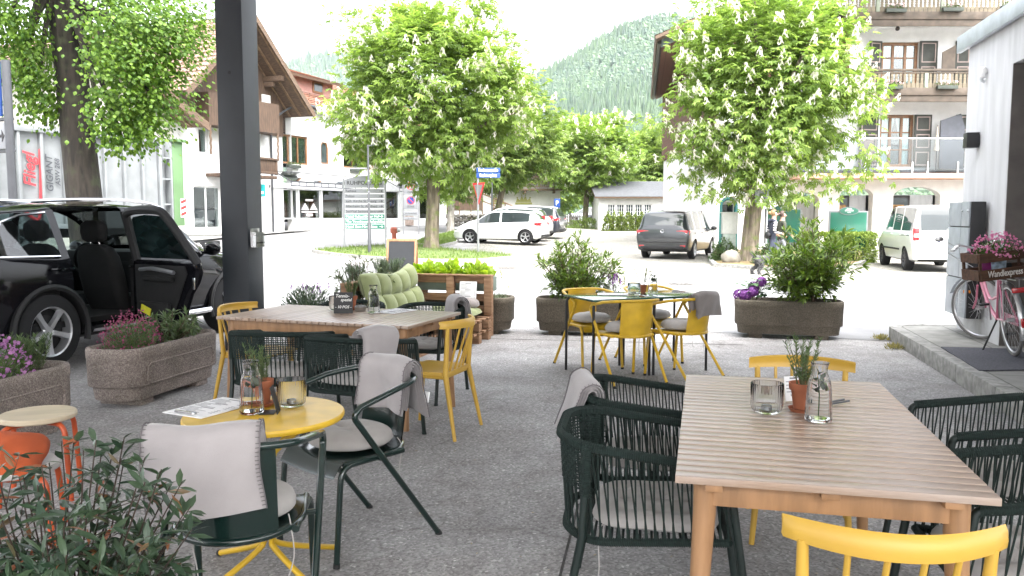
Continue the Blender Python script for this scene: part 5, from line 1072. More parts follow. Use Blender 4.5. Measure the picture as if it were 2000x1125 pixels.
# grey minivan
h = 25; pr = gp(1292, 507); q = Vector((math.sin(R(h)), math.cos(R(h)), 0)); c = pr + q * 2.43
o, sec = car('minivan', 'dark grey minivan seen from behind, parked on the cobbles', c, az(h), 'van', 4.85, 1.9, 1.70, paint('graphite_paint', (.019, .022, .026)), 2.92, .98, .335, side=(.07, .73), pillars=((.2, .24), (.42, .44)), ws=(.645, .79), rw=(.012, .056), plate=('TS·UV 310', .475, .035), rails=True, tail=(.42, .20, -.06, 0), rim=M_RIM)
emblem(o, -2.43 + .012, .97); b = MB(); b.box((0, -2.40, .66), (1.0, .03, .03)); b.box((0, -2.425, .60), (1.75, .05, .03), .01); b.build('tailgate_seam', M_BLKP, o); b = MB()
for s in (-1, 1): b = MB(); b.box((s * .72, -2.405, .47), (.18, .05, .05), .01); b.build('reflector', M_RED, o)
# white delivery van
h = 12; pr = gp(1850, 533); q = Vector((math.sin(R(h)), math.cos(R(h)), 0)); c = pr + q * 2.2
o, sec = car('delivery_van', 'white high-roofed van parked beside the hedge, behind the letterboxes', c, az(h), 'boxvan', 4.41, 1.80, 1.82, paint('white_car_paint', (.74, .76, .76)), 2.68, .86, .32, side=(.05, .75), pillars=((.30, .32), (.52, .54)), ws=(.685, .80), rw=(.006, .03), plate=('TS·KC 84', .47, .005), tail=None, rim=mk('steel_wheel', (.05, .05, .055), .5), spokes=7, cat='van')
for t in [k for k in o.children_recursive if k.name.startswith(('taillight', 'lens'))]: bpy.data.objects.remove(t, do_unlink=True)
for s in (-1, 1):
    b = MB(); b.box((s * .80, -2.17, 1.02), (.15, .10, .34), .02); t_ = b.build('taillight', M_RED, o); b = MB(); b.box((s * .80, -2.223, .99), (.13, .006, .09)); b.build('lens', M_CLEAR, t_)
    b = MB(); b.box((s * .905, .15, .58), (.02, 2.0, .05), .008); b.build('side_moulding', M_BLKP, o)
    b = MB(); b.box((s * .885, -1.3, .98), (.02, 1.0, .02)); b.build('door_rail', M_BLKP, o)
emblem(o, -2.215, 1.12, .065); b = MB(); b.box((0, -2.24, .46), (1.78, .14, .22), .04); b.build('rear_bumper', MATS['white_car_paint'], o); b = MB(); b.tube([(.05, -2.2, .33), (.05, -2.36, .33), (.05, -2.38, .40)], .018, 6); b.sphere((.05, -2.38, .43), .03, 8, 6); b.build('tow_ball', M_CHROME, o)
# white hatchback and its neighbours, nose to the left
pf = gp(917, 475); pb = gp(1025, 480); hd = (pf - pb); hd.z = 0; wb_ = hd.length; hd.normalize(); rz_ = math.atan2(-hd.x, hd.y); k = wb_ / 2.47
nrm = Vector((-hd.y, hd.x, 0)); nrm = nrm if nrm.y > 0 else -nrm
mid = (pf + pb) / 2 + nrm * (.80 * k); mid.z = gz(mid.x, mid.y)
car('hatchback', 'white small hatchback parked side-on beyond the grass island', mid + hd * .04, rz_, 'hatch', 3.96 * k, 1.74 * k, 1.42 * k, MATS['white_car_paint'], 2.47 * k, .68 * k, .305 * k, tail=(.34, .15, .05, 0), rails=False)
m2_ = mid + nrm * 2.75 * k + hd * .62 * k; m2_.z = gz(m2_.x, m2_.y); car('hatchback', 'white car mostly hidden behind the small white hatchback', m2_, rz_, 'hatch', 4.1 * k, 1.78 * k, 1.50 * k, MATS['white_car_paint'], 2.5 * k, .75 * k, .31 * k, tail=(.20, .32, .12, 0))
m3_ = mid + nrm * 5.4 * k + hd * .85 * k; m3_.z = gz(m3_.x, m3_.y); car('estate_car', 'dark blue estate car, third in the row behind the white hatchback', m3_, rz_, 'van', 4.6 * k, 1.8 * k, 1.48 * k, paint('navy_paint', (.02, .024, .034)), 2.7 * k, .95 * k, .32 * k, side=(.07, .73), pillars=((.2, .24), (.42, .44)), ws=(.645, .79), rw=(.012, .056), tail=(.44, .14, .02, 0), rails=True)
p = fpt(1150, 76); car('compact_car', 'silver compact car parked far off behind the smaller chestnut', (p.x, p.y + 1, p.z), R(82), 'hatch', 4.1, 1.75, 1.5, paint('silver_paint', (.50, .52, .55)), 2.5, .75, .31)
p = fpt(1178, 74); car('compact_car', 'dark compact car parked far off beside the no-parking board', (p.x + .2, p.y - 1.2, p.z), R(78), 'hatch', 3.9, 1.7, 1.35, paint('navy_paint', (.02, .024, .034)), 2.5, .7, .31)

# ------------------------------------------------------------------ black car on the left with its rear door open
h = 17.5; wv = at_z(105, 722); hv = Vector((math.sin(R(h)), math.cos(R(h)), 0)); rv = Vector((hv.y, -hv.x, 0)); QL, QW, QH = 4.66, 1.89, 1.645; WB, RO, WR = 2.82, .94, .375
c = wv - rv * (QW / 2 - .02) + hv * (QL / 2 - RO); M_BLACK = mk('black_paint', (.006, .006, .008), .07, var=.03, **{'Specular IOR Level': .32})
suv, sec = car('black_car', 'black SUV with its rear door wide open, parked behind the pillar', c, az(h), 'suv', QL, QW, QH, M_BLACK, WB, RO, WR, side=(.095, .70), pillars=((.24, .26), (.435, .46)), ws=(.605, .73), rw=(.04, .10), glass=thinglass('tinted_glass', (.42, .50, .50), .10), opening=(.262, .448), rails=True, clad=2)
def fy(f): return (f - .5) * QL
m_int = mk('black_upholstery', (.006, .006, .0065), .85, var=.3, vs=7)
b = MB(); b.box((0, fy(.40), .42), (1.72, 2.7, .06)); b.box((0, fy(.62) - .05, .72), (1.66, .25, .5), .05); b.box((-.80, fy(.42), .72), (.08, 2.4, .60)); b.box((.80, fy(.185), .72), (.08, .55, .6)); b.box((.80, fy(.545), .72), (.06, .75, .6)); b.box((0, fy(.13), .75), (1.5, .12, .75))
b.build('interior', m_int, suv, smooth=False)
b = MB(); b.box((0, fy(.645), .98), (1.62, .55, .22), .08); b.tube([(-.42 + .17 * math.cos(a), fy(.585) + .06 * math.sin(a), 1.0 + .17 * math.sin(a)) for a in np.linspace(0, 6.283, 21)[:-1]], .016, 6, closed=True); b.build('dashboard', m_int, suv)
b = MB(); b.box((.36, fy(.60), 1.0), (.18, .03, .06), .01); b.box((0, fy(.60), 1.02), (.3, .03, .10), .01); b.build('dash_trim', M_CHROME, suv)
for x, fr_ in ((.42, .455), (-.40, .455), (.40, .215), (-.40, .215)):
    y = fy(fr_); b = MB(); P = []
    for z, hw_, hd_, yo in ((.45, .24, .07, .10), (.60, .27, .10, .06), (.85, .28, .10, 0), (1.05, .26, .085, -.04), (1.15, .21, .07, -.07), (1.19, .11, .04, -.08)): P.append([(x + u, y + yo + v, z) for u, v in rrect(hw_ * 2, hd_ * 2, hd_ * .9, 4)])
    b.loft(P); b.box((x, y + .30, .52), (.50, .52, .16), .06); so_ = b.build('seat', m_int, suv)
    b = MB(); b.loft([[(x + u, y - .09 + v, z) for u, v in rrect(w_, d_, d_ * .45, 4)] for z, w_, d_ in ((1.215, .18, .07), (1.245, .29, .12), (1.33, .33, .13), (1.41, .31, .12), (1.455, .20, .06))]); b.build('headrest', m_int, so_)
    b = MB(); [b.tube([(x + s * .06, y - .08, 1.15), (x + s * .06, y - .085, 1.24)], .008, 6) for s in (-1, 1)]; b.build('headrest_post', M_CHROME, so_)
# rear door swung out on its front edge
dr = empty('door', (QW / 2 - .02, fy(.45), 0), R(77), parent=suv)                      # local -y: from hinge to latch edge
hole = [(-.09, 1.05), (-.11, 1.24), (-.15, 1.44), (-.20, 1.49), (-.40, 1.515), (-.64, 1.505), (-.71, 1.47), (-.80, 1.30), (-.92, 1.07), (-.92, 1.05)]
def bow(z): return -.05 * ((z - .75) / .6) ** 2 - (.10 * max(0, (z - 1.0) / .55))
def dpt(y, z, o_): return (bow(z) + o_, y, z)
b = MB(); lowp = [(0, .33), (0, 1.03), (-1.04, 1.03), (-1.06, .93), (-1.0, .80), (-.90, .68), (-.82, .52), (-.78, .36), (-.74, .33)]
def curved(poly, o0, o1, mb):
    cy_ = sum(p[0] for p in poly) / len(poly); cz_ = sum(p[1] for p in poly) / len(poly); n = len(poly); rings = []
    for q, off in ((0, o0), (.94, o0), (1, o0 + (o1 - o0) * .25), (1, o0 + (o1 - o0) * .75), (.94, o1), (0, o1)): rings.append([dpt(cy_ + (y - cy_) * q, cz_ + (z - cz_) * q, off) for y, z in poly])
    mb.loft(rings, cap=False)
curved(lowp, .055, -.05, b); b.build('outer_panel', M_BLACK, dr)
b = MB()
fr = [(-.03, 1.0), (-.05, 1.24), (-.09, 1.47), (-.14, 1.535), (-.25, 1.56), (-.45, 1.57), (-.65, 1.56), (-.73, 1.53), (-.80, 1.42), (-.92, 1.20), (-1.03, 1.0)]
b.tube([dpt(v.x, v.y, 0) for v in bez([(y, z, 0) for y, z in fr], 4)], .046, 8); b.build('window_frame', M_BLKP, dr)
b = MB(); b.add([dpt(y, z, 0) for y, z in hole], [tuple(range(len(hole)))]); b.build('door_glass', thinglass('door_tint', (.12, .27, .26), .10), dr, smooth=False)
b = MB(); curved([(-.10, .42), (-.08, .98), (-.90, .98), (-.93, .90), (-.80, .66), (-.70, .44)], -.075, -.05, b); b.box((-.10, -.50, .84), (.06, .5, .06), .02); b.build('inner_panel', m_int, dr)
b = MB(); b.tube(bez([(-.115, -.22, .93), (-.125, -.45, .945), (-.115, -.78, .91)], 5), .022, 6); b.build('pull_handle', mk('brushed_trim', (.28, .29, .31), .35, metal=.6), dr)
b = MB(); b.box((-.12, -.45, .52), (.05, .5, .14), .03); b.build('door_pocket', m_int, dr); b = MB(); b.box((-.155, -.35, .50), (.012, .16, .08), .004, rx=.3); b.build('yellow_cloth', mk('yellow_cloth', (.62, .60, .03), .7), dr)
b = MB(); b.box((-.05, -1.005, .80), (.02, .03, .12), .006); b.build('latch', M_CHROME, dr); b = MB(); b.tube([dpt(y, z, .06) for y, z in ((-.05, .96), (-.99, .99))], .012, 6); b.build('waist_strip', M_CHROME, dr)
b = MB(); b.box((.07, -.86, .86), (.04, .2, .035), .012); b.build('handle', M_BLACK, dr)
b = MB()                                                           # bright frame of the small rear window, pillar covers
A_ = np.array(SHAPES['suv'])
def qpt(f, t, off=.012):
    _, zt, zb, z0, wl, wbt, wt = [np.interp(f, A_[:, 0], A_[:, j]) for j in range(7)]; zt *= QH; zb *= QH; x0 = wbt * QW / 2 * .972; x1 = wt * QW / 2 + .012; za = zb + .012; zz = zt - min(.07, (zt - zb) * .35); return (x0 + (x1 - x0) * t + off, fy(f), za + (zz - za) * t)
b.tube([qpt(.235, .97), qpt(.17, .95), qpt(.125, .85), qpt(.10, .5), qpt(.085, .06), qpt(.235, .03)], .013, 6); b.build('window_trim', M_CHROME, suv)
b = MB(); b.tube([qpt(.455, t, .004) for t in (-.02, .3, .6, .95)], .035, 6); b.build('door_pillar', M_CHROME if False else M_BLKP, suv)
b = MB(); b.tube([qpt(.69, .05), qpt(.62, .8), qpt(.58, .98), qpt(.47, 1.0)], .012, 6); b.build('window_trim', M_CHROME, suv)
b = MB(); b.tube([(QW / 2 + .0, wv_, .0) for wv_ in ()] or [(QW / 2 - .01 + .0, fy(.5) - QL / 2 + RO + WR * 1.17 * math.cos(a), WR + WR * 1.17 * math.sin(a)) for a in np.linspace(-.3, 3.44, 26)], .032, 6); b.build('arch_trim', M_BLKP, suv); b = MB(); b.tube([(QW / 2 - .01, fy(.5) - QL / 2 + RO + WB + WR * 1.17 * math.cos(a), WR + WR * 1.17 * math.sin(a)) for a in np.linspace(-.3, 3.44, 26)], .032, 6); b.build('arch_trim', M_BLKP, suv)

# ------------------------------------------------------------------ silage trailer beyond the linden
ta = at_d(20, 420, 22.2); tb = at_d(312, 420, 26.2); tv_ = Vector((tb.x - ta.x, 4.0)).normalized(); TL = 8.0; trz = math.atan2(tv_.y, tv_.x); e0 = Vector((tb.x, 26.2)) - tv_ * TL
tr = empty('farm_trailer', (e0.x, e0.y, gz(e0.x, e0.y)), trz, 'long light grey ribbed farm trailer with green tailgate parked behind the linden', 'trailer')
zt = at_d(312, 274, 26.2).z - tr.location.z; zb_ = at_d(343, 412, 26.6).z - tr.location.z; zb_ = 1.15; m_tr = mk('trailer_grey', (.20, .212, .22), .5, var=.1, vs=2)
b = MB(); b.box((TL / 2, 1.25, (zt + zb_) / 2), (TL, 2.4, zt - zb_)); b.box((TL / 2, -.02, zt + .0), (TL + .05, .16, .18), .02); b.box((TL / 2, -.0, zb_), (TL, .14, .14), .02)
n = 12
for i in range(n): b.box((.515 + i * .63, .0, (zt + zb_) / 2), (.09, .13, zt - zb_), .02)
b.build('box_body', m_tr, tr)
b = MB(); b.box((TL + .07, .1, (zt + zb_) / 2 - .0), (.10, .3, zt - zb_ + .05), .01); b.box((TL + .47, .1, (zt + zb_) / 2 - .0), (.06, .3, zt - zb_), .01)
for z in (.25, .55, .8): b.box((TL + .27, .05, zb_ + (zt - zb_) * z), (.38, .12, .05))
b.box((TL + .27, .3, (zt + zb_) / 2), (.4, .04, zt - zb_)); b.build('tail_frame', m_tr, tr)
b = MB(); b.box((TL + .71, 1.2, (zt + zb_) / 2 + .02), (.40, 2.5, zt - zb_ + .1), .02); b.box((TL + .71, -.1, zt + .04), (.55, .12, .09), .01); b.build('tailgate', mk('trailer_green', (.10, .18, .085), .5, var=.1, vs=2), tr)
b = MB(); b.box((TL + .85, -.06, zb_ + .55), (.20, .02, .6)); mo = b.build('warning_marker', M_WHITE, tr, smooth=False); b = MB()
for i in range(3): b.prism([(TL + .75, zb_ + .28 + i * .2), (TL + .95, zb_ + .36 + i * .2), (TL + .95, zb_ + .46 + i * .2), (TL + .75, zb_ + .38 + i * .2)], .006, 'y', -.078)
b.build('stripe', mk('marker_red', (.6, .03, .03), .5), mo, smooth=False)
for x in (2.2, 3.6, 6.2): wheel(tr, (x, .35, .55), .55, .4, 1, 6, m_tr).rotation_euler = (0, 0, R(-90))
b = MB(); b.box((TL / 2, 1.25, .95), (TL + .8, .9, .3)); b.build('chassis', M_BLKP, tr, smooth=False)
m_lr = mk('trailer_red', (.62, .035, .045), .5); xl = TL - (Vector((tb.x, 26.2)) - Vector(at_d(60, 420, 22.7)[:2])).length; 
def trx(px): s, z = plane_hit(px, 420, e0, tv_); return s
sn_ = lambda v: .515 + .63 * (math.floor((v - .515) / .63) + .5); xt = sn_(trx(58)); xg = xt + .63
text('Fliegl', .46, m_lr, (xt - .02, -.008, zb_ + (zt - zb_) * .58), (R(90), R(-90 + 0), 0), tr, 'maker_lettering', ext=.003, shear=.25)
text('GIGANT', .27, mk('letter_grey', (.05, .055, .065), .6), (xg - .10, -.008, zb_ + (zt - zb_) * .55), (R(90), R(-90), 0), tr, 'model_lettering', ext=.003, shear=.2); text('ASW 268', .19, MATS['letter_grey'], (xg + .13, -.008, zb_ + (zt - zb_) * .57), (R(90), R(-90), 0), tr, 'model_lettering', ext=.003, shear=.2)
b = MB(); b.tube(bez([(xt + .27, -.006, zb_ + (zt - zb_) * .80), (xt + .25, -.006, zb_ + (zt - zb_) * .4), (xt + .16, -.006, zb_ + .22), (xt - .22, -.006, zb_ + .42)], 8), [.02 + .035 * (k / 24) for k in range(24)] + [.01], 6); b.build('swoosh', m_lr, tr)
# ------------------------------------------------------------------ terrace furniture
M_TEAK = slat_mat(); M_TEAKL = mk('teak_leg', (.30, .165, .08), .45, var=.18, vs=5, stretch=(5, 5, .8), bump=.1, bs=120)
M_YEL = mk('yellow_powder_coat', (.60, .375, .022), .38, var=.13, vs=7, bump=.06, bs=300)
M_YELW = mk('yellow_lacquer', (.50, .305, .045), .42, var=.06, vs=4)
M_GRN = mk('dark_green_enamel', (.005, .018, .015), .22, var=.1, vs=4, **{'Coat Weight': .5, 'Coat Roughness': .08})
M_GRNT = mk('green_table_enamel', (.014, .065, .045), .14, var=.12, vs=3, **{'Coat Weight': .6, 'Coat Roughness': .06})
M_ROPE = mk('dark_green_rope', (.005, .015, .012), .85, var=.3, vs=70, bump=.5, bs=500)
M_RFRAME = mk('dark_green_frame', (.004, .012, .010), .5, var=.1)
M_CUSH = mk('grey_cushion_fabric', (.36, .34, .325), .95, var=.07, vs=12, bump=.25, bs=500, **{'Sheen Weight': .2})
M_BLAN = mk('grey_fleece', (.325, .30, .30), .95, var=.05, vs=9, bump=.3, bs=350, **{'Sheen Weight': .3}); M_STITCH = mk('blanket_stitch', (.14, .125, .13), .9)
M_BLAND = mk('taupe_fleece', (.21, .185, .175), .95, var=.08, vs=9, bump=.3, bs=350, **{'Sheen Weight': .3})
M_BLK = mk('black_tube', (.005, .005, .0055), .5); M_CAP = mk('rubber_foot', (.015, .015, .015), .8)
M_GREENC = mk('sage_cushion_fabric', (.215, .245, .115), .95, var=.08, vs=10, bump=.35, bs=400, **{'Sheen Weight': .2})
M_PALLET = mk('pallet_wood', (.20, .105, .055), .8, col2=(.33, .20, .12), vs=4, stretch=(1, 9, 9), bump=.4, bs=60); M_TERRA = mk('terracotta', (.38, .125, .06), .8, var=.12, vs=9, bump=.2, bs=150)
M_PAPER = mk('paper', (.74, .74, .75), .8, var=.02); M_SLATE = mk('chalkboard', (.008, .0095, .012), .8, var=.25, vs=4); M_CHALK = mk('chalk', (.75, .75, .72), .9); M_INK = mk('ink', (.05, .05, .06), .8)
M_CG = mk('ribbed_glass', (.98, .99, .99), .0, var=0.0, **{'Transmission Weight': 1.0, 'IOR': 1.2}); M_WATER = mk('water', (.97, .99, .99), .0, var=0.0, **{'Transmission Weight': 1.0, 'IOR': 1.12}); M_LIME = mk('lime', (.35, .48, .06), .4); M_WAX = mk('candle_wax', (.78, .74, .62), .5)
M_STONE = stone_mat()

def slat_table(label, c, rz, L=1.56, W=.88, H=.75):
    o = empty('slatted_table', (c[0], c[1], 0), rz, label, 'table', 'slatted wooden tables'); n = 27; p = L / n
    b = MB()
    for i in range(n): b.box((0, -L / 2 + p * (i + .5), H - .011), (W, p - .0075, .022), .003)
    b.build('tabletop', M_TEAK, o); b = MB(); b.box((0, 0, H - .0195), (W - .02, L - .02, .003)); b.build('gap_shade_sheet', mk('gap_shade_brown', (.11, .06, .035), .8), o, smooth=False)  # added dark sheet that puts shade into the gaps between slats
    b = MB()
    for x in (-W / 2 + .11, 0, W / 2 - .11): b.box((x, 0, H - .033), (.05, L - .03, .021), .002)
    b.build('cleat', M_TEAKL, o)
    b = MB()
    for s in (-1, 1): b.box((s * (W / 2 - .075), 0, H - .064), (.024, L - .20, .076), .003); b.box((0, s * (L / 2 - .075), H - .064), (W - .20, .024, .076), .003)
    b.build('apron', M_TEAKL, o)
    for sx in (-1, 1):
        for sy in (-1, 1):
            b = MB(); x, y = sx * (W / 2 - .085), sy * (L / 2 - .085); b.tube([(x, y, H - .024), (x, y, H - .13), (x + sx * .03, y + sy * .03, 0)], [.034, .034, .022], 16); b.build('leg', M_TEAKL, o)
    return o
q = [at_z(px, py, .75) for px, py in ((1320, 932), (1340, 733), (1715, 744), (1955, 973))]; NT = sum(q, Vector()) / 4
NTH = math.atan2((q[1] - q[0]).y + (q[2] - q[3]).y, (q[1] - q[0]).x + (q[2] - q[3]).x) - R(90)
slat_table('slatted teak table in the right foreground with carafe, terracotta pot and candle glass', NT, NTH, ((q[1] - q[0]).length + (q[2] - q[3]).length) / 2, ((q[3] - q[0]).length + (q[2] - q[1]).length) / 2)
q = [at_z(px, py, .75) for px, py in ((428, 618), (548, 594), (894, 607), (815, 641))]; BT = sum(q, Vector()) / 4
ld = (q[3] - q[0]) + (q[2] - q[1]); BTH = math.atan2(ld.y, ld.x) + R(90)
slat_table('slatted teak table further back with the small chalkboard sign standing on it', BT, BTH, 1.62, .90)

# ---- rope armchair (local +y is the way it faces)
def rope_chair(name='rope_armchair'):
    o = empty(name, (0, 0, 0), 0)
    def rail(z_b, z_f, wx, yb, yf, k=.13): return fillet([(wx, yf, z_f), (wx * 1.03, yb + .02, z_b - .012), (wx * .62, yb - .075, z_b), (-wx * .62, yb - .075, z_b), (-wx * 1.03, yb + .02, z_b - .012), (-wx, yf, z_f)], k, 7)
    tp = rail(.735, .665, .272, -.235, .25); lp = rail(.40, .41, .255, -.215, .27, .11)
    tp = [p for i, p in enumerate(tp) if i == 0 or (p - tp[i - 1]).length > 1e-5]; lp = [p for i, p in enumerate(lp) if i == 0 or (p - lp[i - 1]).length > 1e-5]
    def sample(P, n):
        d = [0]
        for a, c in zip(P[:-1], P[1:]): d.append(d[-1] + (c - a).length)
        return [Vector([np.interp(t, d, [p[j] for p in P]) for j in range(3)]) for t in np.linspace(0, d[-1], n)]
    def wrapped(P, r, pitch=.0075):
        S = sample(P, int(sum((c - a).length for a, c in zip(P[:-1], P[1:])) / pitch * 6)); b = MB(); b.tube(P, r * .88, 10)
        H = []; nrm = Vector((0, 0, 1))
        for i, p in enumerate(S):
            t = (S[min(i + 1, len(S) - 1)] - S[max(i - 1, 0)]).normalized(); nrm = (nrm - t * nrm.dot(t)).normalized(); bb = t.cross(nrm); a = 6.2832 * i / 6; H.append(p + (nrm * math.cos(a) + bb * math.sin(a)) * r)
        b.tube(H, pitch * .48, 4); return b
    wrapped(tp, .0165).build('top_rail', M_ROPE, o); lw = wrapped(lp, .0135); lw.tube([lp[0], lp[-1]], .013, 8); lw.build('seat_frame', M_ROPE, o)
    for s in (-1, 1):
        b = MB(); b.tube(fillet([(s * .272, .235, .668), (s * .272, .262, .655), (s * .275, .36, 0)], .02, 4), .014, 10); b.tube([(s * .275, .359, .0), (s * .275, .360, .012)], .0165, 10); b.build('leg', M_RFRAME, o)
        b = MB(); b.tube([(s * .272, -.205, .72), (s * .262, -.222, .40), (s * .265, -.30, 0)], .0145, 10); b.tube([(s * .265, -.30, 0), (s * .265, -.299, .012)], .0165, 10); b.build('leg', M_RFRAME, o)
        wrapped([Vector((s * .272, -.206, .72)), Vector((s * .266, -.213, .55))], .0175).build('post_wrap', M_ROPE, o)
    b = MB(); n = 98; T = sample(tp, n * 2 + 1); L = sample(lp, n * 2 + 1)
    for i in range(n):
        a = T[2 * i + (1 if i % 2 else 0)]; c = L[min(2 * i + (0 if i % 2 else 2), 2 * n)]
        if i % 2: b.tube([T[2 * i] , L[min(2 * i + 2, 2 * n)]], .0034, 5, cap=False)
        else: b.tube([T[2 * i + 1], L[max(2 * i - 1, 0)]], .0034, 5, cap=False)
    i0, i1 = int(n * 2 * .30), int(n * 2 * .70)                     # horizontal weave of the back
    for j in range(13):
        t = .05 + j * .036; P = []
        for i in range(i0, i1 + 1): p = T[i] * (1 - t) + L[i] * t; k = 1 if (i // 2 + j) % 2 else -1; out = Vector((p.x, p.y + .0, 0)).normalized() * (.004 * k); P.append(p + out)
        b.tube(P, .0036, 4, cap=False)
    b.build('rope_weave', M_ROPE, o)
    b = MB()
    for i in range(24): y = -.20 + i * .0195; b.tube([(-.25, y, .405), (0, y, .392), (.25, y, .405)], .005, 5)
    b.build('seat', M_ROPE, o)
    return o
RC = rope_chair()
rope_list = [((.50, 2.95), 99, 'dark green rope armchair nearest on the left side of the front teak table'), ((.615, 3.62), 98, 'dark green rope armchair with fleece on its back corner, left of the front table'), ((1.985, 3.27), -79, 'dark green rope armchair on the right of the front teak table, the farther of two'), ((1.63, 2.49), -79, 'dark green rope armchair on the right of the front teak table, the nearer of two'),
    ((-1.585, 5.60), 8, 'dark green rope armchair with bare woven back towards us at the rear table'), ((-1.0, 5.33), 23, 'dark green rope armchair with a rolled blanket on its arm at the rear table'), ((-.74, 6.84), 200, 'dark green rope armchair beyond the rear table with a blanket over its corner'), ((-1.45, 7.05), 195, 'dark green rope armchair hidden behind the pots beyond the rear table')]
ropes = []
for i, ((x, y), a, lab) in enumerate(rope_list):
    o = RC if i == 0 else copy_tree(RC); o.location = (x, y, 0); o.rotation_euler = (0, 0, az(a)); tag(o, lab, 'armchair', 'dark green rope armchairs'); ropes.append(o)

# ---- french style metal armchair
def metal_chair(m, name='metal_armchair'):
    o = empty(name, (0, 0, 0), 0); r = .0135
    P = [(.262, -.33, 0), (.268, .165, .655), (.272, .10, .695), (.262, -.08, .735), (.20, -.24, .755), (0, -.295, .758), (-.20, -.24, .755), (-.262, -.08, .735), (-.272, .10, .695), (-.268, .165, .655), (-.262, -.33, 0)]
    arm = fillet([Vector(P[1]) + (Vector(P[0]) - Vector(P[1])) * .12, P[1], (.27, .125, .690)], .05, 6) + bez(P[3:8], 6) + fillet([(-.27, .125, .690), P[9], Vector(P[9]) + (Vector(P[10]) - Vector(P[9])) * .12], .05, 6)
    b = MB(); b.tube(arm, r, 10); b.build('armrest', m, o)
    for s in (-1, 1):
        a = Vector((s * .268, .165, .655)); c = Vector((s * .262, -.33, 0)); b = MB(); b.tube([a + (c - a) * .115, c], r, 10); lg = b.build('leg', m, o); b = MB(); d = (a - c).normalized(); b.tube([c - d * .002, c + d * .02], r * 1.12, 10); b.build('foot_cap', M_CAP, lg)
        b = MB(); b.tube(fillet([(s * .205, -.16, .432), (s * .212, .19, .432), (s * .218, .228, 0)], .07, 7), r, 10); lg = b.build('leg', m, o); b = MB(); b.tube([(s * .218, .228, 0), (s * .2178, .2265, .02)], r * 1.12, 10); b.build('foot_cap', M_CAP, lg)
        b = MB(); t = .335; p = a + (c - a) * t; b.tube([p, (s * .21, p.y + .0, .432)], .010, 8); b.build('bracket', m, o)
    ring = [Vector((.20, .17, .436))] + [Vector((.215 * math.sin(t), -.03 - .235 * math.cos(t) * (1 if True else 1), .436)) for t in np.linspace(1.57, -1.57, 21)] + [Vector((-.20, .17, .436))]
    b = MB(); b.tube(ring, r, 10); b.build('seat_ring', m, o)
    b = MB(); G = []
    for j in range(15):
        v = j / 14; y = .225 - v * .47
        hw = .205 if y > -.03 else .208 * math.sqrt(max(.02, 1 - ((y + .03) / .235) ** 2)); dz = -.06 * max(0, (y - .16) / .065) ** 2
        G.append([(hw * u, y, .449 + dz - .008 * (1 - u * u)) for u in np.linspace(-1, 1, 13)])
    b.grid(G); G2 = [[(x, y, z - .004) for x, y, z in row] for row in G]; b.grid(G2); b.build('seat', m, o)
    b = MB(); G = []
    for j in range(9):
        v = j / 8; row = []
        for u in np.linspace(-1, 1, 15):
            t = u * (.80 - .12 * v); yb = -.03 - .235 * math.cos(t); yt = -.02 - .272 * math.cos(t * .98); row.append(((.215 * (1 - v) + .25 * v) * math.sin(t), yb * (1 - v) + yt * v - .006 * math.sin(v * 3.14), .44 + (.757 - .44) * v))
        G.append(row)
    b.grid(G); b.grid([[(x * .988, y * .985, z) for x, y, z in row] for row in G]); b.build('backrest', m, o)
    return o
MC = metal_chair(M_GRN)
green_list = [((-.76, 3.70), 222, 'dark green enamelled metal armchair right of the round yellow table, blanket over its back'), ((-.965, 2.86), -7, 'dark green metal armchair with its back to us before the round table')]
greens = []
for i, ((x, y), a, lab) in enumerate(green_list):
    o = MC if i == 0 else copy_tree(MC); o.location = (x, y, 0); o.rotation_euler = (0, 0, az(a)); tag(o, lab, 'armchair', 'dark green metal armchairs'); greens.append(o)
YC = metal_chair(M_YEL)
yel_list = [((.80, 8.10), 158, 'yellow metal armchair facing us at the left end of the green table'), ((1.46, 8.42), 160, 'yellow metal armchair on the far side of the green table, mostly hidden'), ((1.03, 7.44), -20, 'yellow metal armchair with its bare curved back towards us at the green table'), ((1.57, 7.62), -40, 'yellow metal armchair with a taupe blanket over its back at the green table')]
yels = []
for i, ((x, y), a, lab) in enumerate(yel_list):
    o = YC if i == 0 else copy_tree(YC); o.location = (x, y, 0); o.rotation_euler = (0, 0, az(a)); tag(o, lab, 'armchair', 'yellow metal armchairs'); yels.append(o)

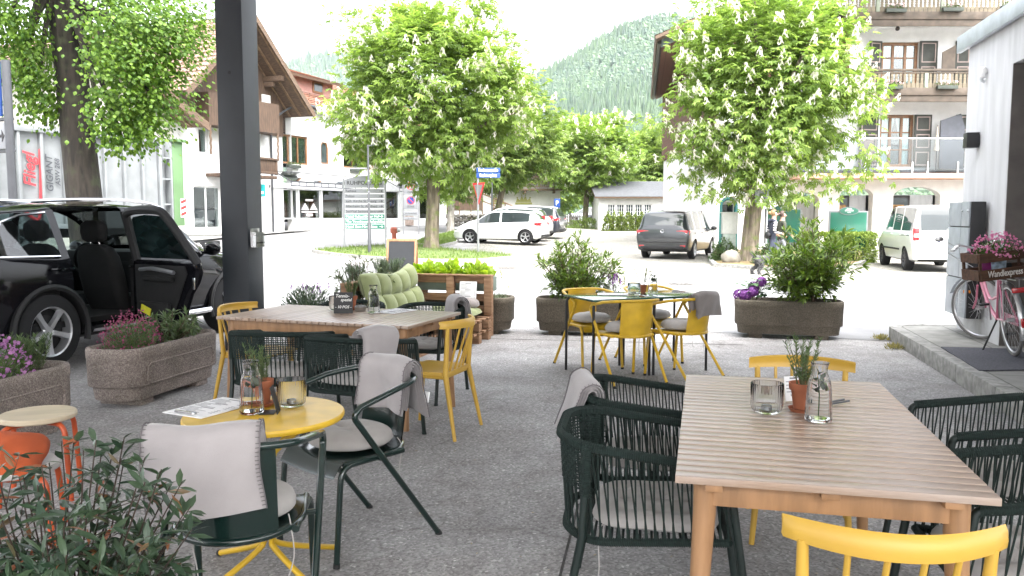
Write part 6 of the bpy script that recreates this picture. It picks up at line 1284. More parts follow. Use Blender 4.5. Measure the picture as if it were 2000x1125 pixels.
# ---- yellow wooden spindle chair
def spindle_chair():
    o = empty('spindle_chair', (0, 0, 0), 0); m = M_YELW
    b = MB(); G = []; nx, ny = 15, 13
    for top in (1, 0):
        g = []
        for j in range(ny):
            v = j / (ny - 1); y = .215 - v * .42; hw = (.228 - .03 * v) * (1 - .10 * (abs(v - .5) * 2) ** 6)
            g.append([(hw * u, y + .012 * (1 - u * u) * (1 if v < .3 else 0), (.452 - .014 * math.cos(u * 1.57) * math.sin(v * 3.14) - .012 * (v < .12)) if top else .428) for u in np.linspace(-1, 1, nx)])
        G.append(g)
    b.grid(G[0]); b.grid(G[1]); ed = lambda g: g[0] + [r_[-1] for r_ in g[1:]] + g[-1][::-1][1:] + [r_[0] for r_ in g[::-1][1:-1]]
    b.loft([ed(G[0]), ed(G[1])], cap=False); b.build('seat', m, o, angle=50)
    P = []; n = 17
    for i in range(n):                                             # curved top rail with a scooped section
        u = -1 + 2 * i / (n - 1); x = .245 * u; yb = -.29 + .11 * u * u; h = .027 * (1 - .18 * abs(u) ** 3); zc = .775 + .0 * u
        sec = [(-.013, -h), (-.017, -h * .2), (-.012, h * .75), (.002, h + .006), (.013, h), (.006, h * .2), (.006, -h * .4), (.011, -h)]
        P.append([(x + (q * u * .0), yb + q, zc + z) for q, z in sec])
    b = MB(); b.loft(P); b.build('top_rail', m, o, angle=55)
    for k in range(4):
        u = -.6 + k * .4; b = MB(); b.tube([(u * .165 * 1.1, -.185 + .012 * u * u, .44), (u * .185 * 1.06, -.292 + .11 * (u * .8) ** 2, .757)], [.0085, .0075], 9); b.build('spindle', m, o)
    for s in (-1, 1):
        b = MB(); b.tube([(s * .235, -.275, 0), (s * .195, -.19, .44), (s * .205, -.215, .758)], [.012, .0195, .013], 12); b.build('leg', m, o)
        b = MB(); b.tube([(s * .178, .155, .44), (s * .21, .205, 0)], [.020, .0125], 12); b.build('leg', m, o)
    b = MB(); b.tube([(-.185, .15, .415), (.185, .15, .415)], .012, 8); b.tube([(-.19, -.18, .415), (.19, -.18, .415)], .012, 8); [b.tube([(s * .185, .15, .415), (s * .19, -.18, .415)], .012, 8) for s in (-1, 1)]; b.build('seat_frame', m, o)
    return o
SC = spindle_chair()
for i, ((x, y), a, lab) in enumerate([((.905, 2.02), 8, 'yellow spindle-back chair cut off at the bottom edge in front of the near teak table'), ((1.36, 3.78), 197, 'yellow spindle-back chair tucked in at the far end of the near teak table'), ((-.56, 5.68), -70, 'yellow spindle-back chair at the right end of the rear teak table'), ((-2.0, 6.42), 107, 'yellow spindle-back chair at the left end of the rear teak table, beside the pillar')]):
    o = SC if i == 0 else copy_tree(SC); o.location = (x, y, 0); o.rotation_euler = (0, 0, az(a)); tag(o, lab, 'chair', 'yellow spindle-back chairs')

# ---- round yellow table
RT = at_z(517, 806, .70); RTR = 147 / FPX * (RT - Vector((0, 0, 1.5))).length * .985
o = empty('round_table', (RT.x, RT.y + .0, 0), 0, 'small round yellow metal table between the two dark green armchairs', 'table')
b = MB(); b.lathe([(0, .672), (RTR - .02, .672), (RTR - .004, .676), (RTR, .684), (RTR, .694), (RTR - .004, .70), (0, .70)], 64); b.build('tabletop', M_YEL, o)
for k in range(4):
    a = R(52 + 90 * k); ca, sa = math.cos(a), math.sin(a); b = MB(); b.tube(bez([(RTR * .72 * ca, RTR * .72 * sa, .668), (.10 * ca, .10 * sa, .58), (.026 * ca, .026 * sa, .48), (.026 * ca, .026 * sa, .20), (.06 * ca, .06 * sa, .13), (.36 * ca, .36 * sa, .014)], 6), .0125, 10); lg = b.build('leg', M_YEL, o); b = MB(); b.tube([(.352 * ca, .352 * sa, .017), (.368 * ca, .368 * sa, .012)], .0138, 10); b.build('foot_cap', M_CAP, lg)
b = MB(); b.lathe([(0, .30), (.042, .30), (.042, .34), (0, .34)], 20); b.build('clamp', M_YEL, o)
# ---- two green square tables pushed together
gq = [at_z(px, py, .745) for px, py in ((1147, 586), (1110, 574), (1334, 566), (1372, 575))]; GC = sum(gq, Vector()) / 4; gd = (gq[3] - gq[0]) + (gq[2] - gq[1]); GRZ = math.atan2(gd.y, gd.x); gl = gd.length / 2
for s, lab in ((-1, 'green enamel cafe table with black legs, the left half of the joined pair'), (1, 'green enamel cafe table with black legs, the right half of the joined pair')):
    o = empty('cafe_table', (GC.x + s * gl / 4 * math.cos(GRZ), GC.y + s * gl / 4 * math.sin(GRZ), 0), GRZ, lab, 'table', 'joined green cafe tables'); w = gl / 2 - .006; dpth = .60
    b = MB(); b.box((0, 0, .733), (w, dpth, .022), .006); b.build('tabletop', M_GRNT, o)
    for sx in (-1, 1):
        for sy in (-1, 1): b = MB(); b.tube(fillet([(sx * w * .30, sy * dpth * .42, .712), (sx * (w / 2 - .022), sy * (dpth / 2 - .022), .712), (sx * (w / 2 - .02), sy * (dpth / 2 - .02), 0)], .05, 6), .0125, 10); b.build('leg', M_BLK, o)

# ---- cushions
def cushion(label, loc, rz, rx, ry, h, m, sq=2.0, tufts=((0, 0),), group=None, tilt=(0, 0), name='seat_cushion', ties=True, cat='cushion', puff=1.0, seed=0):
    r = np.random.default_rng(seed + 3); b = MB(); nr, na = 16, 44; top = []; bot = []
    for i in range(nr + 1):
        q = (i / nr) ** .8; rt, rb = [], []
        for k in range(na):
            a = 6.2832 * k / na; c, s = math.cos(a), math.sin(a); e = (abs(c) ** sq + abs(s) ** sq) ** (-1 / sq); wob = 1 + .012 * math.sin(a * 5 + seed) + .01 * math.sin(a * 9 + 2 * seed); x, y = rx * q * c * e * wob, ry * q * s * e * wob
            z = h * (max(0, 1 - q ** 3.2)) ** .5 * (1 + .05 * math.sin(x * 31 + seed) * math.sin(y * 27))
            for tx, ty in tufts:
                d2 = ((x - tx * rx) ** 2 + (y - ty * ry) ** 2); z *= 1 - .62 * puff * math.exp(-d2 / (.034 ** 2)); an = math.atan2(y - ty * ry, x - tx * rx); z *= 1 - .10 * puff * math.exp(-d2 / (.10 ** 2)) * (.5 + .5 * math.cos(an * 6 + seed))
            rt.append((x, y, z + h * .42)); rb.append((x, y, h * .42 - h * .40 * (max(0, 1 - q ** 4)) ** .5))
        top.append(rt); bot.append(rb)
    b.grid(top, closed=True); b.grid(bot[::-1], closed=True); o = b.build(name, m, angle=80); o.location = loc; o.rotation_euler = (tilt[0], tilt[1], rz); tag(o, label, cat, group)
    if ties:
        b = MB()
        for s in (-1, 1): x = s * rx * .8; y = -ry * .80; b.tube(bez([(x, y, h * .4), (x * 1.05, y - .02, -.02), (x * 1.03 + .01, y - .015, -.12), (x * 1.0 - .01 * s, y - .02, -.20)], 4), .0025, 4)
        b.build('tie', m, o)
    return o
gp_ = 'grey seat cushions'
grid9 = [(x, y) for x in (-.5, 0, .5) for y in (-.5, 0, .5)]; grid4 = [(x, y) for x in (-.38, .38) for y in (-.38, .38)]
for i, (ch, lab) in enumerate(zip(ropes, ('tufted grey cushion seen through the ropes of the nearest rope armchair', 'tufted grey cushion on the rope armchair with the draped fleece corner', 'tufted grey cushion on the farther rope armchair at the right edge', 'tufted grey cushion on the nearer rope armchair at the right edge', 'tufted grey cushion behind the woven back of the left rear-table armchair', 'tufted grey cushion on the armchair with the rolled blanket', 'taupe shaded cushion on the far armchair beside the yellow spindle chair', 'tufted cushion on the hidden far armchair behind the pots'))):
    a = ch.rotation_euler.z; cushion(lab, (ch.location.x - .02 * math.sin(a) * 0 - math.sin(a) * .03, ch.location.y + math.cos(a) * .03, .412), a, .235, .225, .05, M_CUSH, 4.0, grid9, gp_, seed=i)
for i, (ch, lab) in enumerate(zip(greens + yels, ('round grey tufted cushion on the dark green armchair right of the round table', 'round grey cushion on the dark green armchair seen from behind', 'round grey cushion on the yellow armchair that faces us', 'round grey cushion on the far hidden yellow armchair', 'round grey cushion behind the bare curved yellow back', 'round grey cushion on the yellow armchair with the taupe blanket'))):
    a = ch.rotation_euler.z; cushion(lab, (ch.location.x + math.sin(a) * .02, ch.location.y - math.cos(a) * .02, .452), a + .2 * i, .19, .19, .068, M_CUSH, 2.2, ((0, 0),) if i % 2 else ((-.25, .1), (.3, 0)), gp_, seed=11 + i)

# ---- blankets
def blanket(label, loc, rz, w, front, back, r=.022, m=None, layers=3, t=.013, seed=0, flare=0.0, roll=0.0, slump=.0, tilt=0.0, stitch=True, group='fleece blankets', bend=0.0):
    """folded fleece hung over a rail: local x along the rail, +y drops 'front' deep, -y drops 'back' deep"""
    rg = np.random.default_rng(seed + 5); f1, f2, f3 = rg.uniform(0, 6.3, 3); b = MB(); m = m or M_BLAN; nx = 20
    def path(rr, fr, bk):
        P = [(rr, -fr + fr * q) for q in np.linspace(0, 1, 9)[:-1]] + [(rr * math.cos(a), rr * math.sin(a)) for a in np.linspace(0, math.pi, 11)] + [(-rr, -bk * q) for q in np.linspace(0, 1, 9)[1:]]
        return P
    def warp(x, y, z, sdn):
        u = x / (w / 2); side = 1 if y > 0 else -1; dz = -z if z < 0 else 0
        yy = y + (.014 * math.sin(x * 15 + dz * 6 + f1) + .008 * math.sin(x * 33 + dz * 11 + f2)) * min(1, dz * 8 + .15) + side * roll * dz + .03 * flare * side * dz * 3; xx = x * (1 + flare * dz) + .010 * math.sin(dz * 15 + f3 + side)
        yy += bend * x * x; zz = z - slump * u * u * (1 if abs(u) > .3 else .5) + .004 * math.sin(x * 23 + f2); return (xx, yy, zz)
    edges = []
    for L in range(layers):
        rr = r + t * L; fr = front - .010 * (layers - 1 - L) - (.02 if L % 2 else 0); bk = back - .012 * (layers - 1 - L); outer = path(rr + t * .46, fr, bk); inner = path(rr - t * .46, fr, bk)
        ww = w * (1 - .012 * (layers - 1 - L)); xs_ = np.linspace(-ww / 2, ww / 2, nx); G = []
        for x in xs_:
            q = abs(x) / (ww / 2); k = 1 - (q ** 14) * .9; mid = [((a[0] + c[0]) / 2, (a[1] + c[1]) / 2) for a, c in zip(outer, inner)]
            ring = [warp(x, m_[0] + (o_[0] - m_[0]) * k, m_[1] + (o_[1] - m_[1]) * k, 0) for o_, m_ in zip(outer, mid)] + [warp(x, m_[0] + (i_[0] - m_[0]) * k, m_[1] + (i_[1] - m_[1]) * k, 0) for i_, m_ in list(zip(inner, mid))[::-1]]
            G.append(ring)
        b.loft(G); edges.append((outer, ww))
    o = b.build('blanket', m, angle=60); o.location = loc; o.rotation_euler = (0, tilt, rz); tag(o, label, 'blanket', group)
    if stitch:
        outer, ww = edges[-1]
        for s in (-1, 1):
            b = MB(); P = [warp(s * ww * .497, y * 1.0, z, 0) for y, z in outer]; b.tube([(p[0] + s * .001, p[1], p[2]) for p in P], .0026, 4)
            Q = []
            for (y0, z0), (y1, z1) in zip(outer[:-1], outer[1:]):
                n = max(1, int(math.hypot(y1 - y0, z1 - z0) / .012))
                for k in range(n): q = k / n; Q.append((y0 + (y1 - y0) * q, z0 + (z1 - z0) * q))
            for y, z in Q: n_ = 1.0; a = warp(s * ww * .496, y * 1.01, z, 0); c = warp(s * (ww * .496 - .011), y * 1.01 + (.0014 if y > 0 else -.0014), z + (.0012 if z > 0 else 0), 0); b.tube([a, c], .0016, 4, cap=False)
            b.build('stitching', M_STITCH, o)
    return o
def on(ch, x, y, z): a = ch.rotation_euler.z; return (ch.location.x + x * math.cos(a) - y * math.sin(a), ch.location.y + x * math.sin(a) + y * math.cos(a), z)
def rzof(ch, d=0): return ch.rotation_euler.z + R(d)
bk1 = blanket('light grey stitched fleece over the armchair right of the round table', on(greens[0], -.01, -.285, .772), rzof(greens[0], 0), .33, .20, .22, .018, layers=4, seed=1, roll=.12, bend=1.1, flare=.10)
b = MB(); b.box((-.155, -.06, -.13), (.03, .006, .05), .001, rx=.2); b.build('care_label', M_WHITE, bk1)
blanket('light grey stitched fleece blanket over the back of the dark green armchair seen from behind', on(greens[1], -.055, -.285, .775), rzof(greens[1], 4), .36, .20, .215, .018, layers=4, seed=2, roll=.10, bend=1.1, flare=.08)
blanket('grey fleece slung over the second rope armchair beside the front table', on(ropes[1], .13, -.275, .755), rzof(ropes[1], 16), .24, .16, .22, .022, layers=3, seed=3, roll=.25, flare=.25, tilt=R(8))
blanket('rolled grey fleece blanket on the right back corner of the rear-table rope armchair', on(ropes[5], .235, -.17, .755), rzof(ropes[5], 70), .27, .16, .15, .035, layers=3, seed=4, slump=.01, stitch=False)
blanket('grey fleece blanket hanging on the corner of the far rope armchair by the pallet sofa', on(ropes[6], -.20, -.24, .76), rzof(ropes[6], -50), .26, .18, .30, .04, layers=3, seed=5, flare=.2, stitch=False)
blanket('taupe blanket over the back of the yellow armchair at the right of the green table', on(yels[3], .03, -.285, .775), rzof(yels[3], 3), .36, .12, .17, .022, M_BLAND, layers=3, seed=6, bend=1.0, flare=.35, stitch=False, slump=.02)

# ---- pallet corner sofa
PS = Vector((-1.33, 10.32, 0)); pa = az(16); sofa = empty('pallet_sofa', PS, pa, 'corner sofa built from brown pallets with sage green upholstery', 'sofa')
def pallet(mb, x0, x1, y0, y1, z, alongx):
    """one pallet lying flat"""
    L = x1 - x0; D = y1 - y0
    for i in range(3):
        for j in range(3): mb.box((x0 + .05 + (L - .1) * i / 2, y0 + .05 + (D - .1) * j / 2, z + .06), (.10, .10, .078), .004)
    for i in range(5):
        if alongx: mb.box(((x0 + x1) / 2, y0 + .05 + (D - .1) * i / 4, z + .121), (L, .10, .022), .003)
        else: mb.box((x0 + .05 + (L - .1) * i / 4, (y0 + y1) / 2, z + .121), (.10, D, .022), .003)
    for i in range(3):
        if alongx: mb.box(((x0 + x1) / 2, y0 + .05 + (D - .1) * i / 2, z + .010), (L, .10, .022), .003)
        else: mb.box((x0 + .05 + (L - .1) * i / 2, (y0 + y1) / 2, z + .010), (.10, D, .022), .003)
b = MB()
for z in (0, .145): pallet(b, .02, .80, -1.62, -.02, z, False); pallet(b, .81, 1.12, -.85, -.02, z, True)
b.build('seat_pallet', M_PALLET, sofa)
b = MB()                                                            # upright back pallets
for z, hh in ((.725, .10), (.50, .09), (.36, .08)): b.box((.56, .03, z), (1.14, .05, hh), .004); b.box((-.03, -.82, z), (.05, 1.66, hh), .004)
b.box((.56, .0, .775), (1.16, .12, .02), .003); b.box((0.0, -.82, .775), (.12, 1.68, .02), .003)
for x in (.05, .60, 1.09): b.box((x, -.02, .53), (.10, .07, .48), .004)
for y in (-1.60, -.9, -.1): b.box((.01, y, .53), (.07, .10, .48), .004)
b.build('backrest', M_PALLET, sofa)
def on_sofa(x, y, z): return (PS.x + x * math.cos(pa) - y * math.sin(pa), PS.y + x * math.sin(pa) + y * math.cos(pa), z)
cushion('flat sage green seat cushion along the left pallet bench', on_sofa(.42, -1.0, .30), pa, .36, .60, .10, M_GREENC, 7, [(x, y) for x in (-.5, 0, .5) for y in (-.66, -.33, 0, .33, .66)], 'sage green sofa cushions', name='sofa_cushion', ties=False, puff=.7, seed=31)
cushion('flat sage green seat cushion in the corner by the menu board', on_sofa(.66, -.42, .302), pa, .40, .36, .09, M_GREENC, 7, [(x, y) for x in (-.5, 0, .5) for y in (-.5, 0, .5)], 'sage green sofa cushions', name='sofa_cushion', ties=False, puff=.7, seed=32)
b = MB(); rows_ = 2; cols_ = 5; Lc, Hc = 1.36, .50; G = []; Gb = []                     # buttoned back cushion: 2 x 5 pillows
for i in range(25):
    v = i / 24; r1, r2 = [], []
    for j in range(61):
        u = j / 60; cu = abs(math.sin(u * cols_ * math.pi)) ** .45; cv = abs(math.sin(v * rows_ * math.pi)) ** .42; e = min(1, min(u, 1 - u) * 30, min(v, 1 - v) * 16) ** .5; th = (.035 + .085 * cu * cv) * (.12 + .88 * e); flop = .05 * (u ** 3) * v
        r1.append((th + .02 * math.sin(u * 3), (u - .5) * Lc, v * Hc * (1 + .06 * math.sin(u * 6.3 + 1)) + flop)); r2.append((-th * .6, (u - .5) * Lc, v * Hc * (1 + .06 * math.sin(u * 6.3 + 1)) + flop))
    G.append(r1); Gb.append(r2)
b.grid(G); b.grid(Gb); o = b.build('back_cushion', M_GREENC, angle=80); o.location = on_sofa(.26, -.86, .37); o.rotation_euler = (0, R(-17), pa); tag(o, 'large sage green buttoned back cushion leaning on the left pallet backrest', 'cushion', 'sage green sofa cushions')
blanket('folded white throw lying on the green sofa seat behind the rear table', on_sofa(.62, -1.05, .475), pa + R(80), .30, .05, .10, .03, mk('white_throw', (.62, .60, .58), .95, bump=.3, bs=300), layers=3, seed=9, stitch=False, roll=.6)
cushion('round taupe scatter cushion in the right corner of the pallet sofa', on_sofa(.85, -.20, .39), pa, .17, .15, .09, M_BLAND, 3, ((0, 0),), None, name='scatter_cushion', ties=False, seed=41)

def menu_sheet(name, label, loc, rot, w=.21, h=.297, board=False, lines=16, group='menu sheets'):
    o = empty(name, loc, 0, label, 'menu', group); o.rotation_euler = rot
    b = MB(); b.box((0, 0, .003), (w + (.012 if board else 0), h + (.02 if board else 0), .004), .001); b.build('board' if board else 'sheet', mk('clipboard_white', (.72, .72, .72), .5) if board else M_PAPER, o)
    if board:
        b = MB(); b.box((0, 0, .0062), (w - .01, h - .012, .0012)); b.build('sheet', M_PAPER, o); b = MB(); b.box((0, -h / 2 + .012, .010), (.11, .022, .008), .003); b.tube([(-.045, -h / 2 + .0, .014), (.045, -h / 2 + .0, .014)], .006, 8); b.build('clip', M_CHROME, o)
    b = MB(); r = random.Random(3); z = .0074 if board else .0054
    for i in range(lines):
        if i % 5 == 0: b.box((0, h * (.42 - i / lines * .82), z), (w * .34, .007, .0008)); continue
        ln = r.uniform(.25, .62) * w; b.box((-w * .42 + ln / 2, h * (.42 - i / lines * .82), z), (ln, .0032, .0008)); b.box((w * .40, h * (.42 - i / lines * .82), z), (.02, .0032, .0008))
    b.build('print', mk('print_grey', (.22, .22, .24), .9), o, smooth=False); return o
p = on_sofa(.845, -.085, .395); menu_sheet('menu_board', 'menu sheet on a board leaning against the pallet backrest', (p[0], p[1], .55), (R(80), 0, pa), .22, .31)
# ---- table-top things
def carafe(label, loc, fill=.72):
    o = empty('carafe', loc, random.uniform(0, 3), label, 'carafe', 'ribbed glass carafes')
    prof = [(.040, 0), (.046, .004), (.0475, .012), (.046, .06), (.043, .12), (.038, .150), (.030, .172), (.0265, .186), (.0275, .200), (.032, .2155), (.0335, .218), (.031, .2175), (.0255, .200), (.0245, .186), (.028, .170), (.036, .148), (.0408, .12), (.0438, .06), (.0445, .016), (.040, .009), (0, .009)]
    b = MB(); b.lathe(prof, 96, rib=.018, nr=24); b.build('glass', M_CG, o, angle=180)
    b = MB(); zt = .15 * fill / .72; b.lathe([(.0, .0105), (.040, .0105), (.0425, .02), (.042, .06), (.0395, min(.12, zt)), (.0355, zt), (0, zt)], 32); b.build('water', M_WATER, o, angle=60)
    b = MB(); n = 10
    for i in range(n): a = i * 2.4; b.T((.012 * math.cos(a), .012 * math.sin(a), .10 + .008 * i), a, R(40 + 20 * (i % 3))); b.add([(0, 0, 0), (.011, .014, .003), (0, .034, -.004), (-.011, .014, .003)], [(0, 1, 2, 3)])
    b.T(); b.tube([(0, 0, .02), (.004, 0, .10), (-.004, .005, .165)], .0018, 5); b.build('mint', M_PLANT, o, smooth=False)
    b = MB(); b.T((.012, -.012, .132), .6, R(62), .3); b.lathe([(0, -.003), (.021, -.003), (.0225, 0), (.021, .003), (0, .003)], 20); b.build('lime_slice', M_LIME, o); return o
def candle_glass(label, loc):
    o = empty('candle_glass', loc, 0, label, 'candle glass', 'ribbed candle glasses')
    prof = [(.030, 0), (.046, .004), (.056, .016), (.060, .034), (.0605, .115), (.0590, .1165), (.0575, .115), (.057, .036), (.053, .020), (.044, .011), (0, .010)]
    b = MB(); b.lathe(prof, 132, rib=.014, nr=33); b.build('glass', M_CG, o, angle=180)
    b = MB(); b.lathe([(0, .0115), (.019, .0115), (.0195, .027), (.0185, .027), (.018, .014)], 20); b.build('tealight_cup', M_STEEL, o); b = MB(); b.lathe([(0, .024), (.018, .024), (.018, .014), (0, .014)][::-1], 20); b.tube([(0, 0, .023), (.001, 0, .031)], .0009, 5); b.build('candle', M_WAX, o); return o
def rosemary(n, h, r, seed, parent, sz=.020, spread=.5, m=None):
    rg = np.random.default_rng(seed); P = []; D = []; b = MB()
    for i in range(n):
        a = rg.uniform(0, 6.28); q = rg.uniform(.0, spread); hh = h * rg.uniform(.6, 1.0); p0 = Vector((r * .5 * math.cos(a) * rg.random(), r * .5 * math.sin(a) * rg.random(), 0)); p1 = p0 + Vector((math.cos(a) * q * hh, math.sin(a) * q * hh, hh)); mid = (p0 + p1) / 2 + Vector((0, 0, hh * .06)); S = bez([p0, mid, p1], 5); b.tube(S, [.0018 * (1 - k / 14) for k in range(len(S))], 4)
        for k in range(int(hh / .0035)):
            t = .12 + .88 * rg.random(); p = p0.lerp(p1, t) + Vector((0, 0, hh * .12 * t * (1 - t))); an = rg.uniform(0, 6.28); P.append(tuple(p)); D.append((math.cos(an), math.sin(an), .75 + .5 * t))
    b.build('stem', mk('herb_stem', (.10, .10, .04), .8), parent); V, F = scatter([(-.07, 0, 0), (.07, 0, 0), (.05, .7, -.03), (0, 1, -.08), (-.05, .7, -.03)], [(0, 1, 2, 3, 4)], P, D, rg.normal(0, 1, (len(P), 3)), rg.uniform(.7, 1.2, len(P)) * sz); npmesh('leaves', V, F, m or M_HERB, parent)
M_HERB = leafmat('herb_leaves', (.045, .085, .03), (.12, .18, .06), .25)
def herb_pot(label, loc, h=.17, n=16, seed=1, sc=1.0, saucer=True):
    o = empty('herb_pot', loc, 0, label, 'potted herb', 'terracotta herb pots'); b = MB(); b.lathe([(r_ * sc, (z + (.012 if saucer else 0)) * sc) for r_, z in [(0, 0), (.032, 0), (.042, .072), (.048, .072), (.050, .078), (.051, .100), (.047, .100), (.046, .088), (0, .088)]], 36); b.build('pot', M_TERRA, o)
    if saucer: b = MB(); b.lathe([(0, 0), (.042, 0), (.052, .014), (.049, .014), (.041, .006), (0, .006)], 36); b.build('saucer', M_TERRA, o)
    b = MB(); b.lathe([(0, .104 * sc), (.047 * sc, .098 * sc)][::-1], 24); b.build('soil', M_SOIL, o); e = empty('plant', (0, 0, .10 * sc), parent=o); rosemary(n, h, .05, seed, e); return o
def on_top(px, py, z=.751): p = at_z(px, py, z); return (p.x, p.y, z)
carafe('glass carafe of lime water on the front teak table', on_top(1598, 822)); candle_glass('ribbed candle glass on the front teak table, left of the terracotta pot', on_top(1497, 806)); herb_pot('terracotta pot of rosemary on the front teak table', on_top(1566, 803), .19, 22, 3)
o = empty('card_holder', on_top(1634, 790), R(-70), 'small metal card clip lying on the front teak table behind the carafe', 'clip'); b = MB(); [b.tube([(s * .012, -.04, .008), (s * .014, .05, .014)], .004, 6) for s in (-1, 1)]; b.box((0, -.045, .008), (.04, .02, .014), .003); b.build('clip', M_GREYM, o)
o = menu_sheet('menu_card', 'small white card standing behind the terracotta pot on the front teak table', (on_top(1547, 782)[0], on_top(1547, 782)[1], .80), (R(78), 0, R(10)), .07, .10, lines=6)
RZT = .7005
carafe('glass carafe with green sprigs on the round yellow table', on_top(492, 807, RZT)); candle_glass('ribbed candle glass with tealight on the round yellow table', on_top(570, 793, RZT)); herb_pot('terracotta pot of rosemary behind the carafe on the round yellow table', on_top(512, 792, RZT), .17, 16, 5)
p = on_top(415, 797, RZT); menu_sheet('menu_clipboard', 'menu on a clipboard lying over the edge of the round yellow table', (p[0], p[1], RZT), (0, 0, R(-28)), .21, .297, True)
p = on_top(532, 806, RZT); o = empty('table_sign', p, R(97), 'thin black folded table sign seen edge-on on the round yellow table', 'sign'); b = MB(); b.box((0, -.012, .055), (.075, .003, .112), rx=R(-14)); b.box((0, .018, .002), (.075, .06, .003)); b.build('panel', M_BLK, o, smooth=False)
o = empty('salt_cellar', on_top(540, 786, RZT), 0, 'small brass salt cellar beside the black table sign', 'salt cellar'); b = MB(); b.lathe([(0, 0), (.018, 0), (.022, .02), (.016, .038), (.010, .044), (0, .046)], 20); b.build('body', mk('brass', (.55, .38, .15), .3, metal=.9), o)
candle_glass('ribbed candle glass on the rear teak table, left of the chalkboard sign', on_top(658, 606)); herb_pot('terracotta pot of bushy rosemary behind the chalkboard sign', on_top(686, 605), .15, 26, 7); carafe('glass carafe of lime water on the rear teak table', on_top(730, 611))
p = on_top(671, 612); o = empty('chalkboard_sign', p, R(-2), 'small black chalkboard sign with white chalk writing on the rear teak table', 'sign'); b = MB(); b.box((0, 0, .082), (.148, .006, .164), .001, rx=R(-6)); b.box((0, .035, .06), (.05, .004, .12), rx=R(20)); b.build('board', M_BLK, o, smooth=False)
for i, (s, y_, sz, dx) in enumerate((('Tennis-', .135, .036, -.008), ('spezial', .105, .032, .022), ('- 10 POS -', .050, .030, 0))): text(s, sz, M_CHALK, (dx, -.0045 + (y_ - .082) * .105, y_), (R(84), R(0), 0), o, 'chalk_lettering', ext=.0006, shear=.2)
o = empty('stone_bowl', on_top(704, 607), 0, 'small pale bowl of pebbles between pot and carafe on the rear teak table', 'bowl'); b = MB(); b.lathe([(0, 0), (.04, 0), (.05, .03), (.045, .03), (.036, .006), (0, .006)], 24); b.build('bowl', mk('taupe_ceramic', (.25, .22, .19), .6), o); b = MB(); [b.sphere((.03 * math.cos(a), .03 * math.sin(a), .032), (.02, .018, .013), 8, 6) for a in (0, 1.2, 2.5, 3.7, 5)]; b.sphere((0, 0, .035), (.02, .02, .014), 8, 6); b.build('pebbles', M_KERB, o)
p = on_top(772, 608); menu_sheet('menu_sheet', 'white menu sheet lying flat at the right of the rear teak table', p, (0, 0, BTH + R(80)), .21, .297)
candle_glass('ribbed candle glass on the green table', on_top(1238, 576, .746)); carafe('pale glass carafe with a mint sprig on the green table', on_top(1275, 573, .746)); herb_pot('rosemary sprig in a small brown pot on the green table', on_top(1256, 571, .746), .19, 5, 9, .75, False)
p = on_top(1197, 575, .746); menu_sheet('menu_sheet', 'white menu sheet lying flat on the left half of the green table', p, (0, 0, GRZ + R(60)), .21, .297)

# ---- orange stools
def stool(label, c, h, wood, grp='orange metal stools'):
    o = empty('stool', (c[0], c[1], 0), R(20), label, 'stool', grp); b = MB(); b.lathe([(0, h - .03), (.182, h - .03), (.188, h - .024), (.188, h - .006), (.182, h), (0, h)], 48); b.build('seat', wood, o)
    m = mk('orange_powder_coat', (.46, .075, .02), .35)
    for k in range(4): a = R(45 + 90 * k); ca, sa = math.cos(a), math.sin(a); b = MB(); b.tube(fillet([(.05 * ca, .05 * sa, h - .045), (.205 * ca, .205 * sa, h - .045), (.235 * ca, .235 * sa, 0)], .06, 6), .014, 10); b.build('leg', m, o)
    return o
p = at_z(74, 806, .45); stool('stool with pale birch seat and orange tube legs at the left edge', p, .45, mk('birch_ply', (.50, .42, .30), .45, var=.1, vs=3, stretch=(1, 7, 1)))
p = at_z(30, 905, .36); stool('low stool with grey seat under the orange pillow at the left edge', p, .36, M_CUSH)
q = (p.x - .06, p.y - .04, .375); o = cushion('burnt orange pillow lying on the low stool at the left edge', q, .3, .20, .15, .075, mk('burnt_orange_fabric', (.36, .068, .018), .9, var=.1, vs=9, bump=.3, bs=300), 7, ((-.1, .2), (.5, -.3)), None, name='pillow', puff=.35, ties=False, seed=50); o.rotation_euler = (R(26), R(6), .25)
# ------------------------------------------------------------------ washed-concrete planters and what grows in them
M_STONEG = stone_mat('brown_concrete', (.07, .06, .045), (.13, .11, .085), (.20, .175, .14))  # browner, darker tones than the washed concrete
def planter(label, c, rz, m, L=1.26, W=.52, H=.47):
    o = empty('planter', (c[0], c[1], 0), rz, label, 'planter', 'concrete planters'); f = .055
    b = MB()
    def ring(l, w, z, r): return [(x, y, z) for x, y in rrect(l, w, r, 8)]
    prof = [(-.10, f, .15), (-.095, f + .006, .15), (-.065, f + .105, .17), (-.025, f + .112, .17), (-.018, f + .12, .17), (-.008, H - .085, .18), (-.002, H - .08, .18), (0, H - .022, .18), (-.012, H - .005, .175), (-.03, H, .165), (-.07, H, .15), (-.085, H - .01, .14), (-.10, H - .06, .13)]
    b.loft([ring(L + d, W + d, z, r) for d, z, r in prof]); b.build('trough', m, o, angle=50)
    b = MB(); b.prism(rrect(L - .09, W - .09, .13, 6), .006, 'z', H - .058); b.build('soil', M_SOIL, o, smooth=False)
    for s in (-1, 1): b = MB(); b.box((s * L * .30, 0, f / 2), (.16, W * .72, f), .008); b.build('foot', m, o)
    if m is M_STONEG: return o
    b = MB()                                                        # raised panel line along both long sides
    for s in (-1, 1): P = [(-L * .33, H - .13), (L * .33, H - .13), (L * .36, H - .16), (L * .36, .21), (L * .33, .18), (-L * .33, .18), (-L * .36, .21), (-L * .36, H - .16)]; b.tube([(x, s * (W / 2 - .004), z) for x, z in P], .008, 6, closed=True)
    b.build('panel_moulding', m, o); return o
pl_ = {}
